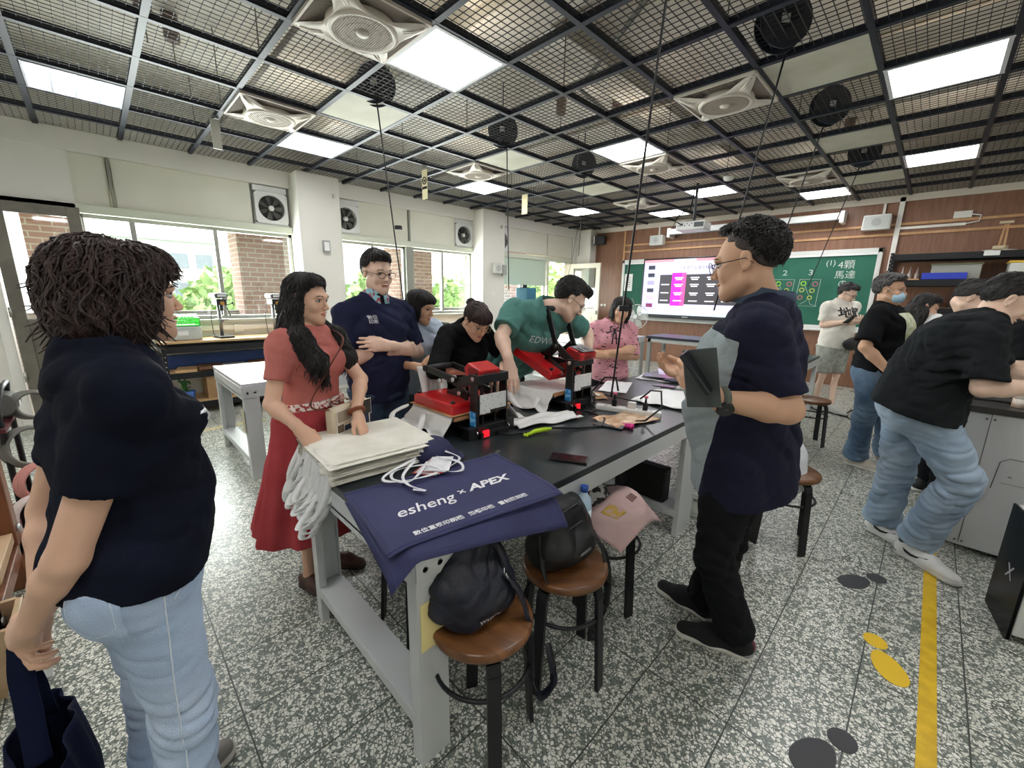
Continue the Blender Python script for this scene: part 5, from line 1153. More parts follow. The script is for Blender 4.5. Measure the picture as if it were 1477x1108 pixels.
class Loft:     # torso: elliptical sections (half width, half depth) along a spine
    def __init__(s, pts, W, D, lat, k=.02): s.p = [A_(*p) for p in pts]; s.W, s.D, s.lat, s.k = W, D, nrm(lat), k
    def __call__(s, P):
        best = None
        for i in range(len(s.p)-1):
            a, b = s.p[i], s.p[i+1]; ab = b-a; t = np.clip(((P-a)@ab)/(ab@ab), 0, 1); q = P-a-t[:, None]*ab
            w = s.W[i]+(s.W[i+1]-s.W[i])*t; d = s.D[i]+(s.D[i+1]-s.D[i])*t; ax = nrm(ab); lt = nrm(s.lat-ax*(s.lat@ax)); fw = np.cross(ax, lt)
            x, y, z = q@lt, q@fw, q@ax; kk = np.sqrt((x/w)**2+(y/d)**2+(z/d)**2); ln = np.sqrt(x*x+y*y+z*z); v = np.where(kk > 1e-6, ln*(1-1/np.maximum(kk, 1e-6)), -np.minimum(w, d))
            best = v if best is None else smin(best, v, .015)
        return best
def smin(a, b, k):
    if k <= 0: return np.minimum(a, b)
    h = np.clip(.5+.5*(b-a)/k, 0, 1); return b*(1-h)+a*h-k*h*(1-h)
def smax(a, b, k): return -smin(-a, -b, k)
def plane(p, n): p, n = A_(*p), nrm(n); return lambda P: (P-p)@n
class Cut:      # a limb of cloth cut off square by a plane
    def __init__(s, inner, p, n): s.i, s.pl, s.k = inner, plane(p, n), inner[-1].k
    def __call__(s, P):
        d = s.i[0](P)
        for q in s.i[1:]: d = smin(d, q(P), q.k)
        return smax(d, s.pl(P), .003)
class Shape:
    def __init__(s): s.pr = []; s.cut = []; s.post = None; s.inf = 0.0
    def add(s, *pr): s.pr += pr; return s
    def dist(s, P, sel=None):
        d = None
        for i, p in enumerate(s.pr):
            if sel is not None and not sel[i]: continue
            v = p(P); d = v if d is None else smin(d, v, p.k)
        d = d-s.inf
        if s.post is not None: d = s.post(P, d)
        for c, k in s.cut: d = smax(d, c(P), k)
        return d
    def bounds(s, pad):
        lo, hi = np.full(3, 1e9), np.full(3, -1e9)
        for p in [y for x in s.pr for y in (x.i if isinstance(x, Cut) else [x])]:
            if isinstance(p, Cone): pts = [(p.a, p.ra*max(1, p.fl)), (p.b, p.rb*max(1, p.fl))]
            elif isinstance(p, Ell): pts = [(p.c, p.r.max())]
            else: pts = [(q, max(p.W[i], p.D[i])) for i, q in enumerate(p.p)]
            for c, r in pts: lo = np.minimum(lo, c-r); hi = np.maximum(hi, c+r)
        return lo-pad-s.inf, hi+pad+s.inf
def nets(shape, h, lo=None, hi=None):
    l0, h0 = shape.bounds(3*h)
    lo = l0 if lo is None else np.maximum(lo, l0); hi = h0 if hi is None else np.minimum(hi, h0)
    B = 12; n = np.maximum(np.ceil((hi-lo)/h).astype(int)+1, 2); nb = -(-n//B); n = nb*B
    V = np.full(tuple(n), 1e3, np.float32); ax = [lo[i]+h*np.arange(n[i]) for i in range(3)]
    bi = np.stack(np.meshgrid(*[np.arange(m) for m in nb], indexing='ij'), -1).reshape(-1, 3)
    C = lo+h*(bi*B+(B-1)/2); rad = h*B/2*1.75
    per = np.stack([p(C) for p in shape.pr]); 
    d0 = per[0]
    for i in range(1, len(shape.pr)): d0 = smin(d0, per[i], shape.pr[i].k)
    d0 = d0-shape.inf
    g = np.stack(np.meshgrid(np.arange(B), np.arange(B), np.arange(B), indexing='ij'), -1).reshape(-1, 3)*h
    for j in range(len(bi)):
        s_ = tuple(slice(bi[j][a]*B, bi[j][a]*B+B) for a in range(3))
        if abs(d0[j]) > rad*1.5+.05:
            V[s_] = np.sign(d0[j])*1e3; 
            if d0[j] > 0: continue
        sel = per[:, j]-shape.inf < max(d0[j], 0)+rad*1.6+.05
        if not sel.any(): continue
        if d0[j] < -(rad*1.5+.05) and not shape.cut: continue
        V[s_] = shape.dist(lo+h*(bi[j]*B)+g, sel).reshape(B, B, B)
    V = np.clip(V, -1e3, 1e3); ins = V < 0
    cnt = sum(ins[i:n[0]-1+i, j:n[1]-1+j, k:n[2]-1+k].astype(np.int8) for i in (0, 1) for j in (0, 1) for k in (0, 1))
    act = (cnt > 0) & (cnt < 8); idx = np.argwhere(act)
    if len(idx) == 0: return np.zeros((0, 3)), np.zeros((0, 4), int)
    vid = np.full(act.shape, -1, np.int64); vid[act] = np.arange(len(idx))
    acc = np.zeros((len(idx), 3)); num = np.zeros(len(idx)); O = [(i, j, k) for i in (0, 1) for j in (0, 1) for k in (0, 1)]
    cv = {o: V[idx[:, 0]+o[0], idx[:, 1]+o[1], idx[:, 2]+o[2]].astype(float) for o in O}
    for o in O:
        for a in range(3):
            if o[a]: continue
            p = list(o); p[a] = 1; p = tuple(p); v0, v1 = cv[o], cv[p]; m = (v0 < 0) != (v1 < 0); t = np.where(m, v0/np.where(m, v0-v1, 1), 0)
            q = np.array(o, float)[None].repeat(len(idx), 0); q[:, a] += t; acc[m] += q[m]; num[m] += 1
    verts = lo+h*(idx+acc/num[:, None]); F = []
    for a in range(3):
        b, c = (a+1) % 3, (a+2) % 3; s0 = [slice(1, n[i]-1) for i in range(3)]; s1 = list(s0); s1[a] = slice(2, n[a])
        s0[a] = slice(1, n[a]-1); A0 = ins[tuple(s0)]; A1 = ins[tuple(s1)]; m = A0 != A1; e = np.argwhere(m)+1; fl = A0[m]
        def cellv(db, dc): q = e.copy(); q[:, b] -= db; q[:, c] -= dc; q = np.minimum(q, np.array(act.shape)-1); return vid[q[:, 0], q[:, 1], q[:, 2]]
        quad = np.stack([cellv(1, 1), cellv(0, 1), cellv(0, 0), cellv(1, 0)], 1); quad[~fl] = quad[~fl][:, ::-1]; F.append(quad)
    F = np.concatenate(F); F = F[(F >= 0).all(1)]
    return verts, F
def np_mesh(name, V, F, ms, mi=None, parent=None, origin=(0, 0, 0), smooth=True):
    me = bpy.data.meshes.new(name); V = V-np.asarray(origin); nf = len(F)
    me.vertices.add(len(V)); me.vertices.foreach_set('co', V.astype(np.float32).ravel()); me.loops.add(nf*4); me.loops.foreach_set('vertex_index', F.astype(np.int32).ravel())
    me.polygons.add(nf); me.polygons.foreach_set('loop_start', np.arange(nf, dtype=np.int32)*4)
    for m in ms: me.materials.append(m)
    if mi is not None: me.polygons.foreach_set('material_index', mi.astype(np.int32))
    me.polygons.foreach_set('use_smooth', np.ones(nf, bool)); me.update(calc_edges=True); me.validate()
    o = bpy.data.objects.new(name, me); COL.objects.link(o); o.parent = parent
    return o
def shape_mesh(name, shape, h, ms, parent, origin, fine=(), region=None):
    V, F = nets(shape, h); 
    if fine:
        c = V[F].mean(1); keep = np.ones(len(F), bool)
        for lo, hi, hf in fine: keep &= ~((c > lo+h*.8) & (c < hi-h*.8)).all(1)
        F = F[keep]
        for lo, hi, hf in fine:
            V2, F2 = nets(shape, hf, lo-2*hf, hi+2*hf)
            if len(F2):
                c2 = V2[F2].mean(1); F2 = F2[((c2 > lo) & (c2 < hi)).all(1)]; F = np.concatenate([F, F2+len(V)]); V = np.concatenate([V, V2])
    u, inv = np.unique(F.ravel(), return_inverse=True); V = V[u]; F = inv.reshape(-1, 4)
    mi = region(V[F].mean(1)) if region else None
    return np_mesh(name, V, F, ms, mi, parent, origin)
def wr_noise(seed, f=14, amp=.004, dirn=None):
    rs = np.random.RandomState(seed); ks = rs.normal(size=(7, 3)); ks /= np.linalg.norm(ks, axis=1)[:, None]; ph = rs.uniform(0, 6.28, 7); fr = f*rs.uniform(.6, 1.7, 7)
    if dirn is not None: ks = nrm(dirn)[None]*1.0+ks*.45
    def g(P):
        w = P+.02*np.sin(P[:, [1, 2, 0]]*17+ph[:3]); s = 0
        for i in range(7): s = s+np.sin((w@ks[i])*fr[i]*1.9+ph[i])
        return amp*(1-np.abs(s/3.2).clip(0, 1)*2)
    return g
def frame3(f, up):
    f = nrm(f); r = nrm(np.cross(f, up)); u = np.cross(r, f); return np.stack([r, f, u])   # rows right, forward, up
def ik(sh, wr, l1, l2, hint):
    sh, wr = A_(*sh), A_(*wr); d = wr-sh; L = min(np.linalg.norm(d), (l1+l2)*.995); dn = nrm(d); a = (l1*l1-l2*l2+L*L)/(2*L); hh = math.sqrt(max(l1*l1-a*a, 0)); hn = nrm(hint); hn = nrm(hn-dn*(hn@dn)); return sh+dn*a+hn*hh
def hand_prims(wr, dirn, back, side, curl=(.35, .35, .4, .45, .4), sc=1.0, spread=.06, thumb=.5):
    y = nrm(dirn); z = nrm(np.asarray(back)-y*(np.asarray(back)@y)); x = np.cross(y, z)*(-side)    # towards the thumb
    W = lambda a, b, c: A_(*wr)+sc*(a*x+b*y+c*z); out = []
    kn = [(.028, .088, .0), (.009, .093, .003), (-.010, .088, .002), (-.028, .079, -.002)]
    for kx in kn: out.append(Cone(W(kx[0]*.55, .012, -.002), W(*kx), .0165*sc, .0125*sc, .014))
    out.append(Cone(W(0, -.03, 0), W(0, .02, 0), .024*sc, .022*sc, .02, z, .8))
    ln = [.070, .078, .072, .056]; r0 = [.0092, .0094, .009, .0078]
    for i, kx in enumerate(kn):
        p = W(*kx); ang = 0; sp = (1.5-i)*spread; c = curl[i+1] if len(curl) == 5 else curl[i]; first = True
        for fr, rr, mul in ((.48, 1, .9), (.29, .9, 1.2), (.23, .78, .8)):
            ang += c*mul; d = y*math.cos(ang)-z*math.sin(ang); d = nrm(d+x*math.sin(sp)*math.cos(ang)); q = p+d*ln[i]*fr*sc
            out.append(Cone(p, q, r0[i]*rr*sc*1.04, r0[i]*rr*.93*sc, .010 if first else .003)); p = q; first = False
    t = [W(.012, .02, -.004), W(.036, .046, -.012-.01*thumb), W(.046-.01*thumb, .078, -.018-.022*thumb), W(.046-.02*thumb, .104, -.02-.035*thumb)]
    for i, (ra, rb, k) in enumerate(((.017, .0135, .015), (.012, .0105, .006), (.0105, .0085, .003))): out.append(Cone(t[i], t[i+1], ra*sc, rb*sc, k))
    return out
def head_prims(c, M, fem=False, sc=1.0, jaw=1.0):
    T = lambda x, y, z: c+sc*(x*M[0]+y*M[1]+z*M[2]); E = lambda p, r, k=.02: Ell(T(*p), A_(*r)*sc, M, k*sc); K = lambda a, b, ra, rb, k=.02: Cone(T(*a), T(*b), ra*sc, rb*sc, k*sc)
    o = [E((0, -.014, .038), (.072, .092, .082)), E((0, .034, -.012), (.060, .058, .078), .03), K((-.048*jaw, .004, -.060), (0, .072, -.094), .018, .017, .028), K((.048*jaw, .004, -.060), (0, .072, -.094), .018, .017, .028),
         E((0, .04, -.07), (.042*jaw, .045, .035), .03), E((-.036, .066, -.026), (.02, .017, .022), .02), E((.036, .066, -.026), (.02, .017, .022), .02),
         K((-.03, .083, .024), (.03, .083, .024), .012, .012, .018), K((0, .087, .012), (0, .107, -.022), .0065, .0095, .010), E((0, .108, -.026), (.011, .010, .009), .006), E((-.012, .099, -.03), (.007, .008, .006), .005), E((.012, .099, -.03), (.007, .008, .006), .005)]
    for s in (-1, 1): o += [E((s*.077, -.008, .002), (.008, .017, .029), .008), E((s*.081, -.014, .012), (.006, .012, .018), .006), K((s*.078, -.002, -.02), (s*.076, .0, -.026), .007, .006, .006)]
    lip = [E((0, .0925, -.0535), (.023, .0085, .0055), .005), E((0, .0905, -.064), (.019, .009, .0065), .005)]
    carve = [(T(s*.0315, .0915, .006), A_(.0165, .010, .0085)*sc) for s in (-1, 1)]
    return o+lip, carve
class FaceCarve:
    """lowers the eye sockets and the mouth line"""
    def __init__(s, c, M, sc): s.c, s.M, s.sc = c, M, sc
    def __call__(s, P, d):
        q = (P-s.c)@s.M.T/s.sc
        near = (np.abs(q) < .2).all(1)
        if not near.any(): return d
        x, y, z = q[:, 0], q[:, 1], q[:, 2]; e = np.exp(-(((np.abs(x)-.0315)/.017)**2+((z-.008)/.0095)**2)); m = np.exp(-((x/.021)**4+((z+.0588)/.0022)**2)); pk = np.exp(-(((z-.008+.0*x)/.004)**2+((np.abs(x)-.0315)/.013)**4))
        ear = np.exp(-(((y+.009)/.009)**2+((z-.004)/.016)**2))*(np.abs(x) > .076)
        al = np.exp(-(((np.abs(x)-.018)/.004)**2+((z+.028)/.008)**2))
        f = (y > .03); return d+s.sc*(f*(.0085*e+.0035*m-.0015*pk+.0015*al)+.007*ear)*near
HAIRM = mat('hair_black', '141214', .42, col2='2A2422', nscale=30, stretch=(6, 6, .6), bump=.7, bscale=90, mixlo=.35, mixhi=.75)
HAIRB = mat('hair_brown', '231818', .45, col2='4A322C', nscale=26, stretch=(5, 5, 1), bump=.7, bscale=80, mixlo=.3, mixhi=.8)
HAIRG = mat('hair_greying', '2A2827', .5, col2='6A6764', nscale=60, stretch=(4, 4, .8), bump=.7, bscale=90, mixlo=.4, mixhi=.8)
EYEW = mat('eye_white', 'B9B0AB', .3); IRIS = mat('iris_dark', '1C120E', .15); LIPF = mat('lip_rose', 'C6786E', .45); LIPM = mat('lip_brown', 'C08C7A', .5)
def skin(n, c): return mat('skin_'+n, c, .5, col2=None, bump=.04, bscale=300, spec=.35)
def locks(mb, paths, r, n=5):
    for P in paths: k = len(P); mb.tube(P, [r*(.25+.95*math.sin(PI*(.12+.8*i/(k-1)))) for i in range(k)], n)
def project_print(name, txt, size, m, parent, c, right, up, target, off=.0016, sx=1.0, bold=.0, extra=None):
    cu = bpy.data.curves.new(name, 'FONT'); cu.body = txt; cu.size = size; cu.align_x = 'CENTER'; cu.align_y = 'CENTER'; cu.resolution_u = 2; cu.offset = bold
    t = bpy.data.objects.new(name, cu); COL.objects.link(t); dg = bpy.context.evaluated_depsgraph_get(); me = bpy.data.meshes.new_from_object(t.evaluated_get(dg)); bpy.data.objects.remove(t)
    bm = bmesh.new(); bm.from_mesh(me)
    bmesh.ops.triangulate(bm, faces=bm.faces[:]); bmesh.ops.subdivide_edges(bm, edges=[e for e in bm.edges if e.calc_length() > size*.12], cuts=2)
    return stick(name, bm, me, m, parent, c, right, up, target, off, sx)
def stick(name, bm, me, m, parent, c, right, up, target, off=.0016, sx=1.0):
    from mathutils.bvhtree import BVHTree
    right, up = nrm(right), nrm(up); n = np.cross(right, up); o_ = np.array(parent.matrix_world.translation) if parent.parent is None else np.array(parent.parent.matrix_world.translation)
    bvh = BVHTree.FromPolygons([v.co[:] for v in target.data.vertices], [p.vertices[:] for p in target.data.polygons]); c = A_(*c)
    for v in bm.verts:
        p = c+right*v.co.x*sx+up*v.co.y-o_; hit = bvh.ray_cast(Vector(p+n*.25), Vector(-n), .6)
        v.co = Vector(hit[0])+Vector(n)*off if hit[0] is not None else Vector(p)
    bm.to_mesh(me); bm.free(); me.materials.clear(); me.materials.append(m); o = bpy.data.objects.new(name, me); COL.objects.link(o); o.parent = parent; return o
def patch(name, w_, h_, m, parent, c, right, up, target, off=.0014, nu=16, nv=16):
    bm = bmesh.new(); vs = [[bm.verts.new(((i/nu-.5)*w_, (j/nv-.5)*h_, 0)) for i in range(nu+1)] for j in range(nv+1)]
    for j in range(nv):
        for i in range(nu): bm.faces.new((vs[j][i], vs[j][i+1], vs[j+1][i+1], vs[j+1][i]))
    return stick(name, bm, bpy.data.meshes.new(name), m, parent, c, right, up, target, off)
def zone_mat(name, c1, c2, c3):
    m = bpy.data.materials.new(name); m.use_nodes = True; nt = m.node_tree; b = nt.nodes['Principled BSDF']; N, L = nt.nodes.new, nt.links.new
    at = N('ShaderNodeAttribute'); at.attribute_name = 'zone'; g = N('ShaderNodeMath'); g.operation = 'GREATER_THAN'; g.inputs[1].default_value = 0; L(at.outputs['Fac'], g.inputs[0])
    tc = N('ShaderNodeTexCoord'); nz = N('ShaderNodeTexNoise'); nz.inputs['Scale'].default_value = 120; L(tc.outputs['Object'], nz.inputs['Vector']); h = N('ShaderNodeMix'); h.data_type = 'RGBA'; h.inputs[6].default_value = srgb(c2)+(1,); h.inputs[7].default_value = srgb(c3)+(1,); L(nz.outputs[0], h.inputs[0])
    mx = N('ShaderNodeMix'); mx.data_type = 'RGBA'; L(g.outputs[0], mx.inputs[0]); mx.inputs[6].default_value = srgb(c1)+(1,); L(h.outputs[2], mx.inputs[7]); L(mx.outputs[2], b.inputs['Base Color']); b.inputs['Roughness'].default_value = .88; b.inputs['Specular IOR Level'].default_value = .15
    bp = N('ShaderNodeBump'); bp.inputs['Strength'].default_value = .25; bp.inputs['Distance'].default_value = .01; n2 = N('ShaderNodeTexNoise'); n2.inputs['Scale'].default_value = 400; L(tc.outputs['Object'], n2.inputs['Vector']); L(n2.outputs[0], bp.inputs['Height']); L(bp.outputs[0], b.inputs['Normal']); return m
class Person:
    def __init__(s, label, root, heading, h=1.65, lean=0, girth=1.0, fem=False, twist=0, group=None, hipshift=(0, 0)):
        s.root = A_(root[0], root[1], 0); a = math.radians(heading); s.F = A_(-math.sin(a), math.cos(a), 0); s.R = A_(math.cos(a), math.sin(a), 0); s.U = A_(0, 0, 1); s.h = h; k = h/1.65; s.k = k; s.g = girth; s.fem = fem
        s.o = thing('person', label, 'person', tuple(s.root), 0, None); bpy.context.view_layer.update()
        J = dict(an=[(.095, -.02, .075), (-.095, -.02, .075)], kn=[(.095, .02, .465), (-.095, .02, .465)], hip=[(.085, 0, .86), (-.085, 0, .86)], pelvis=(0, 0, .91), waist=(0, .01, 1.04), chest=(0, .015, 1.20), neck=(0, -.015, 1.385), sh=[(.150 if fem else .172, -.01, 1.318), (-.150 if fem else -.172, -.01, 1.318)])
        W = lambda p: s.root+k*(p[0]*s.R+p[1]*s.F+p[2]*s.U)
        s.J = {n: ([W(q) for q in v] if isinstance(v, list) else W(v)) for n, v in J.items()}
        for n in ('hip',): s.J[n] = [q+hipshift[0]*s.R+hipshift[1]*s.F for q in s.J[n]]
        s.J['pelvis'] = s.J['pelvis']+hipshift[0]*s.R+hipshift[1]*s.F
        piv = s.J['pelvis']; la = math.radians(lean); tw = math.radians(twist)
        def bend(p, fr=1.0):
            q = p-W((0, 0, .91)); r_, f_, u_ = q@s.R, q@s.F, q@s.U; aa = la*fr
            r2 = r_*math.cos(tw*fr)-f_*math.sin(tw*fr); f2 = r_*math.sin(tw*fr)+f_*math.cos(tw*fr)
            f3 = f2*math.cos(aa)+u_*math.sin(aa); u3 = -f2*math.sin(aa)+u_*math.cos(aa); return piv+r2*s.R+f3*s.F+u3*s.U
        s.J['waist'] = bend(s.J['waist'], .8); s.J['chest'] = bend(s.J['chest']); s.J['neck'] = bend(s.J['neck']); s.J['sh'] = [bend(q) for q in s.J['sh']]
        s.lat = nrm(s.J['sh'][0]-s.J['sh'][1]); up = nrm(s.J['neck']-s.J['chest']); s.up = up; s.tf = nrm(np.cross(up, s.lat))
        s.legscale = .8; s.hand = [None, None]; s.arm = [None, None]
    def loc(s, r, f, u): return s.root+s.k*(r*s.R+f*s.F+u*s.U)
    def set_head(s, yaw=0, pitch=0, roll=0, c=None, sc=1.0):
        # yaw measured from the heading, positive to the left
        a = math.radians(yaw); p = math.radians(pitch); f = s.F*math.cos(a)-s.R*math.sin(a); f = f*math.cos(p)-s.U*math.sin(p); M = frame3(f, s.U); rr = math.radians(roll); r_ = M[0]*math.cos(rr)+M[2]*math.sin(rr); u_ = -M[0]*math.sin(rr)+M[2]*math.cos(rr)
        s.HM = np.stack([r_, M[1], u_]); s.hs = s.k*.97*sc if not s.fem else s.k*.95*sc
        s.hc = A_(*c) if c is not None else s.J['neck']+s.up*.075*s.k+s.HM[1]*.035+s.HM[2]*.085*s.hs
        return s
    def set_arm(s, i, wrist, hint, hdir=None, back=None, curl=(.3, .35, .4, .45, .5), elbow=None, thumb=.5, spread=.06, l=None):
        w_ = A_(*wrist); l1, l2 = (.27*s.k, .245*s.k) if l is None else l; e = ik(s.J['sh'][i], w_, l1, l2, hint) if elbow is None else A_(*elbow)
        d = w_-e; L = np.linalg.norm(d)
        if L > .30*s.k: w_ = e+d/L*.30*s.k
        s.arm[i] = (e, w_); hd = nrm(w_-e) if hdir is None else nrm(hdir); s.hand[i] = (hd, A_(*(back if back is not None else (0, 0, 1))), curl, thumb, spread); return s
    def rest_arm(s, i):
        sg = 1 if i == 0 else -1; e = s.J['sh'][i]+s.k*(sg*.045*s.R-.02*s.F-.265*s.U); w_ = e+s.k*(.0*s.R+.06*s.F-.235*s.U); s.arm[i] = (e, w_); s.hand[i] = (nrm(w_-e), sg*s.R, (.3, .35, .4, .45, .5), .5, .04); return s
    def torso_loft(s, g=0, lo=None):
        k, G, J = s.k, s.g, s.J; 
        if s.fem: W, D = [.158, .128, .135, .125, .05], [.108*G, .088*G, .108*G, .08, .045]
        else: W, D = [.150, .142, .155, .145, .06], [.108*G, .108*G, .118*G, .085, .05]
        wk = G**.7
        up = J['chest']+(J['neck']-J['chest'])*.55
        return Loft([J['pelvis'], J['waist'], J['chest'], up, J['neck']], [w*k*wk+g for w in W], [d*k+g for d in D], s.lat, .03)
    def body(s, skinm, vox=.008, fine_head=.0045, fine_hand=.0035, legs=True, lip=None):
        J, k = s.J, s.k; sh = Shape(); fem = s.fem; s.skin = skinm
        am = .88 if fem else 1.0; am *= s.g**.4
        t = s.torso_loft(-.008); sh.add(t)
        for i in (0, 1):
            sh.add(Cone(J['neck']-s.up*.035, J['sh'][i]+s.up*.006, .045*k, .042*k*am, .03)); e, w_ = s.arm[i]
            sh.add(Cone(J['sh'][i], e, .047*k*am, .037*k*am, .02)); m_ = e+(w_-e)*.28; sh.add(Cone(e, m_, .036*k*am, .039*k*am, .015), Cone(m_, w_, .039*k*am, .0245*k*am, .015))
            hd, bk, cu, th, sp = s.hand[i]; sh.add(*hand_prims(w_+hd*.02, hd, bk, 1 if i == 0 else -1, cu, k*(.93 if fem else 1.0), sp, th))
            if legs:
                a = s.g**.3*s.legscale; k_ = k; k = k*s.legscale; sh.add(Cone(J['hip'][i], J['kn'][i], .078*k*a, .048*k, .03)); c_ = J['kn'][i]+(J['an'][i]-J['kn'][i])*.3-s.F*.012; sh.add(Cone(J['kn'][i], c_, .048*k, .052*k*a, .02), Cone(c_, J['an'][i], .052*k*a, .032*k, .02), Cone(J['an'][i], J['an'][i]-s.U*.04, .032*k, .034*k, .01)); k = k_
        nb = J['neck']+s.up*.01; sh.add(Cone(J['neck']-s.up*.04, s.hc-s.HM[2]*.045*s.hs-s.HM[1]*.012, .058*k*(.85 if fem else 1), .05*k*(.86 if fem else 1), .025))
        hp, carve = head_prims(s.hc, s.HM, fem, s.hs, .92 if fem else 1.05); sh.add(*hp); sh.post = FaceCarve(s.hc, s.HM, s.hs); s.sh = sh
        fine = [(s.hc-.135*k, s.hc+.135*k, fine_head)]
        if fine_hand:
            for i in (0, 1):
                hd = s.hand[i][0]; e, w_ = s.arm[i]; c_ = w_+hd*.1*k; fine.append((c_-.115, c_+.115, fine_hand))
        hc, HM, hs = s.hc, s.HM, s.hs
        def region(c):
            q = (c-hc)@HM.T/hs; x, y, z = q.T; lp = (y > .078) & (np.abs(x) < .0205-.55*np.abs(z+.0585)) & (z > -.068) & (z < -.0505); return lp.astype(int)
        # overlapping fine boxes are only meshed once
        fb = []
        for b in fine:
            if all(((b[0] >= o[1]) | (b[1] <= o[0])).any() for o in fb): fb.append(b)
            else:
                lo_, hi_ = b[0].copy(), b[1].copy(); ok = True
                for o in fb:
                    ov = np.minimum(hi_, o[1])-np.maximum(lo_, o[0])
                    if (ov > 0).all():
                        a = int(np.argmin(ov))
                        if (lo_[a]+hi_[a]) > (o[0][a]+o[1][a]): lo_[a] = o[1][a]
                        else: hi_[a] = o[0][a]
                        if hi_[a]-lo_[a] < 3*vox: ok = False
                if ok: fb.append((lo_, hi_, b[2]))
        s.b = shape_mesh('body', sh, vox, [skinm, lip or (LIPF if fem else LIPM)], s.o, s.root, fb, region)
        return s
    def face(s, brow=None, glasses=None, closed=False, gl_mat=None):
        T = lambda x, y, z: s.hc-s.root+s.hs*(x*s.HM[0]+y*s.HM[1]+z*s.HM[2]); hs = s.hs; Mx = Matrix(((s.HM[0][0], s.HM[1][0], s.HM[2][0]), (s.HM[0][1], s.HM[1][1], s.HM[2][1]), (s.HM[0][2], s.HM[1][2], s.HM[2][2])))
        for sg in (-1, 1):
            e = MB().ell(tuple(T(sg*.0315, .0745, .0055)), (.0118*hs*1.25, .0118*hs, .0118*hs*(.35 if closed else .55)), 14, 8, Mx).build('eyeball', EYEW, s.o)
            MB().ell(tuple(T(sg*.0315, .0822, .0052)), (.0064*hs, .0048*hs, .0064*hs), 12, 8, Mx).build('iris', IRIS, e)
            MB().tube([tuple(T(sg*.015, .0862, .010)), tuple(T(sg*.024, .0882, .0135)), tuple(T(sg*.036, .0865, .0135)), tuple(T(sg*.047, .078, .0095))], [.0009*hs*1.3]*4, 6).build('eyelash', IRIS, e)
            MB().tube([tuple(T(sg*.012, .0945, .026)), tuple(T(sg*.026, .094, .031)), tuple(T(sg*.04, .0865, .0305)), tuple(T(sg*.05, .076, .026))], [.0016*hs, .003*hs, .0026*hs, .001*hs], 6).build('eyebrow', brow or HAIRM, s.o)
        if glasses:
            g = MB(); w_, hh = glasses
            for sg in (-1, 1):
                g.tube([tuple(T(sg*.033+w_*math.cos(a)*(1 if abs(math.cos(a)) < .8 else .97), .106-.10*abs(w_*math.cos(a)*sg+.0)*.3, .002+hh*math.sin(a))) for a in [2*PI*k/24 for k in range(24)]], .0011*hs*1.3, 6, closed=True)
                g.tube([tuple(T(sg*(.033+w_*.96), .102, .006)), tuple(T(sg*.071, .092, .009)), tuple(T(sg*.079, .03, .008)), tuple(T(sg*.082, -.008, .008)), tuple(T(sg*.08, -.03, -.014))], .0012*hs*1.2, 6)
            g.tube([tuple(T(-.033+w_, .105, .004)), tuple(T(0, .1125, .008)), tuple(T(.033-w_, .105, .004))], .0011*hs*1.3, 6); go = g.build('glasses', gl_mat or mat('glasses_frame', '3A3634', .3, .5), s.o)
        return s
    def hair(s, style, m, vox=.005, seed=1, nlock=0, lockr=.004, locklen=.1):
        hc, M, hs = s.hc, s.HM, s.hs; T = lambda x, y, z: hc+hs*(x*M[0]+y*M[1]+z*M[2]); E = lambda p, r, k=.02: Ell(T(*p), A_(*r)*hs, M, k*hs); sh = Shape(); loc = lambda P: ((P-hc)@M.T)/hs
        rs = np.random.RandomState(seed); fa, fb = rs.uniform(60, 90), rs.uniform(0, 6)
        if style in ('short', 'curly', 'crop'):
            th = {'short': .013, 'curly': .012, 'crop': .010}[style]; sh.add(E((0, -.016, .042), (.074+th*.75, .094+th*.9, .083+th*(1.25 if style != 'curly' else .9))))
            if style != 'crop': sh.add(E((.012, .05, .108), (.05, .04, .022), .03))
            if style == 'curly':
                for q in range(40): a, b = rs.uniform(0, 6.28), rs.uniform(.45, 1); sh.add(E((.070*math.cos(a)*math.sqrt(1-b*b*.8), -.01+.088*math.sin(a)*math.sqrt(1-b*b*.8), .045+.078*b), (.018, .018, .015), .008))
            def cut(P):
                q = loc(P); x, y, z = q.T; hl = np.where(y > .02, .070+(y-.02)*.22, np.where(y > -.03, .03+(y-.02)*.2-.0, -.01+(y+.03)*.9)); hl = np.where((y > -.03) & (y < .02), -.012+(y+.03)*1.3, hl); ear = np.exp(-(((y+.005)/.022)**2+((z-.0)/.035)**2))*.02; return (hl-z)*.8+ear-.002
            lift_ = .045 if style == 'curly' else 0
            sh.cut.append((lambda P: cut(P-M[2]*lift_*hs)*hs, .006))
            if style == 'curly':
                fd = Shape(); fd.add(E((0, -.016, .040), (.0765, .097, .087))); fd.cut.append((lambda P: cut(P)*hs, .006)); fd.cut.append((lambda P: (loc(P)[:, 1]-.045)*hs, .004)); shape_mesh('faded_hair', fd, .005, [mat('hair_fade', '4A3F3A', .7, col2='2A2423', nscale=200)], s.o, s.root)
        elif style == 'bob':
            sh.add(E((0, -.018, .036), (.088, .108, .092)), E((0, -.035, -.03), (.086, .075, .075), .04), E((-.062, .0, -.04), (.028, .055, .06), .03), E((.062, .0, -.04), (.028, .055, .06), .03), E((0, .05, .07), (.066, .05, .035), .03))
            def cut(P):
                q = loc(P); x, y, z = q.T; face = .058+.008*(z > -.04)-np.sqrt((x/1.0)**2+np.maximum(z+.012, 0)**2*.9+np.minimum(z+.012, 0)**2*.08); inner = np.where(y > .012, face, -.05); return np.maximum(inner, -.088-z)
            sh.cut.append((lambda P: cut(P)*hs, .008))
        elif style == 'wavy':      # chin length, big volume
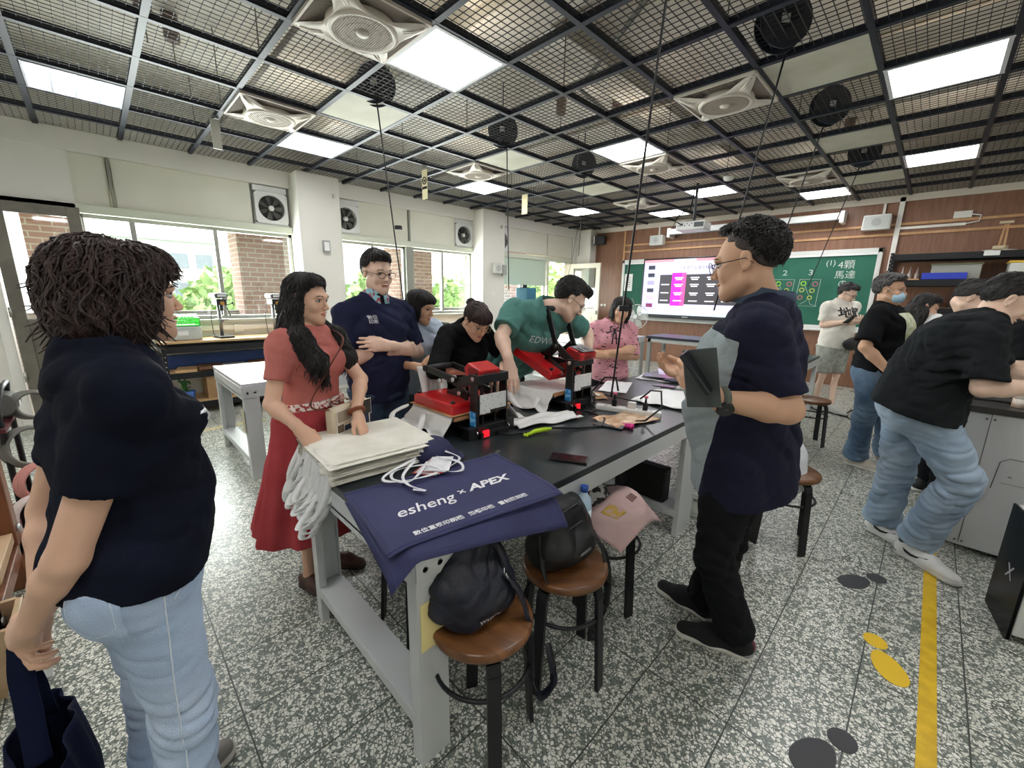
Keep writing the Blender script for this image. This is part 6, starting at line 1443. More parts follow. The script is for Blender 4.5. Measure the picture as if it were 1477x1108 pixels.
            sh.add(E((0, -.03, .045), (.098, .118, .095)), E((0, -.065, -.03), (.100, .085, .085), .04), E((-.066, -.01, -.035), (.034, .05, .07), .03), E((.066, -.01, -.035), (.034, .05, .07), .03), E((0, .045, .085), (.07, .05, .035), .03), E((0, -.07, -.085), (.075, .05, .03), .04))
            def cut(P):
                q = loc(P); x, y, z = q.T; face = .056-np.sqrt(x**2+np.maximum(z-.0, 0)**2*.9+np.minimum(z, 0)**2*.05); return np.where(y > .022, face, -.05)
            sh.cut.append((lambda P: cut(P)*hs, .01))
        elif style == 'bun':
            sh.add(E((0, -.016, .042), (.081, .102, .09)), E((0, .05, .085), (.06, .045, .03), .03), E((0, .078, .06), (.055, .022, .03), .02), E((0, -.12, .07), (.032, .03, .03), .01))
            def cut(P):
                q = loc(P); x, y, z = q.T; hl = np.where(y > .03, .03, np.where(y > -.03, -.02+(y+.03)*.6, -.045+(y+.03)*.4)); return hl-z
            sh.cut.append((lambda P: cut(P)*hs, .006))
        elif style == 'long':
            sh.add(E((0, -.018, .042), (.084, .104, .090)), E((0, -.05, -.04), (.080, .066, .09), .04), E((.02, .035, .095), (.055, .045, .03), .03))
            def cut(P):
                q = loc(P); x, y, z = q.T; face = .066-np.sqrt((x-.008)**2+np.maximum(z-.008, 0)**2*.78+np.minimum(z, 0)**2*.03); return np.where((y > .022) & (z > -.15), face, -.05)
            sh.cut.append((lambda P: cut(P)*hs, .008))
            for a in s.longpaths:
                for i in range(len(a)-1): sh.add(Cone(a[i][0], a[i+1][0], a[i][1], a[i+1][1], .03))
        def post(P, d):
            q = loc(P); th = np.arctan2(q[:, 0], q[:, 1]+.02); ww = 2.2*np.sin(q[:, 2]*38+fb)+1.3*np.sin(q[:, 2]*71) if style in ('wavy', 'curly', 'long') else .5*np.sin(q[:, 2]*30+fb)
            return d-hs*(.0022*np.sin(th*24+ww)+.0014*np.sin(th*53+ww*1.7+q[:, 2]*60))*(1.6 if style == 'long' else 2.6 if style == 'wavy' else 1)
        sh.post = post; o = shape_mesh('hair', sh, vox, [m], s.o, s.root)
        if nlock:
            from mathutils.bvhtree import BVHTree
            mb = MB(); rnd = random.Random(seed); vs = o.data.vertices; rt = Vector(s.root); bvh = BVHTree.FromPolygons([v.co[:] for v in vs], [f.vertices[:] for f in o.data.polygons]); low = min(v.co.z for v in vs); Mz, My, Mx_ = Vector(M[2]), Vector(M[1]), Vector(M[0]); U_ = Vector((0, 0, 1)); C0 = Vector(hc)-rt
            for q in range(nlock):
                v = vs[rnd.randrange(len(vs))]; p = v.co.copy(); n = v.normal.copy(); ax = rnd.uniform(-1, 1); L_ = locklen*rnd.uniform(.6, 1.4); st = L_/9; ph = rnd.uniform(0, 6); f_ = rnd.uniform(.5, 1.1); wv = (.75 if style in ('wavy', 'long') else .35 if style != 'curly' else 1.6); pts = []; lift = rnd.uniform(.001, .004)+.003*(style in ('wavy', 'curly')); free = False
                for t in range(10):
                    lq = ((np.array(p)-np.array(C0))@M.T)/hs
                    if lq[1] > (.06 if style != 'long' else .05) and lq[2] < (.045 if style in ('bob', 'wavy', 'bun') else .075) and abs(lq[0]) < .065: break
                    pts.append(p+n*(lift*math.sin(PI*min(1, t/5)*.5)))
                    d_ = -U_*.9 if style in ('long', 'wavy', 'bob') else (My*.5*(1 if p.dot(My) > C0.dot(My)+.02 else -1)-Mz*.5)
                    out = (p-C0); out.z = 0
                    if style in ('long', 'wavy', 'bob') and p.z > C0.z+.05*hs: d_ = d_*.5+out.normalized()*.8
                    sd = n.cross(d_)
                    if sd.length < 1e-3: sd = Mx_.copy()
                    sd.normalize(); d_ = d_+sd*wv*math.sin(f_*t+ph); d_ = d_-n*d_.dot(n)
                    if d_.length < 1e-4: break
                    p2 = p+d_.normalized()*st; hit = bvh.find_nearest(p2)
                    if hit[0] is None: break
                    if free or (t > 5 and hit[1].z < -.75): free = True; p = p+(-U_*(.8 if style != 'wavy' else .8-.16*(t-5))+n*(.25 if style != 'wavy' else .5)+sd*.5*math.sin(f_*t+ph)).normalized()*st
                    else: p, n = hit[0], (hit[1]+n*.6).normalized()
                if len(pts) > 4: kk = len(pts); mb.tube(pts, [lockr*(.3+.8*math.sin(PI*(.12+.83*i/(kk-1)))) for i in range(kk)], 4)
            mb.build('hair_lock', m, o)
        return o
    # ---- clothing
    def top(s, name, ms, sleeve=.62, hem=-.12, infl=.014, slr=.056, neckr=.062, seed=1, vox=.007, wr=.0035, region=None, bust=True, flare=0.0, zone=None, neckd=.02, hemplane=None, cuffplane=True, neckfwd=.0, puff=1.0):
        J, k = s.J, s.k; sh = Shape(); t = s.torso_loft(infl); pel = J['pelvis']; up0 = nrm(J['waist']-pel); low = pel-up0*.16*k; lo2 = Loft([low, pel, J['waist']], [t.W[0]+flare, t.W[0]+flare*.5, t.W[1]], [t.D[0]+flare, t.D[0]+flare*.5, t.D[1]], s.lat, .03); sh.add(t, lo2)
        if s.g > 1.05: sh.add(Ell(J['waist']+s.tf*.05*k*s.g-up0*.02, A_(.13, .10, .14)*k*s.g, np.stack([s.lat, s.tf, s.up]), .06))
        if s.fem and bust: 
            for sg in (-1, 1): sh.add(Ell(J['chest']+s.lat*sg*.062*k+s.tf*.075*k+s.up*.015, A_(.062, .055, .06)*k, None, .04))
        elif bust: sh.add(Ell(J['chest']+s.tf*.05*k+s.up*.04, A_(.12, .06, .07)*k*1.0, np.stack([s.lat, s.tf, s.up]), .05))
        am = (.88 if s.fem else 1)*s.g**.4
        for i in (0, 1):
            e, w_ = s.arm[i]; S = J['sh'][i]; sh.add(Cone(J['neck']-s.up*.045, S-s.up*.002, .054*k+infl*.5, .048*k*am+infl*.75, .06), Cone(J['chest']+s.up*.02, S-s.up*.03, .07*k, .05*k, .06))
            if sleeve <= 1: q = S+(e-S)*sleeve; sh.add(Cut([Cone(S, q+(e-S)*.12, .046*k*am+infl*.8, slr*k*am*puff+infl*.2, .045)], q, e-S))
            else: q = e+(w_-e)*(sleeve-1); sh.add(Cone(S, e, .050*k*am+infl, .044*k*am+infl, .02), Cut([Cone(e, q+(w_-e)*.05, .043*k*am+infl, .036*k*am*puff+infl, .02)], q, w_-e))
        nk = J['neck']+s.tf*neckfwd; hd = nrm(s.hc-J['neck']); ncut = Cone(nk+s.up*neckd*.2+s.tf*.008, nk+s.up*.12+s.tf*.03, neckr*k, neckr*k*1.25, .01); sh.cut.append((lambda P: -ncut(P), .006))
        hp = hemplane if hemplane is not None else (pel+up0*hem*k, -up0); pl = plane(*hp); sh.cut.append((pl, .004))
        sh.inf = 0; nz = wr_noise(seed, 11, wr*.9, dirn=s.U*.25+s.lat*.5); nz2 = wr_noise(seed+9, 34, wr*.3); fA = wr_noise(seed+21, 21, 1.0, dirn=s.U*.9+s.lat*.55); fB = wr_noise(seed+22, 21, 1.0, dirn=s.U*.9-s.lat*.55); ap = [s.J['sh'][i]+(s.J['chest']-s.J['sh'][i])*.35-s.up*.04 for i in (0, 1)]; wc = s.J['waist']
        def fold(P):
            w1 = sum(np.exp(-((P-a)**2).sum(1)/.022) for a in ap); z_ = (P-wc)@s.up; w2 = np.exp(-(z_/.09)**2)*.9; return (w1*fB(P)+w2*fA(P))*wr*1.5
        sh.post = lambda P, d: d+nz(P)+nz2(P)+fold(P); s.topshape = sh
        s.shirt = shape_mesh(name, sh, vox, ms, s.o, s.root, (), region)
        if zone is not None:
            me = s.shirt.data; co = np.zeros(len(me.vertices)*3, np.float32); me.vertices.foreach_get('co', co); at = me.attributes.new('zone', 'FLOAT', 'POINT'); at.data.foreach_set('value', zone(co.reshape(-1, 3).astype(float)+s.root).astype(np.float32))
        return s.shirt
    def legs_cloth(s, name, ms, length=1.93, infl=.014, seed=3, vox=.008, wr=.004, hemr=.066, region=None, topz=.04, baggy=1.0):
        J, k = s.J, s.k; sh = Shape(); pel = J['pelvis']; up0 = nrm(J['waist']-pel); a = s.g**.5; t = s.torso_loft(infl*.8); hc_ = (J['hip'][0]+J['hip'][1])/2
        sh.add(Loft([hc_-up0*.01, pel+up0*.1*k], [t.W[0]*.98, t.W[0]*.9], [t.D[0]*1.02, t.D[0]*.95], s.lat, .03))
        for sg in (0, 1): sh.add(Ell(J['hip'][sg]-s.F*.045*k+s.U*.0, A_(.082, .082, .09)*k*a, None, .04))
        cuts = []
        for i in (0, 1):
            h_, kn, an = J['hip'][i], J['kn'][i], J['an'][i]; sh.add(Cone(h_, kn, .088*k*a*baggy+infl*.6, .060*k*baggy+infl*.6, .03))
            if length > 1: q = kn+(an-kn)*(length-1); sh.add(Cut([Cone(kn, q+(an-kn)*.1, .060*k*baggy+infl*.6, hemr*k, .03)], q, an-kn))
            else: q = h_+(kn-h_)*length; cc = sh.pr.pop(); sh.add(Cut([cc], q, kn-h_))
        sh.cut += cuts; pl = plane(pel+up0*topz*k, up0); sh.cut.append((pl, .003)); nz = wr_noise(seed, 11, wr*.8); nzb = wr_noise(seed+5, 34, wr*.35, dirn=s.U*.7+s.R*.4)
        J_ = J; 
        def post(P, d):
            b = 0
            for i in (0, 1):
                dk = P-(J_['kn'][i]+(J_['an'][i]-J_['kn'][i])*.8); b = b+np.exp(-(dk**2).sum(1)/.012)
            kk_ = 0
            for i in (0, 1):
                dk = P-J_['kn'][i]; kk_ = kk_+np.exp(-(dk**2).sum(1)/.018)
                dk = P-J_['hip'][i]-s.F*.05; kk_ = kk_+.7*np.exp(-(dk**2).sum(1)/.014)
            return d+nz(P)*(1+b*1.0)+nzb(P)*(1+b*2+kk_*2.5)
        sh.post = post; s.pants = shape_mesh(name, sh, vox, ms, s.o, s.root, (), region); return s.pants
    def shoe(s, i, m, solem, d=None, L_=.27, low=False, name='shoe', hgt=.0, tip=0.0):
        an = s.J['an'][i]; d = nrm(d if d is not None else s.F+(.22 if i == 0 else -.22)*s.R*1.0); k = s.k; r_ = nrm(np.cross(d, s.U)); z0 = hgt
        up = nrm(s.U*math.cos(tip)-d*math.sin(-tip)) if tip else s.U; dd = nrm(np.cross(up, r_)) if tip else d
        B_ = A_(an[0], an[1], z0)-d*.065*k; M = np.stack([r_, dd, up]); W = lambda a, b, c: B_+r_*a+dd*b+up*c; L = L_*k
        sh = Shape(); sh.add(Cone(W(0, .035, .045), W(0, L*.55, .04), .038*k, .04*k, .02), Cone(W(0, L*.55, .036), W(0, L-.035, .028), .042*k, .033*k, .03, up, .8))
        if not low: sh.add(Cone(W(0, .045, .05), W(0, .06, .095), .038*k, .036*k, .03)); sh.add(Cone(W(0, .1, .075), W(0, L*.6, .05), .026*k, .022*k, .03))
        sh.cut.append((plane(W(0, 0, .012), -up), .004))
        o = shape_mesh(name, sh, .005, [m], s.o, s.root)
        so = Shape(); so.add(Cone(W(0, .035, .018), W(0, L*.5, .018), .040*k, .037*k, .02, up, .9), Cone(W(0, L*.5, .018), W(0, L-.038, .018), .037*k, .042*k, .02)); so.cut += [(plane(W(0, 0, .002), -up), .002), (plane(W(0, 0, .024), up), .003)]
        shape_mesh('sole', so, .005, [solem], o, s.root)
        s.shoeW = W; s.shoeM = (r_, dd, up)
        if name == 'sneaker':
            cl = Shape(); cl.add(Cone(W(0, .045, .085), W(0, .062, .105), .037*k, .038*k, .02)); cl.cut.append((plane(W(0, 0, .098), up), .002)); cl.cut.append((plane(W(0, 0, .084), -up), .002)); shape_mesh('collar_lining', cl, .005, [mat('sneaker_black', '1B1B1E', .6)], o, s.root)
            hl = Shape(); hl.add(Cone(W(0, .034, .03), W(0, .036, .055), .041*k, .038*k, .01)); hl.cut.append((plane(W(0, .03, 0), dd), .002)); shape_mesh('heel_counter', hl, .005, [mat('heel_grey', '8F9092', .6)], o, s.root)
        return o
# ---------------------------------------------------------------- soft bags on the stools (same cloth mesher as the figures)
def soft(name, prims, h, m, parent, origin, seed, amp, cuts=(), f=14):
    sh = Shape(); sh.add(*prims); n1, n2 = wr_noise(seed, f, amp), wr_noise(seed+3, f*2.6, amp*.4); sh.post = lambda P, d: d+n1(P)+n2(P); sh.cut = list(cuts); return shape_mesh(name, sh, h, [m], parent, A_(*origin))
BAGN = mat('bag_nylon_navy', '080B18', .5, col2='0D1226', bump=.2, bscale=300); BAGK = mat('bag_nylon_black', '0E0E10', .45, bump=.2, bscale=300)
o = thing('backpack', 'navy drawstring backpack slumped open on the stool nearest the camera', 'backpack', (-.86, .70, .468)); bpy.context.view_layer.update(); O = (-.86, .70, .468); C_ = A_(*O)
soft('bag_body', [Cone(C_+A_(-.02, -.05, .085), C_+A_(.0, .06, .085), .085, .085, .03, (1, 0, 0), .9), Cone(C_+A_(-.03, -.05, .12), C_+A_(-.07, .0, .22), .07, .05, .05), Cone(C_+A_(-.02, .06, .1), C_+A_(-.05, .08, .2), .07, .035, .05), Cone(C_+A_(-.06, -.02, .22), C_+A_(-.03, .09, .21), .035, .03, .03), Cone(C_+A_(.02, -.02, .06), C_+A_(.03, .07, .06), .07, .06, .03)], .004, BAGN, o, O, 5, .006, [(plane(C_+A_(0, 0, .003), (0, 0, -1)), .006)])
mb = MB(); ribbon(mb, [(.06, .08, .14), (.10, .10, .1), (.125, .115, .02), (.14, .12, -.08), (.15, .12, -.2), (.17, .14, -.28), (.2, .17, -.22), (.17, .17, -.1)], .03, .003); ribbon(mb, [(-.07, .05, .25), (-.02, .09, .23), (.04, .1, .17), (.06, .09, .1)], .028, .004); mb.build('strap', BAGN, o)
mb = MB(); mb.bar((.072, .075, .15), (.088, .095, .10), .008, .004).torus((.07, .07, .16), .01, .002, 14, 5, axis=(1, 1, 0)); mb.build('zip_pull', mat('chrome'), o)
project_print('script_mark', 'City way', .03, mat('print_white2', 'E8E8EC', .6), o, C_+A_(.09, .03, .05), nrm(A_(-.1, 1, 0)), (0, 0, 1), o.children[0], .002) if 0 else None
bb_ = [c for c in o.children if c.name.startswith('bag_body')][0]; project_print('script_mark', 'wuy~', .032, mat('print_white2', 'E8E8EC', .6), o, C_+A_(.09, -.0, .045), nrm(A_(.35, .93, 0)), (0, 0, 1), bb_, .002)
o = thing('backpack', 'black backpack leaning on the second stool beside the water bottle', 'backpack', (-.83, 1.13, .468)); bpy.context.view_layer.update(); O = (-.83, 1.13, .468); C_ = A_(*O)
soft('bag_body', [Cone(C_+A_(-.03, -.07, .08), C_+A_(-.03, .07, .08), .085, .085, .03), Cone(C_+A_(-.05, -.05, .17), C_+A_(-.05, .06, .16), .075, .075, .05), Cone(C_+A_(.03, -.03, .07), C_+A_(.03, .05, .07), .055, .055, .04)], .0045, BAGK, o, O, 8, .004, [(plane(C_+A_(0, 0, .003), (0, 0, -1)), .006)])
mb = MB(); mb.tube([(.02, -.11, .1), (.04, -.05, .16), (.045, .03, .17), (.02, .1, .12)], .003, 6).tube([(-.0, -.12, .15), (.01, -.05, .215), (.01, .04, .22), (-.01, .12, .16)], .003, 6); mb.build('zip', mat('zip_black', '232326', .3), o)
mb = MB(); ribbon(mb, [(.05, .1, .1), (.1, .11, .03), (.13, .1, -.08), (.13, .08, -.2), (.1, .06, -.28), (.12, .03, -.3)], .03, .003); ribbon(mb, [(-.02, -.13, .16), (.02, -.15, .05), (.04, -.14, -.02)], .02, .003); mb.build('strap', BAGK, o)
text_mesh('label', 'OUTDOOR', .018, mat('label_grey', '77777C', .5), o, Matrix.Translation((.088, .0, .085)) @ Matrix.Rotation(R(90), 4, 'Z') @ Matrix.Rotation(R(75), 4, 'X')) if 0 else MB().box(.0905, -.03, .075, .0925, .03, .085).build('label', mat('label_grey', '77777C', .5), o)
o = thing('water_bottle', 'water bottle with blue cap and white label beside the black backpack', 'bottle', (-.86, 1.275, .468), R(40))
MB().lathe([(0, 0), (.030, 0), (.033, .01), (.033, .17), (.028, .195), (.014, .215), (.014, .225), (0, .225)], n=24).build('bottle_body', mat('bottle_water', 'A9C4D8', .12, col2='BCD3E2', nscale=10), o); MB().cyl((0, 0, .222), .016, .022, 20).build('cap', mat('cap_blue', '1E4FA0', .4), o)
MB().cyl((0, 0, .06), .0336, .09, 28).build('label', mat('bottle_label', 'DCE8EE', .4, col2='3E86C4', nscale=9, mixlo=.6, mixhi=.63), o)
text_mesh('label_text', 'DEE', .028, mat('ink_blue', '24426F', .5), o, Matrix.Translation((.0, -.0345, .125)) @ Matrix.Rotation(R(90), 4, 'X'))
o = thing('pink_tote', 'pink canvas tote with yellow motif draped over the third stool', 'tote bag', (-.92, 1.60, .468)); bpy.context.view_layer.update(); PKT = mat('canvas_pink', 'CBAAA6', .85, col2='D3B5B0', nscale=6, bump=.2, bscale=200)
def pf(u, v):
    a = (u-.5)*.36; b = (v-.5)*.40; zz = .035+.02*math.sin(5*u+2)*math.cos(4*v)+.03*math.exp(-((a)**2+(b)**2)/.01); d = max(0, math.hypot(a, b)-.15); zz -= d*.9; return (a*.96+.02*math.sin(4*v), b, zz)
pb = MB().grid(pf, 40, 40, .004).build('bag_body', PKT, o)
MB().grid(lambda u, v: (pf(.5+.25*u, .2+.16*v)[0], pf(.5+.25*u, .2+.16*v)[1], pf(.5+.25*u, .2+.16*v)[2]+.002), 10, 8, .001).build('motif', mat('motif_yellow', 'CDA93C', .8, col2='CBAAA6', nscale=40), o)
for k in range(4): MB().grid(lambda u, v, k=k: (pf(.62+.1*u, .55+.045*k+.03*v)[0], pf(.62+.1*u, .55+.045*k+.03*v)[1], pf(.62+.1*u, .55+.045*k+.03*v)[2]+.002), 4, 3, .001).build('letter', mat('motif_brown', '6F4F4A', .8), o)
o = thing('scarf', 'black and grey patterned scarf bunched behind the pink tote', 'scarf', (-1.02, 1.50, .468)); bpy.context.view_layer.update(); C_ = A_(-1.02, 1.50, .52)
soft('scarf_cloth', [Cone(C_+A_(-.03, -.05, 0), C_+A_(.04, .06, .02), .05, .055, .03), Cone(C_+A_(.0, -.03, .04), C_+A_(.03, .03, .06), .035, .04, .03)], .005, mat('scarf_print', '1E1F24', .7, col2='B9BAB8', nscale=28, mixlo=.48, mixhi=.52), o, (-1.02, 1.50, .468), 12, .012, (), 30)
o = thing('backpack', 'black backpack standing on the floor between the white table and the red skirt', 'backpack', (-3.2, .93, 0)); bpy.context.view_layer.update(); C_ = A_(-3.2, .93, 0)
soft('bag_body', [Cone(C_+A_(0, -.06, .12), C_+A_(0, .06, .12), .11, .11, .03), Cone(C_+A_(0, -.05, .38), C_+A_(0, .05, .38), .10, .10, .1), Cone(C_+A_(0, 0, .15), C_+A_(0, 0, .4), .14, .12, .05)], .008, BAGK, o, (-3.2, .93, 0), 9, .006, [(plane((0, 0, .002), (0, 0, -1)), .006)])
simple('black_case', 'black case standing on the footrest at the far end of the foreground table', 'case', MB().box(-1.33, 2.36, .178, -1.0, 2.44, .40), mat('case_black', '121214', .5), bevel=.01)
# ---------------------------------------------------------------- workshop clutter at the left edge
WB = wood_mat('easel_brown', '5A3320', '84502F', (4, 4, .5), .45)
o = thing('wooden_rack', 'brown wooden post rack at the far left edge', 'rack', (-2.6, -.45, 0))
for x in (-.36, .30): MB().box(x-.05, -.045, 0, x+.05, .03, 1.15).build('post', WB, o, bevel=.006)
MB().box(-.42, -.03, .16, .36, .03, .23).build('cross_rail', WB, o, bevel=.004); MB().box(-.42, -.05, .25, .1, .02, .30).build('cross_rail', mat('rail_pale', 'B89A78', .6), o, bevel=.004)
for x, z in ((-.36, .3), (.30, .2)): MB().ell((x, .035, z), (.02, .012, .02)).build('bolt_cap', BOLT, o)
o = thing('swivel_castor', 'grey swivel castor wheel on the floor at the left edge', 'castor', (-2.03, -.34, 0)); MB().cyl((0, -.02, .045), .045, .035, 24, axis='y').build('wheel', mat('castor_grey', '4B4D50', .5), o); MB().box(-.03, -.035, .05, .03, .03, .1).box(-.05, -.05, .098, .05, .05, .106).build('bracket', mat('castor_steel', '9A9C9C', .4, .6), o)
simple('wooden_crate', 'pale wooden crate on the floor below the wooden rack', 'crate', MB().box(-2.35, -.62, 0, -2.12, -.36, .03).box(-2.35, -.62, .03, -2.33, -.36, .26).box(-2.14, -.62, .03, -2.12, -.36, .26).box(-2.35, -.38, .03, -2.12, -.36, .26).box(-2.35, -.62, .03, -2.12, -.60, .26), wood_mat('crate_pale', 'A98B68', 'C4A884'), bevel=.003)
o = thing('hose_trolley', 'black handled trolley carrying cable drums behind the wooden rack', 'trolley', (-3.62, -.55, 0)); MB().tube([(-.2, .1, .1), (-.2, .1, .8), (-.12, .12, .9), (.12, .12, .9), (.2, .1, .8), (.2, .1, .1)], .014, 8).build('handle', BLK, o); MB().box(-.25, -.2, .08, .25, .2, .11).build('shelf', mat('trolley_red', '5A1F24', .5), o); MB().box(-.25, -.2, .68, .25, .12, .7).build('shelf', mat('trolley_red'), o)
for x in (-.2, .2): MB().cyl((x, -.15, .045), .045, .03, 18, axis='y').build('wheel', BLK, o)
CBS = (('orange', 'C4613E'), ('white and red', 'D9C9C4'), ('pink', 'C78880'), ('grey', '77756F'))
for k, (x, y, z, rr, ci, ax) in enumerate(((-3.48, -.38, .56, .11, 3, (1, .5, .2)), (-3.38, -.36, .38, .10, 2, (1, .7, .1)), (-3.25, -.38, .22, .12, 1, (.9, .8, .3)), (-3.1, -.36, .09, .13, 0, (.2, .3, 1)), (-3.68, -.36, .76, .08, 3, (1, 0, .1)))):
    mb = MB()
    for j in range(6): mb.torus((x+.012*j*ax[0]*.6, y+.005*j, z+.01*j*ax[2]), rr-.004*(j % 3), .009, 26, 6, axis=ax)
    simple('cable_coil', CBS[ci][0]+' cable coil in the pile at the left edge'+(', top one' if k == 4 else ''), 'cable coil', mb, mat('coil_%d' % ci, CBS[ci][1], .6), 'cable coils piled at the left edge')
for k, (x, y, z) in enumerate(((-3.72, -.46, .78), (-3.52, -.52, .74))): 
    o = thing('electric_motor', 'grey electric motor on the trolley, %s' % ('left one' if k == 0 else 'right one with a white label'), 'motor', (x, y, z)); mb = MB().cyl((-.09, 0, 0), .06, .18, 22, axis='x').box(-.05, -.04, -.075, .05, .04, -.04)
    for j in range(8): mb.torus((-.07+j*.02, 0, 0), .062, .004, 22, 5, axis=(1, 0, 0))
    mb.build('housing', mat('motor_grey', '6E6F6A', .5), o); MB().box(-.02, .058, -.02, .03, .066, .02).build('label', mat('paper_white'), o)
simple('floor_cable', 'black cable lying on the floor by the left clutter', 'cable', MB().tube([(-3.3, -.3, .008), (-3.0, -.22, .008), (-2.85, -.3, .008), (-2.7, -.25, .008)], .007, 6), BLK)
simple('floor_cable', 'black cable looping on the floor before the chalkboard', 'cable', MB().tube([(-.55, 7.0, .008), (-.6, 6.6, .008), (-.45, 6.3, .008), (-.3, 6.5, .008), (-.35, 7.2, .008), (-.3, 7.6, .6)], .008, 6), BLK)
# ---------------------------------------------------------------- the people
SKA, SKB, SKC = skin('warm', 'DCB196'), skin('fair', 'E4C2AC'), skin('tan', 'D0A486')
def cloth(n, c="808080", c2=None, b=.25, bs=350, sc=6, **k): return mat(n, c, .88, col2=c2, nscale=sc, bump=b, bscale=bs, spec=.12, **k)
def denim(n, c="808080", c2=None, sc=5): return mat(n, c, .85, col2=c2, nscale=sc, bump=.35, bscale=420, mixlo=.35, mixhi=.68, spec=.2)
import os
ONLY = None
def want(k): return ONLY is None or k in ONLY
# 1 woman in the left foreground, seen from behind her right shoulder
if want(1):
    p = Person('person in navy t-shirt and light jeans, left foreground, hands clasped behind the back', (-1.205, -.02), 12, 1.57, lean=3, girth=1.1, fem=True)
    p.set_head(yaw=-2, pitch=2, c=(-1.265, .052, 1.43), sc=.95)
    p.set_arm(0, (-1.19, -.185, .775), (1, -.6, 0), elbow=(-1.075, -.105, .945), hdir=(-.75, -.3, -.45), back=(.3, -.9, .3), curl=(.2, .25, .3, .35, .4))
    p.set_arm(1, (-1.345, -.185, .715), (-1, -.4, 0), elbow=(-1.50, -.16, .90), hdir=(.75, -.2, -.3), back=(-.2, -.9, .2), curl=(.6, .7, .7, .7, .7))
    p.body(SKA, .007, .003, .0028)
    p.face(brow=HAIRB)
    p.hair('wavy', HAIRB, .004, 5, nlock=1500, lockr=.0024, locklen=.11)
    NT = cloth('tee_navy', '10131F', '141827')
    p.top('t_shirt', [NT], sleeve=.60, hem=-.045, infl=.015, slr=.058, neckr=.058, seed=2, vox=.006, wr=.005, flare=.016)
    J = denim('jeans_light', 'A6BBD8', 'C0D0E6'); p.legs_cloth('jeans', [J], 1.95, infl=.004, seed=4, vox=.006, wr=.0035, hemr=.075, topz=.0)
    pk = cloth('jeans_stitch', 'DCE4F0')
    B = p.J['pelvis']; 
    # back pocket and side seam
    c0 = B-p.F*.075+p.R*.10-p.U*.045; q = patch('pocket', .115, .13, denim('jeans_pocket', 'B0C3DE', 'BFCFE6'), p.pants, c0, nrm(p.R*.75+p.F*.62), p.U, p.pants, .003)
    def seam(nm, pts, r=.0016, m=pk, par=None, tgt=None):
        from mathutils.bvhtree import BVHTree
        tg = tgt or p.pants; bvh = BVHTree.FromPolygons([v.co[:] for v in tg.data.vertices], [f.vertices[:] for f in tg.data.polygons]); P = [A_(*x)-p.root for x in pts]; out = []
        for i in range(len(P)-1):
            for k in range(10):
                x = P[i]+(P[i+1]-P[i])*k/10; hit = bvh.find_nearest(Vector(x))
                if hit[0] is not None: out.append(hit[0]+hit[1]*.0008)
        MB().tube(out, r, 6).build(nm, m, par or tg)
    rr, uu = nrm(p.R*.75+p.F*.62), p.U; c0 = c0+np.cross(rr, uu)*.06
    seam('stitching', [c0-rr*.055+uu*.06, c0+rr*.055+uu*.06, c0+rr*.055-uu*.035, c0-uu*.065, c0-rr*.055-uu*.035, c0-rr*.055+uu*.06], .0022)
    seam('stitching', [c0-rr*.049+uu*.052, c0+rr*.049+uu*.052, c0+rr*.049-uu*.032, c0-uu*.058, c0-rr*.049-uu*.032, c0-rr*.049+uu*.052], .0011)
    sd = B+p.R*.16; seam('side_seam', [sd+uu*.02, sd-uu*.15, sd-uu*.4-p.F*.01, sd-uu*.75-p.F*.01], .0018)
    seam('front_pocket_edge', [sd+uu*.02+p.F*.07, sd-uu*.03+p.F*.045, sd-uu*.07+p.F*.01], .0016)
    for i in (0, 1): p.shoe(i, mat('shoe_grey', '8A8580', .8, bump=.3), mat('sole_cream', 'CFCBC2', .6), low=True)
    # small pale embroidery on the chest
    project_print('print', 'C', .05, mat('print_white2', 'E8E8EC', .6), p.o, p.J['chest']+p.tf*.12+p.lat*.09+p.up*.01, nrm(-p.lat*.5+p.tf*.8) if 0 else nrm(p.tf*-.7+p.lat*-.7), p.up, p.shirt)
    # navy carrier bag from the hands
    o = thing('carrier_bag', 'dark navy cloth bag hanging from clasped hands in the left foreground', 'bag', (0, 0, 0)); NB_ = cloth('bag_navy', '10152B', '151B34')
    mb = MB()
    ribbon(mb, [(-1.27, -.215, .70), (-1.29, -.22, .64), (-1.32, -.22, .54), (-1.345, -.22, .44)], .04, .003); ribbon(mb, [(-1.25, -.215, .70), (-1.235, -.22, .64), (-1.21, -.22, .54), (-1.185, -.22, .45)], .04, .003); mb.build('strap', NB_, o)
    def bagf(u, v):
        a = 2*PI*u; w_ = .17*(1-.1*v); z = .47-.40*v+.02*math.sin(a*2+v*4); x = -1.27+w_*math.cos(a)*(1.05-.1*math.sin(6*v)); y = -.22+.045*math.sin(a)*(1+.5*math.sin(PI*v))+.008*math.sin(9*a+3*v); return (x, y, z-.04*abs(math.cos(a))*(1-v))
    MB().grid(bagf, 60, 26, .003).build('bag_body', NB_, o)
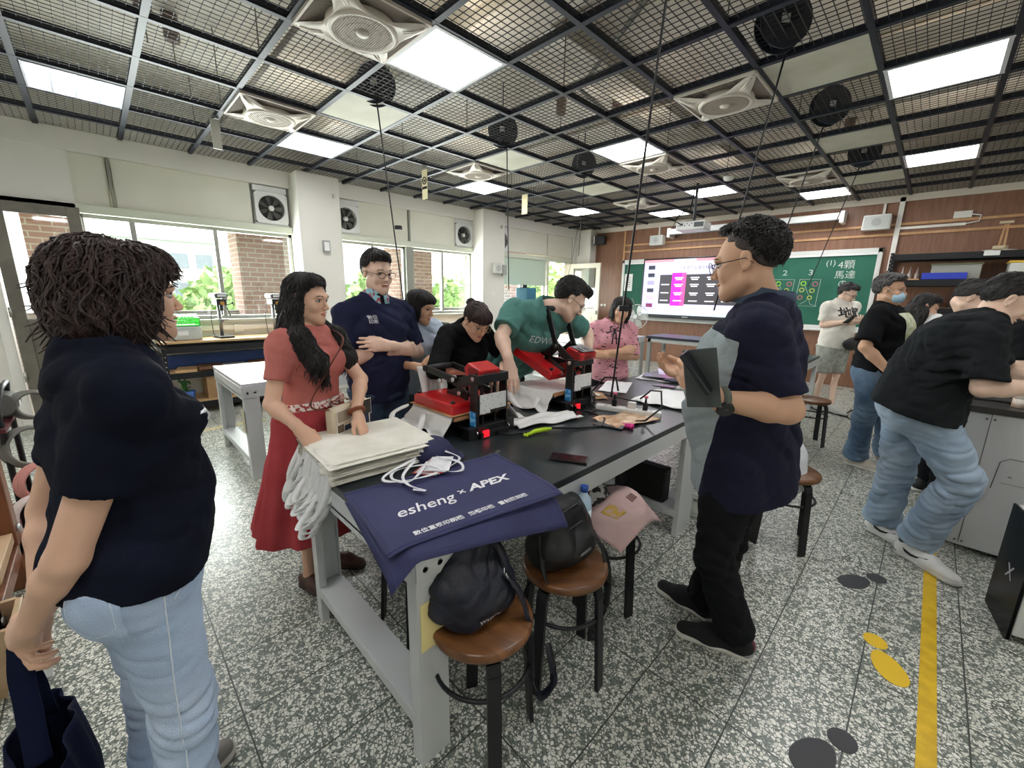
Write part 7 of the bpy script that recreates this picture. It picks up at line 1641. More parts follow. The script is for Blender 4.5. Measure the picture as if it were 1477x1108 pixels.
# 2 woman with long hair, salmon top and red skirt
if want(2):
    p = Person('person with long wavy black hair in salmon top and long red skirt', (-2.0, .655), -62, 1.54, lean=4, girth=1.0, fem=True)
    p.set_head(yaw=10, pitch=8, c=(-1.975, .675, 1.41))
    p.set_arm(0, (-1.735, .51, .915), (-.2, -1, 0), elbow=(-1.86, .46, .985), hdir=(.25, .35, -.6), back=(.5, -.3, .6), curl=(.5, .4, .4, .4, .4))
    p.set_arm(1, (-1.735, .76, .93), (-.3, 1, 0), elbow=(-1.87, .85, 1.04), hdir=(.5, .0, -.6), back=(.3, .5, .6), curl=(.3, .4, .5, .5, .5))
    p.body(SKA, .007, .0032, .003); p.face(brow=HAIRM)
    J_ = p.J; fr, R_, U_ = p.F, p.R, p.U; hc = p.hc; H = p.HM
    a1 = [(hc+H[0]*.06-H[1]*.02-H[2]*.04, .04), (hc+H[0]*.075-H[1]*.02-H[2]*.12, .042), (J_['neck']+R_*.10+fr*.05-U_*.05, .05), (J_['chest']+R_*.09+fr*.11+U_*.03, .042), (J_['chest']+R_*.07+fr*.13-U_*.035, .018)]
    a2 = [(hc-H[0]*.05-H[1]*.02-H[2]*.05, .04), (hc-H[0]*.075-H[2]*.13, .042), (J_['neck']-R_*.12+fr*.05-U_*.06, .045), (J_['chest']-R_*.11+fr*.11+U_*.02, .036), (J_['chest']-R_*.1+fr*.13-U_*.03, .015)]
    a3 = [(hc-H[1]*.06-H[2]*.06, .06), (J_['neck']-fr*.06, .065), (J_['neck']-fr*.07-U_*.12, .05), (J_['neck']-fr*.07-U_*.2, .02)]
    p.longpaths = [a1, a2, a3]; p.hair('long', HAIRM, .005, 8, nlock=1300, lockr=.0022, locklen=.13)
    p.top('knit_top', [cloth('knit_salmon', 'BE7068', 'C77A70', b=.5, bs=260)], sleeve=.62, hem=.06, infl=.011, slr=.054, neckr=.062, seed=5, vox=.006, wr=.0022)
    # skirt
    sh = Shape(); B = p.J['pelvis']; W = p.J['waist']; lo = A_(p.root[0], p.root[1], .30)-p.F*.03
    sh.add(Loft([lo, A_(p.root[0], p.root[1], .6), B, W-p.up*.01], [.30, .235, .185, .145], [.25, .20, .145, .118], p.lat, .04)); sh.cut = [(plane((0, 0, .33), (0, 0, -1)), .003), (plane(W-p.up*.02, p.up), .004)]
    ctr = p.root.copy()
    def sp(P, d):
        q = P-ctr; th = np.arctan2(q@p.R, q@p.F); f = np.clip((.9-P[:, 2])/.5, 0, 1); return d+f*(.014*np.sin(th*9+2*np.sin(P[:, 2]*3))+.007*np.sin(th*19+1))
    sh.post = sp; sk = shape_mesh('skirt', sh, .008, [cloth('skirt_red', '9E3A3E', 'A94448', b=.15)], p.o, p.root)
    # printed sash
    sh2 = Shape(); sh2.add(Loft([W-p.up*.05, W-p.up*.005], [.156, .150], [.126, .122], p.lat)); sh2.cut = [(plane(W-p.up*.045, -p.up), .002), (plane(W-p.up*.012, p.up), .002)]
    shape_mesh('sash', sh2, .004, [mat('sash_print', 'E8DAD2', .8, col2='A8403F', nscale=70, mixlo=.52, mixhi=.56)], p.o, p.root)
    mb = MB(); f0 = W-p.root+p.tf*.125-p.up*.03; ribbon(mb, [tuple(f0), tuple(f0+p.R*.03-p.U*.03+p.tf*.02), tuple(f0+p.R*.035-p.U*.08+p.tf*.01)], .022, .002); ribbon(mb, [tuple(f0), tuple(f0-p.R*.04+p.U*.01+p.tf*.02), tuple(f0-p.R*.08-p.U*.01+p.tf*.01)], .022, .002); ribbon(mb, [tuple(f0), tuple(f0+p.R*.05+p.U*.01+p.tf*.02), tuple(f0+p.R*.01+p.U*.03+p.tf*.02), tuple(f0)], .02, .002)
    mb.build('sash_bow', mat('sash_print'), p.o)
    BS = mat('leather_brown', '4A2C22', .4)
    for i in (0, 1): p.shoe(i, BS, mat('sole_dark', '2A1C18', .5), low=True, L_=.25)
    MB().torus(tuple(p.arm[1][1]-p.root), .031, .009, 24, 8, axis=tuple(p.hand[1][0])).build('bracelet', mat('leather_band', '7A3A1C', .45), p.o)
    # crossbody pouch with square pattern
    o = thing('crossbody_pouch', 'small crossbody pouch with blue, cream and brown squares above the red skirt', 'bag', tuple(B+p.F*.215-p.R*.0+U_*.03), math.atan2(p.R[1], p.R[0]))
    MB().box(-.125, -.03, -.075, .125, .03, .075).build('pouch_body', mat('pouch_cream', 'CFC0A6', .8), o, bevel=.02)
    for k, (x0, z0, x1, z1, c) in enumerate(((-.12, .0, -.03, .07, '3B362C'), (-.10, -.07, -.03, .0, '26354F'), (-.03, -.03, .02, .05, 'B7A68E'), (.02, -.06, .07, -.01, '26354F'), (.03, .01, .11, .06, 'A3927E'), (-.02, -.07, .03, -.035, '23252A'), (.075, -.05, .115, .0, '6B5A4A'))):
        MB().box(x0-.003, .0302, z0-.003, x1+.003, .0312, z1+.003).build('patch_border', WHITE, o); MB().box(x0, .0304, z0, x1, .0322, z1).build('patch', mat('patch_%s' % c, c, .8), o)
    mb = MB(); oo = A_(*o.location); ribbon(mb, [tuple(x) for x in (oo+p.R*.12+U_*.07, p.J['waist']+p.R*.14+p.F*.12, p.J['chest']+p.R*.07+p.F*.15, p.J['chest']-p.R*.06+p.F*.13+U_*.12, p.J['sh'][1]+U_*.06+p.R*.05)], .01, .002)
    tag(mb.build('pouch_strap', mat('strap_brown', '6B3A2C', .6)), 'thin brown shoulder strap of the square patterned pouch', 'strap')
# 3 man in navy polo, arms crossed
def crossed(p, hx=.0, z=1.09, front=.22, right_over=False):
    k = p.k; c = p.J['chest']; F, R_, U = p.F, p.R, p.U; el = [p.J['sh'][0]+R_*.06*k+F*.06*k-U*.245*k, p.J['sh'][1]-R_*.06*k+F*.06*k-U*.245*k]
    f = F*front*k; top, bot = (0, 1) if right_over else (1, 0); sg = 1 if top == 1 else -1
    # the upper forearm lies outermost and its hand rests on the other upper arm
    base = c-U*.075*k
    p.set_arm(top, base+f+R_*sg*.075*k+U*.02, (0, 0, -1), elbow=el[top], hdir=nrm(R_*sg+F*-.25+U*.12), back=F+U*.3, curl=(.15, .2, .22, .25, .3), thumb=.1, spread=.08)
    p.set_arm(bot, base+F*(front-.06)*k-R_*sg*.075*k-U*.03, (0, 0, -1), elbow=el[bot], hdir=nrm(-R_*sg+F*-.2), back=F, curl=(.5, .5, .5, .5, .5))
if want(3):
    p = Person('person with glasses in a navy polo shirt with chequered collar, arms crossed', (-2.36, 1.19), -90, 1.68, lean=1, girth=1.12)
    p.J['sh'] = [p.J['sh'][0]+p.R*.008-A_(0,0,.02), p.J['sh'][1]-p.R*.008-A_(0,0,.02)]
    p.set_head(yaw=4, pitch=10, c=(-2.335, 1.20, 1.555)); crossed(p)
    p.body(SKB, .008, .0035, .0035); p.face(glasses=(.024, .017)); p.hair('short', HAIRM, .005, 3, nlock=450, lockr=.0016, locklen=.04)
    p.top('polo_shirt', [cloth('polo_navy', '22253C', '262A44', b=.3)], sleeve=.82, hem=-.12, infl=.017, slr=.06, neckr=.066, seed=6, vox=.007, wr=.006)
    PL = mat('plaid', '8FC3CE', .8, col2='9C4A52', nscale=48, mixlo=.5, mixhi=.54)
    n0 = p.J['neck']-p.root; t_, u, l = p.tf, p.up, p.lat
    mb = MB()
    for sg in (-1, 1):
        mb.grid(lambda a, b, sg=sg: tuple(n0+l*sg*(.066*math.cos((a-.5)*2.6) if 0 else .068*math.sin(.15+a*2.75))+t_*(.075*math.cos(.15+a*2.75)*1.0+.012)+u*(.035*(1-b)-.028*b-.03*(1-a)*b+.012)+nrm(l*sg*math.sin(.15+a*2.75)+t_*math.cos(.15+a*2.75))*(.014*b)), 16, 4, .003)
    mb.grid(lambda a, b: tuple(n0+l*(-.014+.028*a)+t_*(.085+.042*b)+u*(-.02-.12*b)), 3, 8, .003)
    mb.build('collar', PL, p.o)
    ins = Shape(); ins.add(Cone(p.J['neck']-p.up*.05+p.tf*.03, p.J['neck']+p.up*.0+p.tf*.03, .066, .064)); shape_mesh('undershirt', ins, .006, [cloth('under_black', '15161A')], p.o, p.root)
    project_print('print', '數位\n印刷', .026, mat('print_white2', 'E8E8EC', .6), p.o, p.J['chest']+p.lat*.085+p.up*.055+p.tf*.1, -p.lat, p.up, p.shirt)
    p.legs_cloth('jeans', [denim('jeans_dark', '2C3A4C', '4A5E76')], 1.96, seed=7, vox=.01, topz=-.06); 
    for i in (0, 1): p.shoe(i, mat('shoe_black', '1A1A1C', .7), mat('sole_white', 'D8D6D0', .5))
# 4 woman with bob, pale blue tee, holding white cloth
if want(4):
    p = Person('person with short black bob in pale blue-grey t-shirt holding a white cloth', (-2.52, 1.52), -88, 1.53, lean=14, girth=1.0, fem=True)
    p.set_head(yaw=22, pitch=16, c=(-2.36, 1.505, 1.355)); p.set_arm(1, (-2.09, 1.45, 1.075), (0, .6, -1), hdir=(.3, -.7, -.3), back=(.7, .2, .6), curl=(.6, .8, .8, .8, .8)); p.set_arm(0, (-2.12, 1.30, 1.02), (0, -.6, -1), hdir=(.3, .5, -.2), back=(.7, -.2, .6), curl=(.6, .8, .8, .8, .8))
    p.body(SKC, .009, .0038, .004); p.face(closed=True); p.hair('bob', HAIRM, .005, 4, nlock=400, lockr=.0018, locklen=.07)
    p.top('t_shirt', [cloth('tee_paleblue', 'AEBBCB', 'B8C4D2')], sleeve=.75, hem=-.12, seed=9, vox=.008, wr=.004)
    p.legs_cloth('trousers', [cloth('trouser_grey', '6A6E76')], 1.95, seed=8, vox=.012, topz=-.06)
    for i in (0, 1): p.shoe(i, mat('shoe_black', '1A1A1C', .7), mat('sole_white', 'D8D6D0', .5))
    def cf(u, v): x = -2.07+.05*math.sin(v*3)+.02*math.sin(u*20+v*3); y = 1.28+.34*u; return (x+.02*math.sin(u*9), y, 1.03+.02*math.sin(u*PI*2)-.045*math.sin(u*PI)*(1-v)-.50*v)
    tag(MB().grid(cf, 50, 30, .003).build('white_cloth', COTW), 'large white cloth held up by the person with the short black bob', 'cloth')
# 5 woman in black, looking down
if want(5):
    p = Person('person with brown fringe and glasses in black top, looking down at the press', (-2.17, 1.64), -92, 1.52, lean=20, girth=1.02, fem=True)
    p.set_head(yaw=-4, pitch=34, c=(-1.91, 1.60, 1.285)); p.set_arm(0, (-1.83, 1.52, 1.0), (-.3, -1, -.3), hdir=(.6, .5, -.2), back=(0, -.2, 1)); p.set_arm(1, (-1.86, 1.76, .95), (-.3, 1, -.3), hdir=(.7, -.3, -.2), back=(0, .2, 1))
    p.body(SKA, .009, .0038, .004); p.face(glasses=(.022, .018), closed=True, gl_mat=mat('gold_frame', 'B79A6A', .3, .8)); p.hair('bun', HAIRB, .005, 6, nlock=400, lockr=.0018, locklen=.06)
    p.top('blouse', [cloth('blouse_black', '121315', '17181A')], sleeve=1.25, hem=-.16, infl=.02, seed=12, vox=.008, wr=.006, neckr=.07, neckfwd=.02)
    p.legs_cloth('trousers', [cloth('trouser_black', '17181B')], 1.95, seed=8, vox=.012, topz=-.06)
    for i in (0, 1): p.shoe(i, mat('shoe_black', '1A1A1C', .7), mat('sole_white', 'D8D6D0', .5))
# 6 man in green tee
if want(6):
    p = Person('person in a green lettered t-shirt bending over the open heat press', (-2.14, 2.06), -88, 1.74, lean=17, girth=1.05, twist=0)
    p.J['sh'] = [A_(-1.80, 1.815, 1.35), A_(-1.70, 2.17, 1.31)]; p.J['neck'] = A_(-1.72, 2.03, 1.375); p.J['chest'] = A_(-1.84, 2.02, 1.2); p.J['waist'] = A_(-1.98, 2.02, 1.04); p.lat = nrm(p.J['sh'][0]-p.J['sh'][1]); p.up = nrm(p.J['neck']-p.J['chest']); p.tf = nrm(np.cross(p.up, p.lat))
    p.set_head(yaw=48, pitch=38, c=(-1.625, 2.12, 1.42))
    p.set_arm(0, (-1.635, 1.60, 1.095), (-.6, -1, -.1), elbow=(-1.755, 1.66, 1.205), hdir=(.3, -.02, -1), back=(.9, -.4, .3), curl=(.15, .2, .2, .2, .25), l=(.27, .25)); p.set_arm(1, (-1.55, 2.25, 1.06), (0, 1, -.4), hdir=(.2, .0, -1), back=(.9, .3, .2), curl=(.5, .6, .6, .6, .6))
    p.body(SKB, .008, .0038, .0035); p.face(glasses=(.024, .017), gl_mat=mat('gl_dark', '22252C', .3)); p.hair('short', HAIRM, .005, 13, nlock=450, lockr=.0016, locklen=.045)
    p.top('t_shirt', [cloth('tee_green', '4E7C74', '588880')], sleeve=.72, hem=-.13, infl=.02, seed=14, vox=.007, wr=.005, slr=.07)
    project_print('print', 'EDWIN', .062, mat('print_pale', 'C6D3D4', .7), p.o, p.J['chest']+p.tf*.12+p.up*.045+p.lat*.0, -p.lat, p.up, p.shirt)
    p.legs_cloth('trousers', [cloth('trouser_black2', '1D2129')], 1.95, seed=18, vox=.012, topz=-.06)
    for i in (0, 1): p.shoe(i, mat('shoe_black', '1A1A1C', .7), mat('sole_white', 'D8D6D0', .5))
# 7 woman in pink blouse
if want(7):
    p = Person('person with black bob in pink patterned blouse with black ribbon tie, arms crossed', (-1.87, 3.04), -140, 1.49, lean=10, girth=1.0, fem=True)
    p.set_head(yaw=2, pitch=6, roll=10, c=(-1.765, 2.985, 1.335)); crossed(p, right_over=True)
    p.body(SKC, .009, .0038, .004); p.face(); p.hair('bob', HAIRM, .005, 16, nlock=400, lockr=.0018, locklen=.07)
    PK = mat('blouse_pink', 'D99AA4', .85, col2='3A2A30', nscale=26, mixlo=.61, mixhi=.62, stretch=(1, 1, 2.4)); p.top('blouse', [PK], sleeve=.98, hem=-.14, infl=.016, seed=19, vox=.008, wr=.004, slr=.052)
    n0 = p.J['neck']-p.root; mb = MB(); l, t_, u = p.lat, p.tf, p.up
    mb.torus(tuple(n0-u*.004+t_*.012), .07, .004, 30, 6, axis=tuple(u*.9+t_*.45)); c_ = n0+t_*.098-u*.055
    for sg in (-1, 1): ribbon(mb, [tuple(c_), tuple(c_+l*sg*.03+u*.012+t_*.01), tuple(c_+l*sg*.035-u*.015+t_*.01), tuple(c_)], .01, .002); ribbon(mb, [tuple(c_), tuple(c_+l*sg*.012-u*.05+t_*.018), tuple(c_+l*sg*.018-u*.12+t_*.03)], .01, .002)
    mb.build('ribbon_tie', mat('ribbon_black', '17151A', .6), p.o)
    MB().torus(tuple(p.hc-p.root+p.HM[2]*.04*p.hs-p.HM[1]*.01), .094, .004, 30, 6, axis=tuple(p.HM[1]), a0=0, a1=PI).build('hair_band', mat('hairband', 'B9B4B0', .3), p.o)
    p.legs_cloth('trousers', [cloth('trouser_black', '17181B')], 1.95, seed=8, vox=.012, topz=-.06)
    for i in (0, 1): p.shoe(i, mat('shoe_black', '1A1A1C', .7), mat('sole_white', 'D8D6D0', .5))
# 8 man in grey and navy polo with tablet
if want(8):
    p = Person('person with glasses and curly hair in grey and navy polo, holding an open phone', (-.42, 1.64), 92, 1.705, lean=-2, girth=1.25)
    p.J['an'] = [A_(-.535, 1.81, .08), A_(-.36, 1.70, .08)]
    sh_ = A_(.0, -.07, 0); 
    for n in ('neck', 'chest', 'waist'): p.J[n] = p.J[n]+sh_*{'neck': 1, 'chest': .8, 'waist': .5}[n]
    p.J['sh'] = [q+sh_ for q in p.J['sh']]; p.J['sh'][1] = p.J['sh'][1]+A_(.03, .02, 0)
    p.set_head(yaw=4, pitch=12, c=(-.452, 1.53, 1.562), sc=.98)
    p.set_arm(1, (-.405, 1.265, 1.155), (.6, -.3, -.6), elbow=(-.255, 1.405, 1.13), hdir=(-.8, -.1, .55), back=(.1, -1, .1), curl=(.35, .45, .5, .55, .6), thumb=.15, l=(.27, .25))
    p.set_arm(0, (-.60, 1.62, 1.14), (.3, 1, -.5), hdir=(-.9, -.3, .2), back=(0, .3, -1), curl=(.3, .5, .5, .5, .5))
    p.body(SKC, .006, .0028, .0028); p.face(glasses=(.025, .02), gl_mat=mat('gl_dark', '22252C', .3)); p.hair('curly', HAIRM, .0042, 23, nlock=1100, lockr=.0018, locklen=.035)
    NV = cloth('polo_navy2', '1F2133', '24263A', b=.3, bs=300); GR = cloth('polo_grey', '93A0A2', 'A5B1B2', b=.3, bs=400, sc=90)
    ch, lt, tf, up = p.J['chest'], p.lat, p.tf, p.up
    sh1 = p.J['sh'][1]; sh0 = p.J['sh'][0]
    def reg(c):
        q = c-ch; f = q@tf; l = np.abs(q@lt); u = q@up; d1 = np.minimum(np.linalg.norm(c-sh1, axis=1), np.linalg.norm(c-sh0, axis=1))
        e1 = p.arm[1][0]; e0 = p.arm[0][0]
        def near(cc, a, b): ab = b-a; t = np.clip(((cc-a)@ab)/(ab@ab), 0, 1); return np.linalg.norm(cc-a-t[:, None]*ab, axis=1)
        arm = np.minimum(near(c, sh1, e1), near(c, sh0, e0)) < .074
        ad = np.minimum(near(c, sh1, e1), near(c, sh0, e0)); return np.minimum(np.minimum(f+.012, .085-u), ad-.074)
    p.top('polo_shirt', [zone_mat('colour_block_knit', '1F2133', '8F9C9F', 'AEB9BA')], sleeve=.86, hem=-.17, infl=.018, slr=.058, neckr=.066, seed=26, vox=.0055, wr=.006, zone=reg, flare=.022)
    n0 = p.J['neck']-p.root; mb = MB()
    for sg in (-1, 1): mb.grid(lambda a, b, sg=sg: tuple(n0+lt*sg*.072*math.sin(.1+a*2.95)+tf*(.078*math.cos(.1+a*2.95)+.012)+up*(.05*(1-b)-.012*b+.0)+nrm(lt*sg*math.sin(.1+a*2.95)+tf*math.cos(.1+a*2.95))*(.018*b)), 20, 4, .003)
    mb.build('collar', cloth('collar_slate', '45505F', '4B5666'), p.o)
    BT = cloth('trouser_char', '121316', '17181B', b=.1); p.legs_cloth('trousers', [BT], 1.94, infl=.012, seed=29, vox=.0065, wr=.005, hemr=.08, topz=-.10, baggy=.98)
    for i, dd in ((0, (-1, .12, 0)), (1, (-.95, -.3, 0))):
        p.shoe(i, mat('shoe_knit', '151517', .85, bump=.4, bscale=200), mat('sole_offwhite', 'DAD7CE', .4), d=dd, L_=.285, name='sneaker')
    MB().ell(tuple(p.shoeW(0, .02, .05)-p.root), (.03, .03, .035)).build('heel_panel', mat('maroon_heel', '6A1E38', .6), p.o)
    w_ = p.arm[1][1]-p.root; hd = p.hand[1][0]; ax = nrm(p.arm[1][1]-p.arm[1][0])
    o = MB().torus(tuple(w_-ax*.012), .033, .0105, 28, 8, axis=tuple(ax)).build('watch_strap', mat('strap_olive', '4E564B', .7), p.o)
    bk = A_(.25, -.85, -.45); bk = nrm(bk-ax*(bk@ax)); MB().cyl(tuple(w_-ax*.012+bk*.03), .024, .012, 28, axis=tuple(bk)).build('watch_case', mat('watch_black', '0D0E11', .15), o)
    # phone in an open flip cover
    o = thing('phone', 'dark phone in an open flip cover, held beside the grey polo', 'phone', (-.452, 1.142, 1.232)); iR = nrm(A_(.96, .29, 0)); tC = nrm(A_(.29, -.96, 0)); U3 = A_(0, 0, 1)
    def MM(x, y, z): x, y, z = nrm(x), nrm(y), nrm(z); return Matrix(((x[0], y[0], z[0], 0), (x[1], y[1], z[1], 0), (x[2], y[2], z[2], 0), (0, 0, 0, 1)))
    up_ = nrm(U3-iR*.22); n_ = nrm(tC*.93-iR*.36); xx = nrm(np.cross(up_, n_)); up_ = np.cross(n_, xx)
    mb = MB(); mb.T = MM(xx, up_, n_); mb.box(-.01, -.085, -.004, .085, .075, .0); mb.build('cover', mat('cover_grey', '3E4441', .6), o, bevel=.002)
    a_ = nrm(iR*.62-U3*.78); w__ = nrm(tC*.8+U3*.25-iR*.3); w__ = nrm(w__-a_*(w__@a_)); t_ = np.cross(a_, w__)
    mb = MB(); mb.T = Matrix.Translation(Vector(-iR*.012+U3*.073)) @ MM(a_, w__, t_); mb.box(0, 0, -.006, .125, .072, .006); mb.build('slab', mat('tablet_black'), o, bevel=.003)
# 9 man in white tee with phone
if want(9):
    p = Person('person in white lettered t-shirt and grey shorts, typing on a phone', (-.84, 6.72), -128, 1.70, lean=2, girth=1.08)
    p.J['an'] = [A_(-.93, 6.74, .08), A_(-.74, 6.62, .08)]
    p.set_head(yaw=28, pitch=26, c=(-.80, 6.70, 1.52)); 
    p.set_arm(0, (-.765, 6.50, 1.175), (1, 0, -.5), elbow=(-.965, 6.56, 1.13), hdir=nrm(p.F*.6-p.R*.6+p.U*.25), back=p.U, curl=(.4, .5, .6, .6, .6)); p.set_arm(1, (-.66, 6.52, 1.17), (-1, 0, -.5), hdir=nrm(p.F*.6+p.R*.3+p.U*.25), back=-p.U, curl=(.5, .6, .7, .7, .7))
    p.body(SKB, .012, .005, .005); p.face(glasses=(.024, .014), gl_mat=mat('gl_dark')); p.hair('short', HAIRM, .007, 33, nlock=80, lockr=.004, locklen=.035)
    p.top('t_shirt', [cloth('tee_white', 'DBD6CB', 'E2DED4')], sleeve=.8, hem=-.09, infl=.022, seed=35, vox=.010, wr=.004, slr=.062)
    project_print('print', '地龍', .14, mat('ink_black', '16161A', .7), p.o, p.J['chest']+p.tf*.12+p.up*.03, -p.lat, p.up, p.shirt, bold=.004)
    p.legs_cloth('shorts', [mat('shorts_grey', 'A5A89F', .85, col2='8D9088', nscale=25)], .92, seed=37, vox=.012, topz=-.07, baggy=1.15, infl=.02)
    for i in (0, 1): p.shoe(i, mat('shoe_pale', 'B9BCB4', .7), mat('sole_black', '202023', .5))
    o = thing('waist_bag', 'black waist bag hanging at the hip of the person in the white t-shirt', 'bag', tuple(p.loc(-.10, .16, .88)), math.atan2(p.R[1], p.R[0])); MB().ell((0, 0, 0), (.14, .05, .085), 20, 12).build('bag_body', mat('bag_black', '15161A', .5), o); MB().tube([(-.12, 0, .05), (-.2, -.1, .1)], .01, 6).build('belt', mat('bag_black'), o)
    o = tag(MB().box(-.036, -.005, -.075, .036, .005, .075).build('phone', mat('phone_black')), 'dark phone held by the person in the white t-shirt', 'phone'); o.location = (-.69, 6.42, 1.22); o.rotation_euler = (R(-50), 0, math.atan2(p.R[1], p.R[0]))
# 10 man with mask
if want(10):
    p = Person('person wearing a blue face mask, black t-shirt and blue jeans, hand in pocket', (-.26, 4.62), -96, 1.68, lean=-2, girth=1.3)
    p.J['an'] = [A_(-.28, 4.62, .08), A_(-.10, 4.90, .08)]; p.J['kn'][0] = A_(-.27, 4.56, .47); p.J['kn'][1] = A_(-.14, 4.80, .47)
    p.set_head(yaw=-2, pitch=6, c=(-.28, 4.58, 1.53)); p.set_arm(0, (-.15, 4.38, .88), (-.7, -.6, 0), elbow=(-.34, 4.33, 1.08), hdir=(.5, .3, -.8), back=(.2, -.9, .3), curl=(.3, .4, .4, .4, .5)); p.rest_arm(1)
    p.body(SKC, .009, .004, .004); p.face(); p.hair('short', HAIRG, .006, 43, nlock=80, lockr=.003, locklen=.035)
    p.top('t_shirt', [cloth('tee_black', '101113', '141517')], sleeve=.84, hem=-.10, infl=.018, seed=45, vox=.009, wr=.005, slr=.07)
    p.legs_cloth('jeans', [denim('jeans_mid', '42566C', '6F8499', 4)], 2.0, seed=47, vox=.009, wr=.007, hemr=.09, topz=.02, baggy=1.1)
    for i, dd in ((0, (1, -.25, 0)), (1, (.9, -.4, 0))): p.shoe(i, mat('shoe_beige', 'C3B8AC', .7), mat('sole_white', 'D8D6D0', .5), d=dd)
    # mask
    sh = Shape(); hs, H, hc = p.hs, p.HM, p.hc; sh.add(Ell(hc+hs*(H[1]*.052-H[2]*.05), A_(.062, .064, .056)*hs, H)); sh.cut = [(plane(hc+hs*H[2]*-.005, H[2]), .004), (plane(hc+hs*(H[1]*.045), -H[1]), .004)]
    shape_mesh('face_mask', sh, .004, [mat('mask_blue', 'A9CBE0', .8, bump=.3, bscale=80, stretch=(.3, .3, 6))], p.o, p.root)
    T = lambda x, y, z: tuple(hc-p.root+hs*(x*H[0]+y*H[1]+z*H[2])); mb = MB()
    for sg in (-1, 1): mb.tube([T(sg*.06, .045, -.02), T(sg*.078, .01, .012), T(sg*.082, -.01, .02), T(sg*.08, -.02, .0), T(sg*.072, .01, -.05), T(sg*.056, .048, -.07)], .0015, 5)
    mb.build('mask_loop', WHITE, p.o)
    q = patch('print_panel', .19, .22, mat('print_cream', 'D3D6C4', .8, col2='B7C08A', nscale=25), p.o, p.J['chest']+p.tf*.12+p.lat*.02, nrm(-p.lat+p.tf*.1), p.up, p.shirt, .0025)
# 11 person in grey-white top, long hair
if want(11):
    p = Person('person with black hair in white and grey sweatshirt beyond the masked person', (-.03, 5.2), -62, 1.55, lean=10, girth=1.05, fem=True)
    p.set_head(yaw=-14, pitch=24, c=(-.06, 5.24, 1.40)); p.set_arm(0, (.22, 5.22, 1.02), (0, -1, -.4), hdir=(.8, .3, 0)); p.set_arm(1, (.18, 5.5, 1.02), (0, 1, -.4), hdir=(.8, .2, 0))
    p.body(SKA, .012, .006, .006); p.face(); H = p.HM; hc = p.hc
    p.longpaths = [[(hc-H[1]*.05-H[2]*.06, .06), (hc-H[1]*.06-H[2]*.16, .065), (p.J['neck']-p.F*.05-p.U*.06, .055)], [(hc+H[0]*.07-H[2]*.05, .04), (hc+H[0]*.08-H[2]*.16, .045)], [(hc-H[0]*.07-H[2]*.05, .04), (hc-H[0]*.08-H[2]*.16, .045)]]
    p.hair('long', HAIRM, .007, 53, nlock=120, lockr=.004, locklen=.08)
    GW = cloth('sweat_grey', 'B4B7BA', 'A9ACB0'); WW = cloth('sweat_white', 'D9D9D8', 'E2E2E0'); ch, up = p.J['chest'], p.up
    p.top('sweatshirt', [GW, WW], sleeve=1.9, hem=-.12, infl=.026, seed=55, vox=.011, wr=.006, region=lambda c: (((c-ch)@up > .07) | ((c-ch)@up < -.12)).astype(int))
    p.legs_cloth('trousers', [cloth('trouser_grey')], 1.95, seed=58, vox=.014, topz=-.06)
    for i in (0, 1): p.shoe(i, mat('shoe_pale'), mat('sole_white', 'D8D6D0', .5))
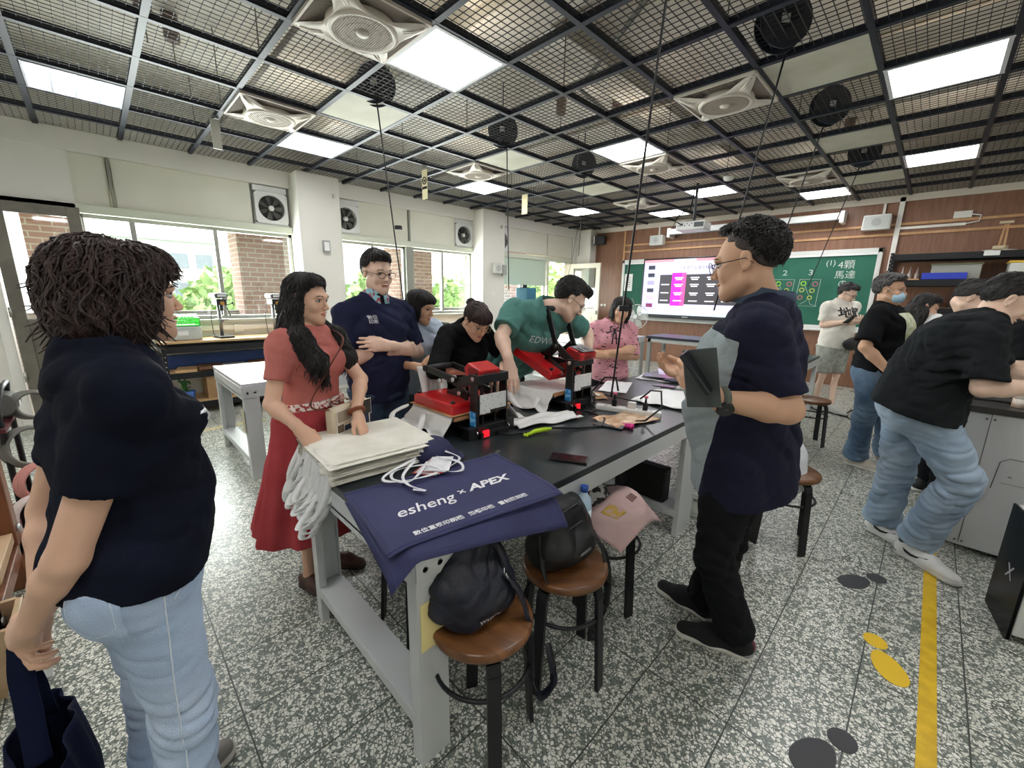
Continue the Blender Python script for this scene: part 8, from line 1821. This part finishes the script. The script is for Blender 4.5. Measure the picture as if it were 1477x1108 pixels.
# 12 man in dark shirt leaning over the laser cutter
if want(12):
    p = Person('person in dark shirt and light blue jeans leaning over the laser cutter', (.10, 3.14), -74, 1.74, lean=36, girth=1.15)
    J = p.J; J['an'] = [A_(.13, 3.13, .085), A_(-.02, 3.33, .085)]; J['kn'] = [A_(.245, 3.055, .555), A_(.0, 3.24, .47)]; J['hip'] = [A_(.05, 3.05, .88), A_(-.01, 3.22, .88)]; J['pelvis'] = A_(.02, 3.14, .93); J['waist'] = A_(.03, 3.16, 1.06); J['chest'] = A_(.10, 3.19, 1.22); J['neck'] = A_(.215, 3.245, 1.345)
    J['sh'] = [A_(.20, 3.05, 1.265), A_(.12, 3.40, 1.29)]; p.lat = nrm(J['sh'][0]-J['sh'][1]); p.up = nrm(J['neck']-J['chest']); p.tf = nrm(np.cross(p.up, p.lat))
    p.set_head(yaw=-4, pitch=34, c=(.25, 3.30, 1.455)); p.set_arm(0, (.47, 3.06, 1.08), (-.3, -.5, -1), elbow=(.225, 2.96, 1.045), hdir=(.9, .2, -.1), back=(.1, -.6, .7)); p.set_arm(1, (.55, 3.5, 1.08), (0, .5, -1), hdir=(.9, 0, -.3))
    p.body(SKB, .007, .0035, .0035); p.face(); p.hair('crop', HAIRM, .005, 63, nlock=500, lockr=.0014, locklen=.025)
    DS = cloth('shirt_charcoal', '16191B', '1D2022', b=.15); up0 = nrm(J['waist']-J['pelvis'])
    p.top('overshirt', [DS], sleeve=.88, hem=-.14, infl=.024, seed=65, vox=.0065, wr=.009, slr=.078, flare=.05, hemplane=(A_(.02, 3.14, .865), A_(-.2, .05, -1)))
    mb = MB(); n0 = J['neck']-p.root
    for sg in (-1, 1): mb.grid(lambda a, b, sg=sg: tuple(n0+p.lat*sg*.072*math.sin(.1+a*2.95)+p.tf*(.074*math.cos(.1+a*2.95)+.005)+p.up*(.035*(1-b)-.012*b)+nrm(p.lat*sg*math.sin(.1+a*2.95)+p.tf*math.cos(.1+a*2.95))*(.018*b)), 20, 4, .003)
    mb.build('collar', DS, p.o)
    JL = denim('jeans_sky', '8195AA', 'A9BACA', 4); p.legs_cloth('jeans', [JL], 1.93, infl=.02, seed=67, vox=.0065, wr=.007, hemr=.088, topz=.03, baggy=1.12)
    SW, SB = mat('sneaker_white', 'DAD9D6', .5), mat('sneaker_black', '1B1B1E', .6)
    for i, dd, tip in ((1, (.75, -.45, 0), 0), (0, (.78, -.6, 0), 0)):
        so = p.shoe(i, SW, mat('sole_white2', 'CFCDCB', .4), d=dd, L_=.30, name='sneaker', tip=tip); Wf = p.shoeW
        # curved side mark and laces
        r_, dd_, up_ = p.shoeM; mk = [(-.075, .018), (-.06, -.004), (-.03, -.012), (.0, -.004), (.07, .03), (.0, .008), (-.03, .004), (-.05, .01)]
        bm = bmesh.new(); cen = [bm.verts.new((x_, y_, 0)) for x_, y_ in mk]; bm.faces.new(cen); bmesh.ops.triangulate(bm, faces=bm.faces[:]); bmesh.ops.subdivide_edges(bm, edges=bm.edges[:], cuts=2)
        stick('side_mark', bm, bpy.data.meshes.new('side_mark'), SB, so, Wf(.04, .135, .05), -dd_ if 0 else dd_, up_, so, .002)
        mb = MB()
        for k in range(5): mb.tube([tuple(Wf(-.02, .12+.022*k, .083-.006*k)-p.root), tuple(Wf(0, .125+.022*k, .088-.006*k)-p.root), tuple(Wf(.022, .12+.022*k, .08-.006*k)-p.root)], .0035, 6)
        mb.build('laces', SB, so)
        c_ = Shape(); c_.add(Cone(Wf(0, .045, .095), Wf(0, .05, .125), .036, .036)); shape_mesh('sock', c_, .006, [SB], p.o, p.root)
# 13 dark clothed person bowed beyond
if want(13):
    p = Person('person in black bowed beyond the laser cutter, mostly hidden', (.22, 4.3), -70, 1.68, lean=30, girth=1.1)
    p.set_head(yaw=-10, pitch=46, c=(.165, 4.45, 1.47)); p.rest_arm(0); p.rest_arm(1); p.set_arm(0, (.62, 4.3, 1.05), (0, -.3, -1)); p.set_arm(1, (.6, 4.6, 1.05), (0, .3, -1))
    p.body(SKB, .013, .006, .007); p.face(); p.hair('short', HAIRM, .006, 73, nlock=60, lockr=.003, locklen=.04)
    p.top('t_shirt', [cloth('tee_black')], sleeve=.8, hem=-.12, infl=.02, seed=75, vox=.012, wr=.005); p.legs_cloth('trousers', [cloth('trouser_black')], 1.95, seed=78, vox=.014, topz=-.06)
    for i in (0, 1): p.shoe(i, mat('shoe_black', '1A1A1C', .7), mat('sole_white', 'D8D6D0', .5))
# 14 seated person in white behind the man with the tablet
if want(14):
    p = Person('seated person in white behind the person in the grey and navy polo', (-.50, 2.80), 88, 1.56, lean=14, girth=.95, fem=True)
    J = p.J; dz = A_(0, 0, -.34)
    for n in ('pelvis', 'waist', 'chest', 'neck'): J[n] = J[n]+dz
    J['sh'] = [q+dz for q in J['sh']]; J['hip'] = [q+dz for q in J['hip']]; J['kn'] = [p.loc(.1, .40, .50), p.loc(-.1, .40, .50)]; J['an'] = [p.loc(.1, .36, .08), p.loc(-.1, .36, .08)]
    p.set_head(yaw=0, pitch=22); p.set_arm(0, p.loc(.1, .42, .80), (1, 0, -.5), hdir=p.F); p.set_arm(1, p.loc(-.1, .42, .80), (-1, 0, -.5), hdir=p.F)
    p.body(SKA, .011, .006, .006); p.face(); p.hair('bob', HAIRM, .007, 83, nlock=40, lockr=.003, locklen=.04)
    TW = cloth('shirt_white_soft', 'DDE1E6', 'E6E9EC'); p.top('loose_shirt', [TW], sleeve=1.5, hem=-.2, infl=.018, seed=85, vox=.01, wr=.003, flare=.0)
    p.legs_cloth('trousers', [cloth('trouser_pale', 'B9BDC4')], 1.9, seed=88, vox=.011, topz=-.06)
    for i in (0, 1): p.shoe(i, mat('shoe_pale'), mat('sole_white', 'D8D6D0', .5))
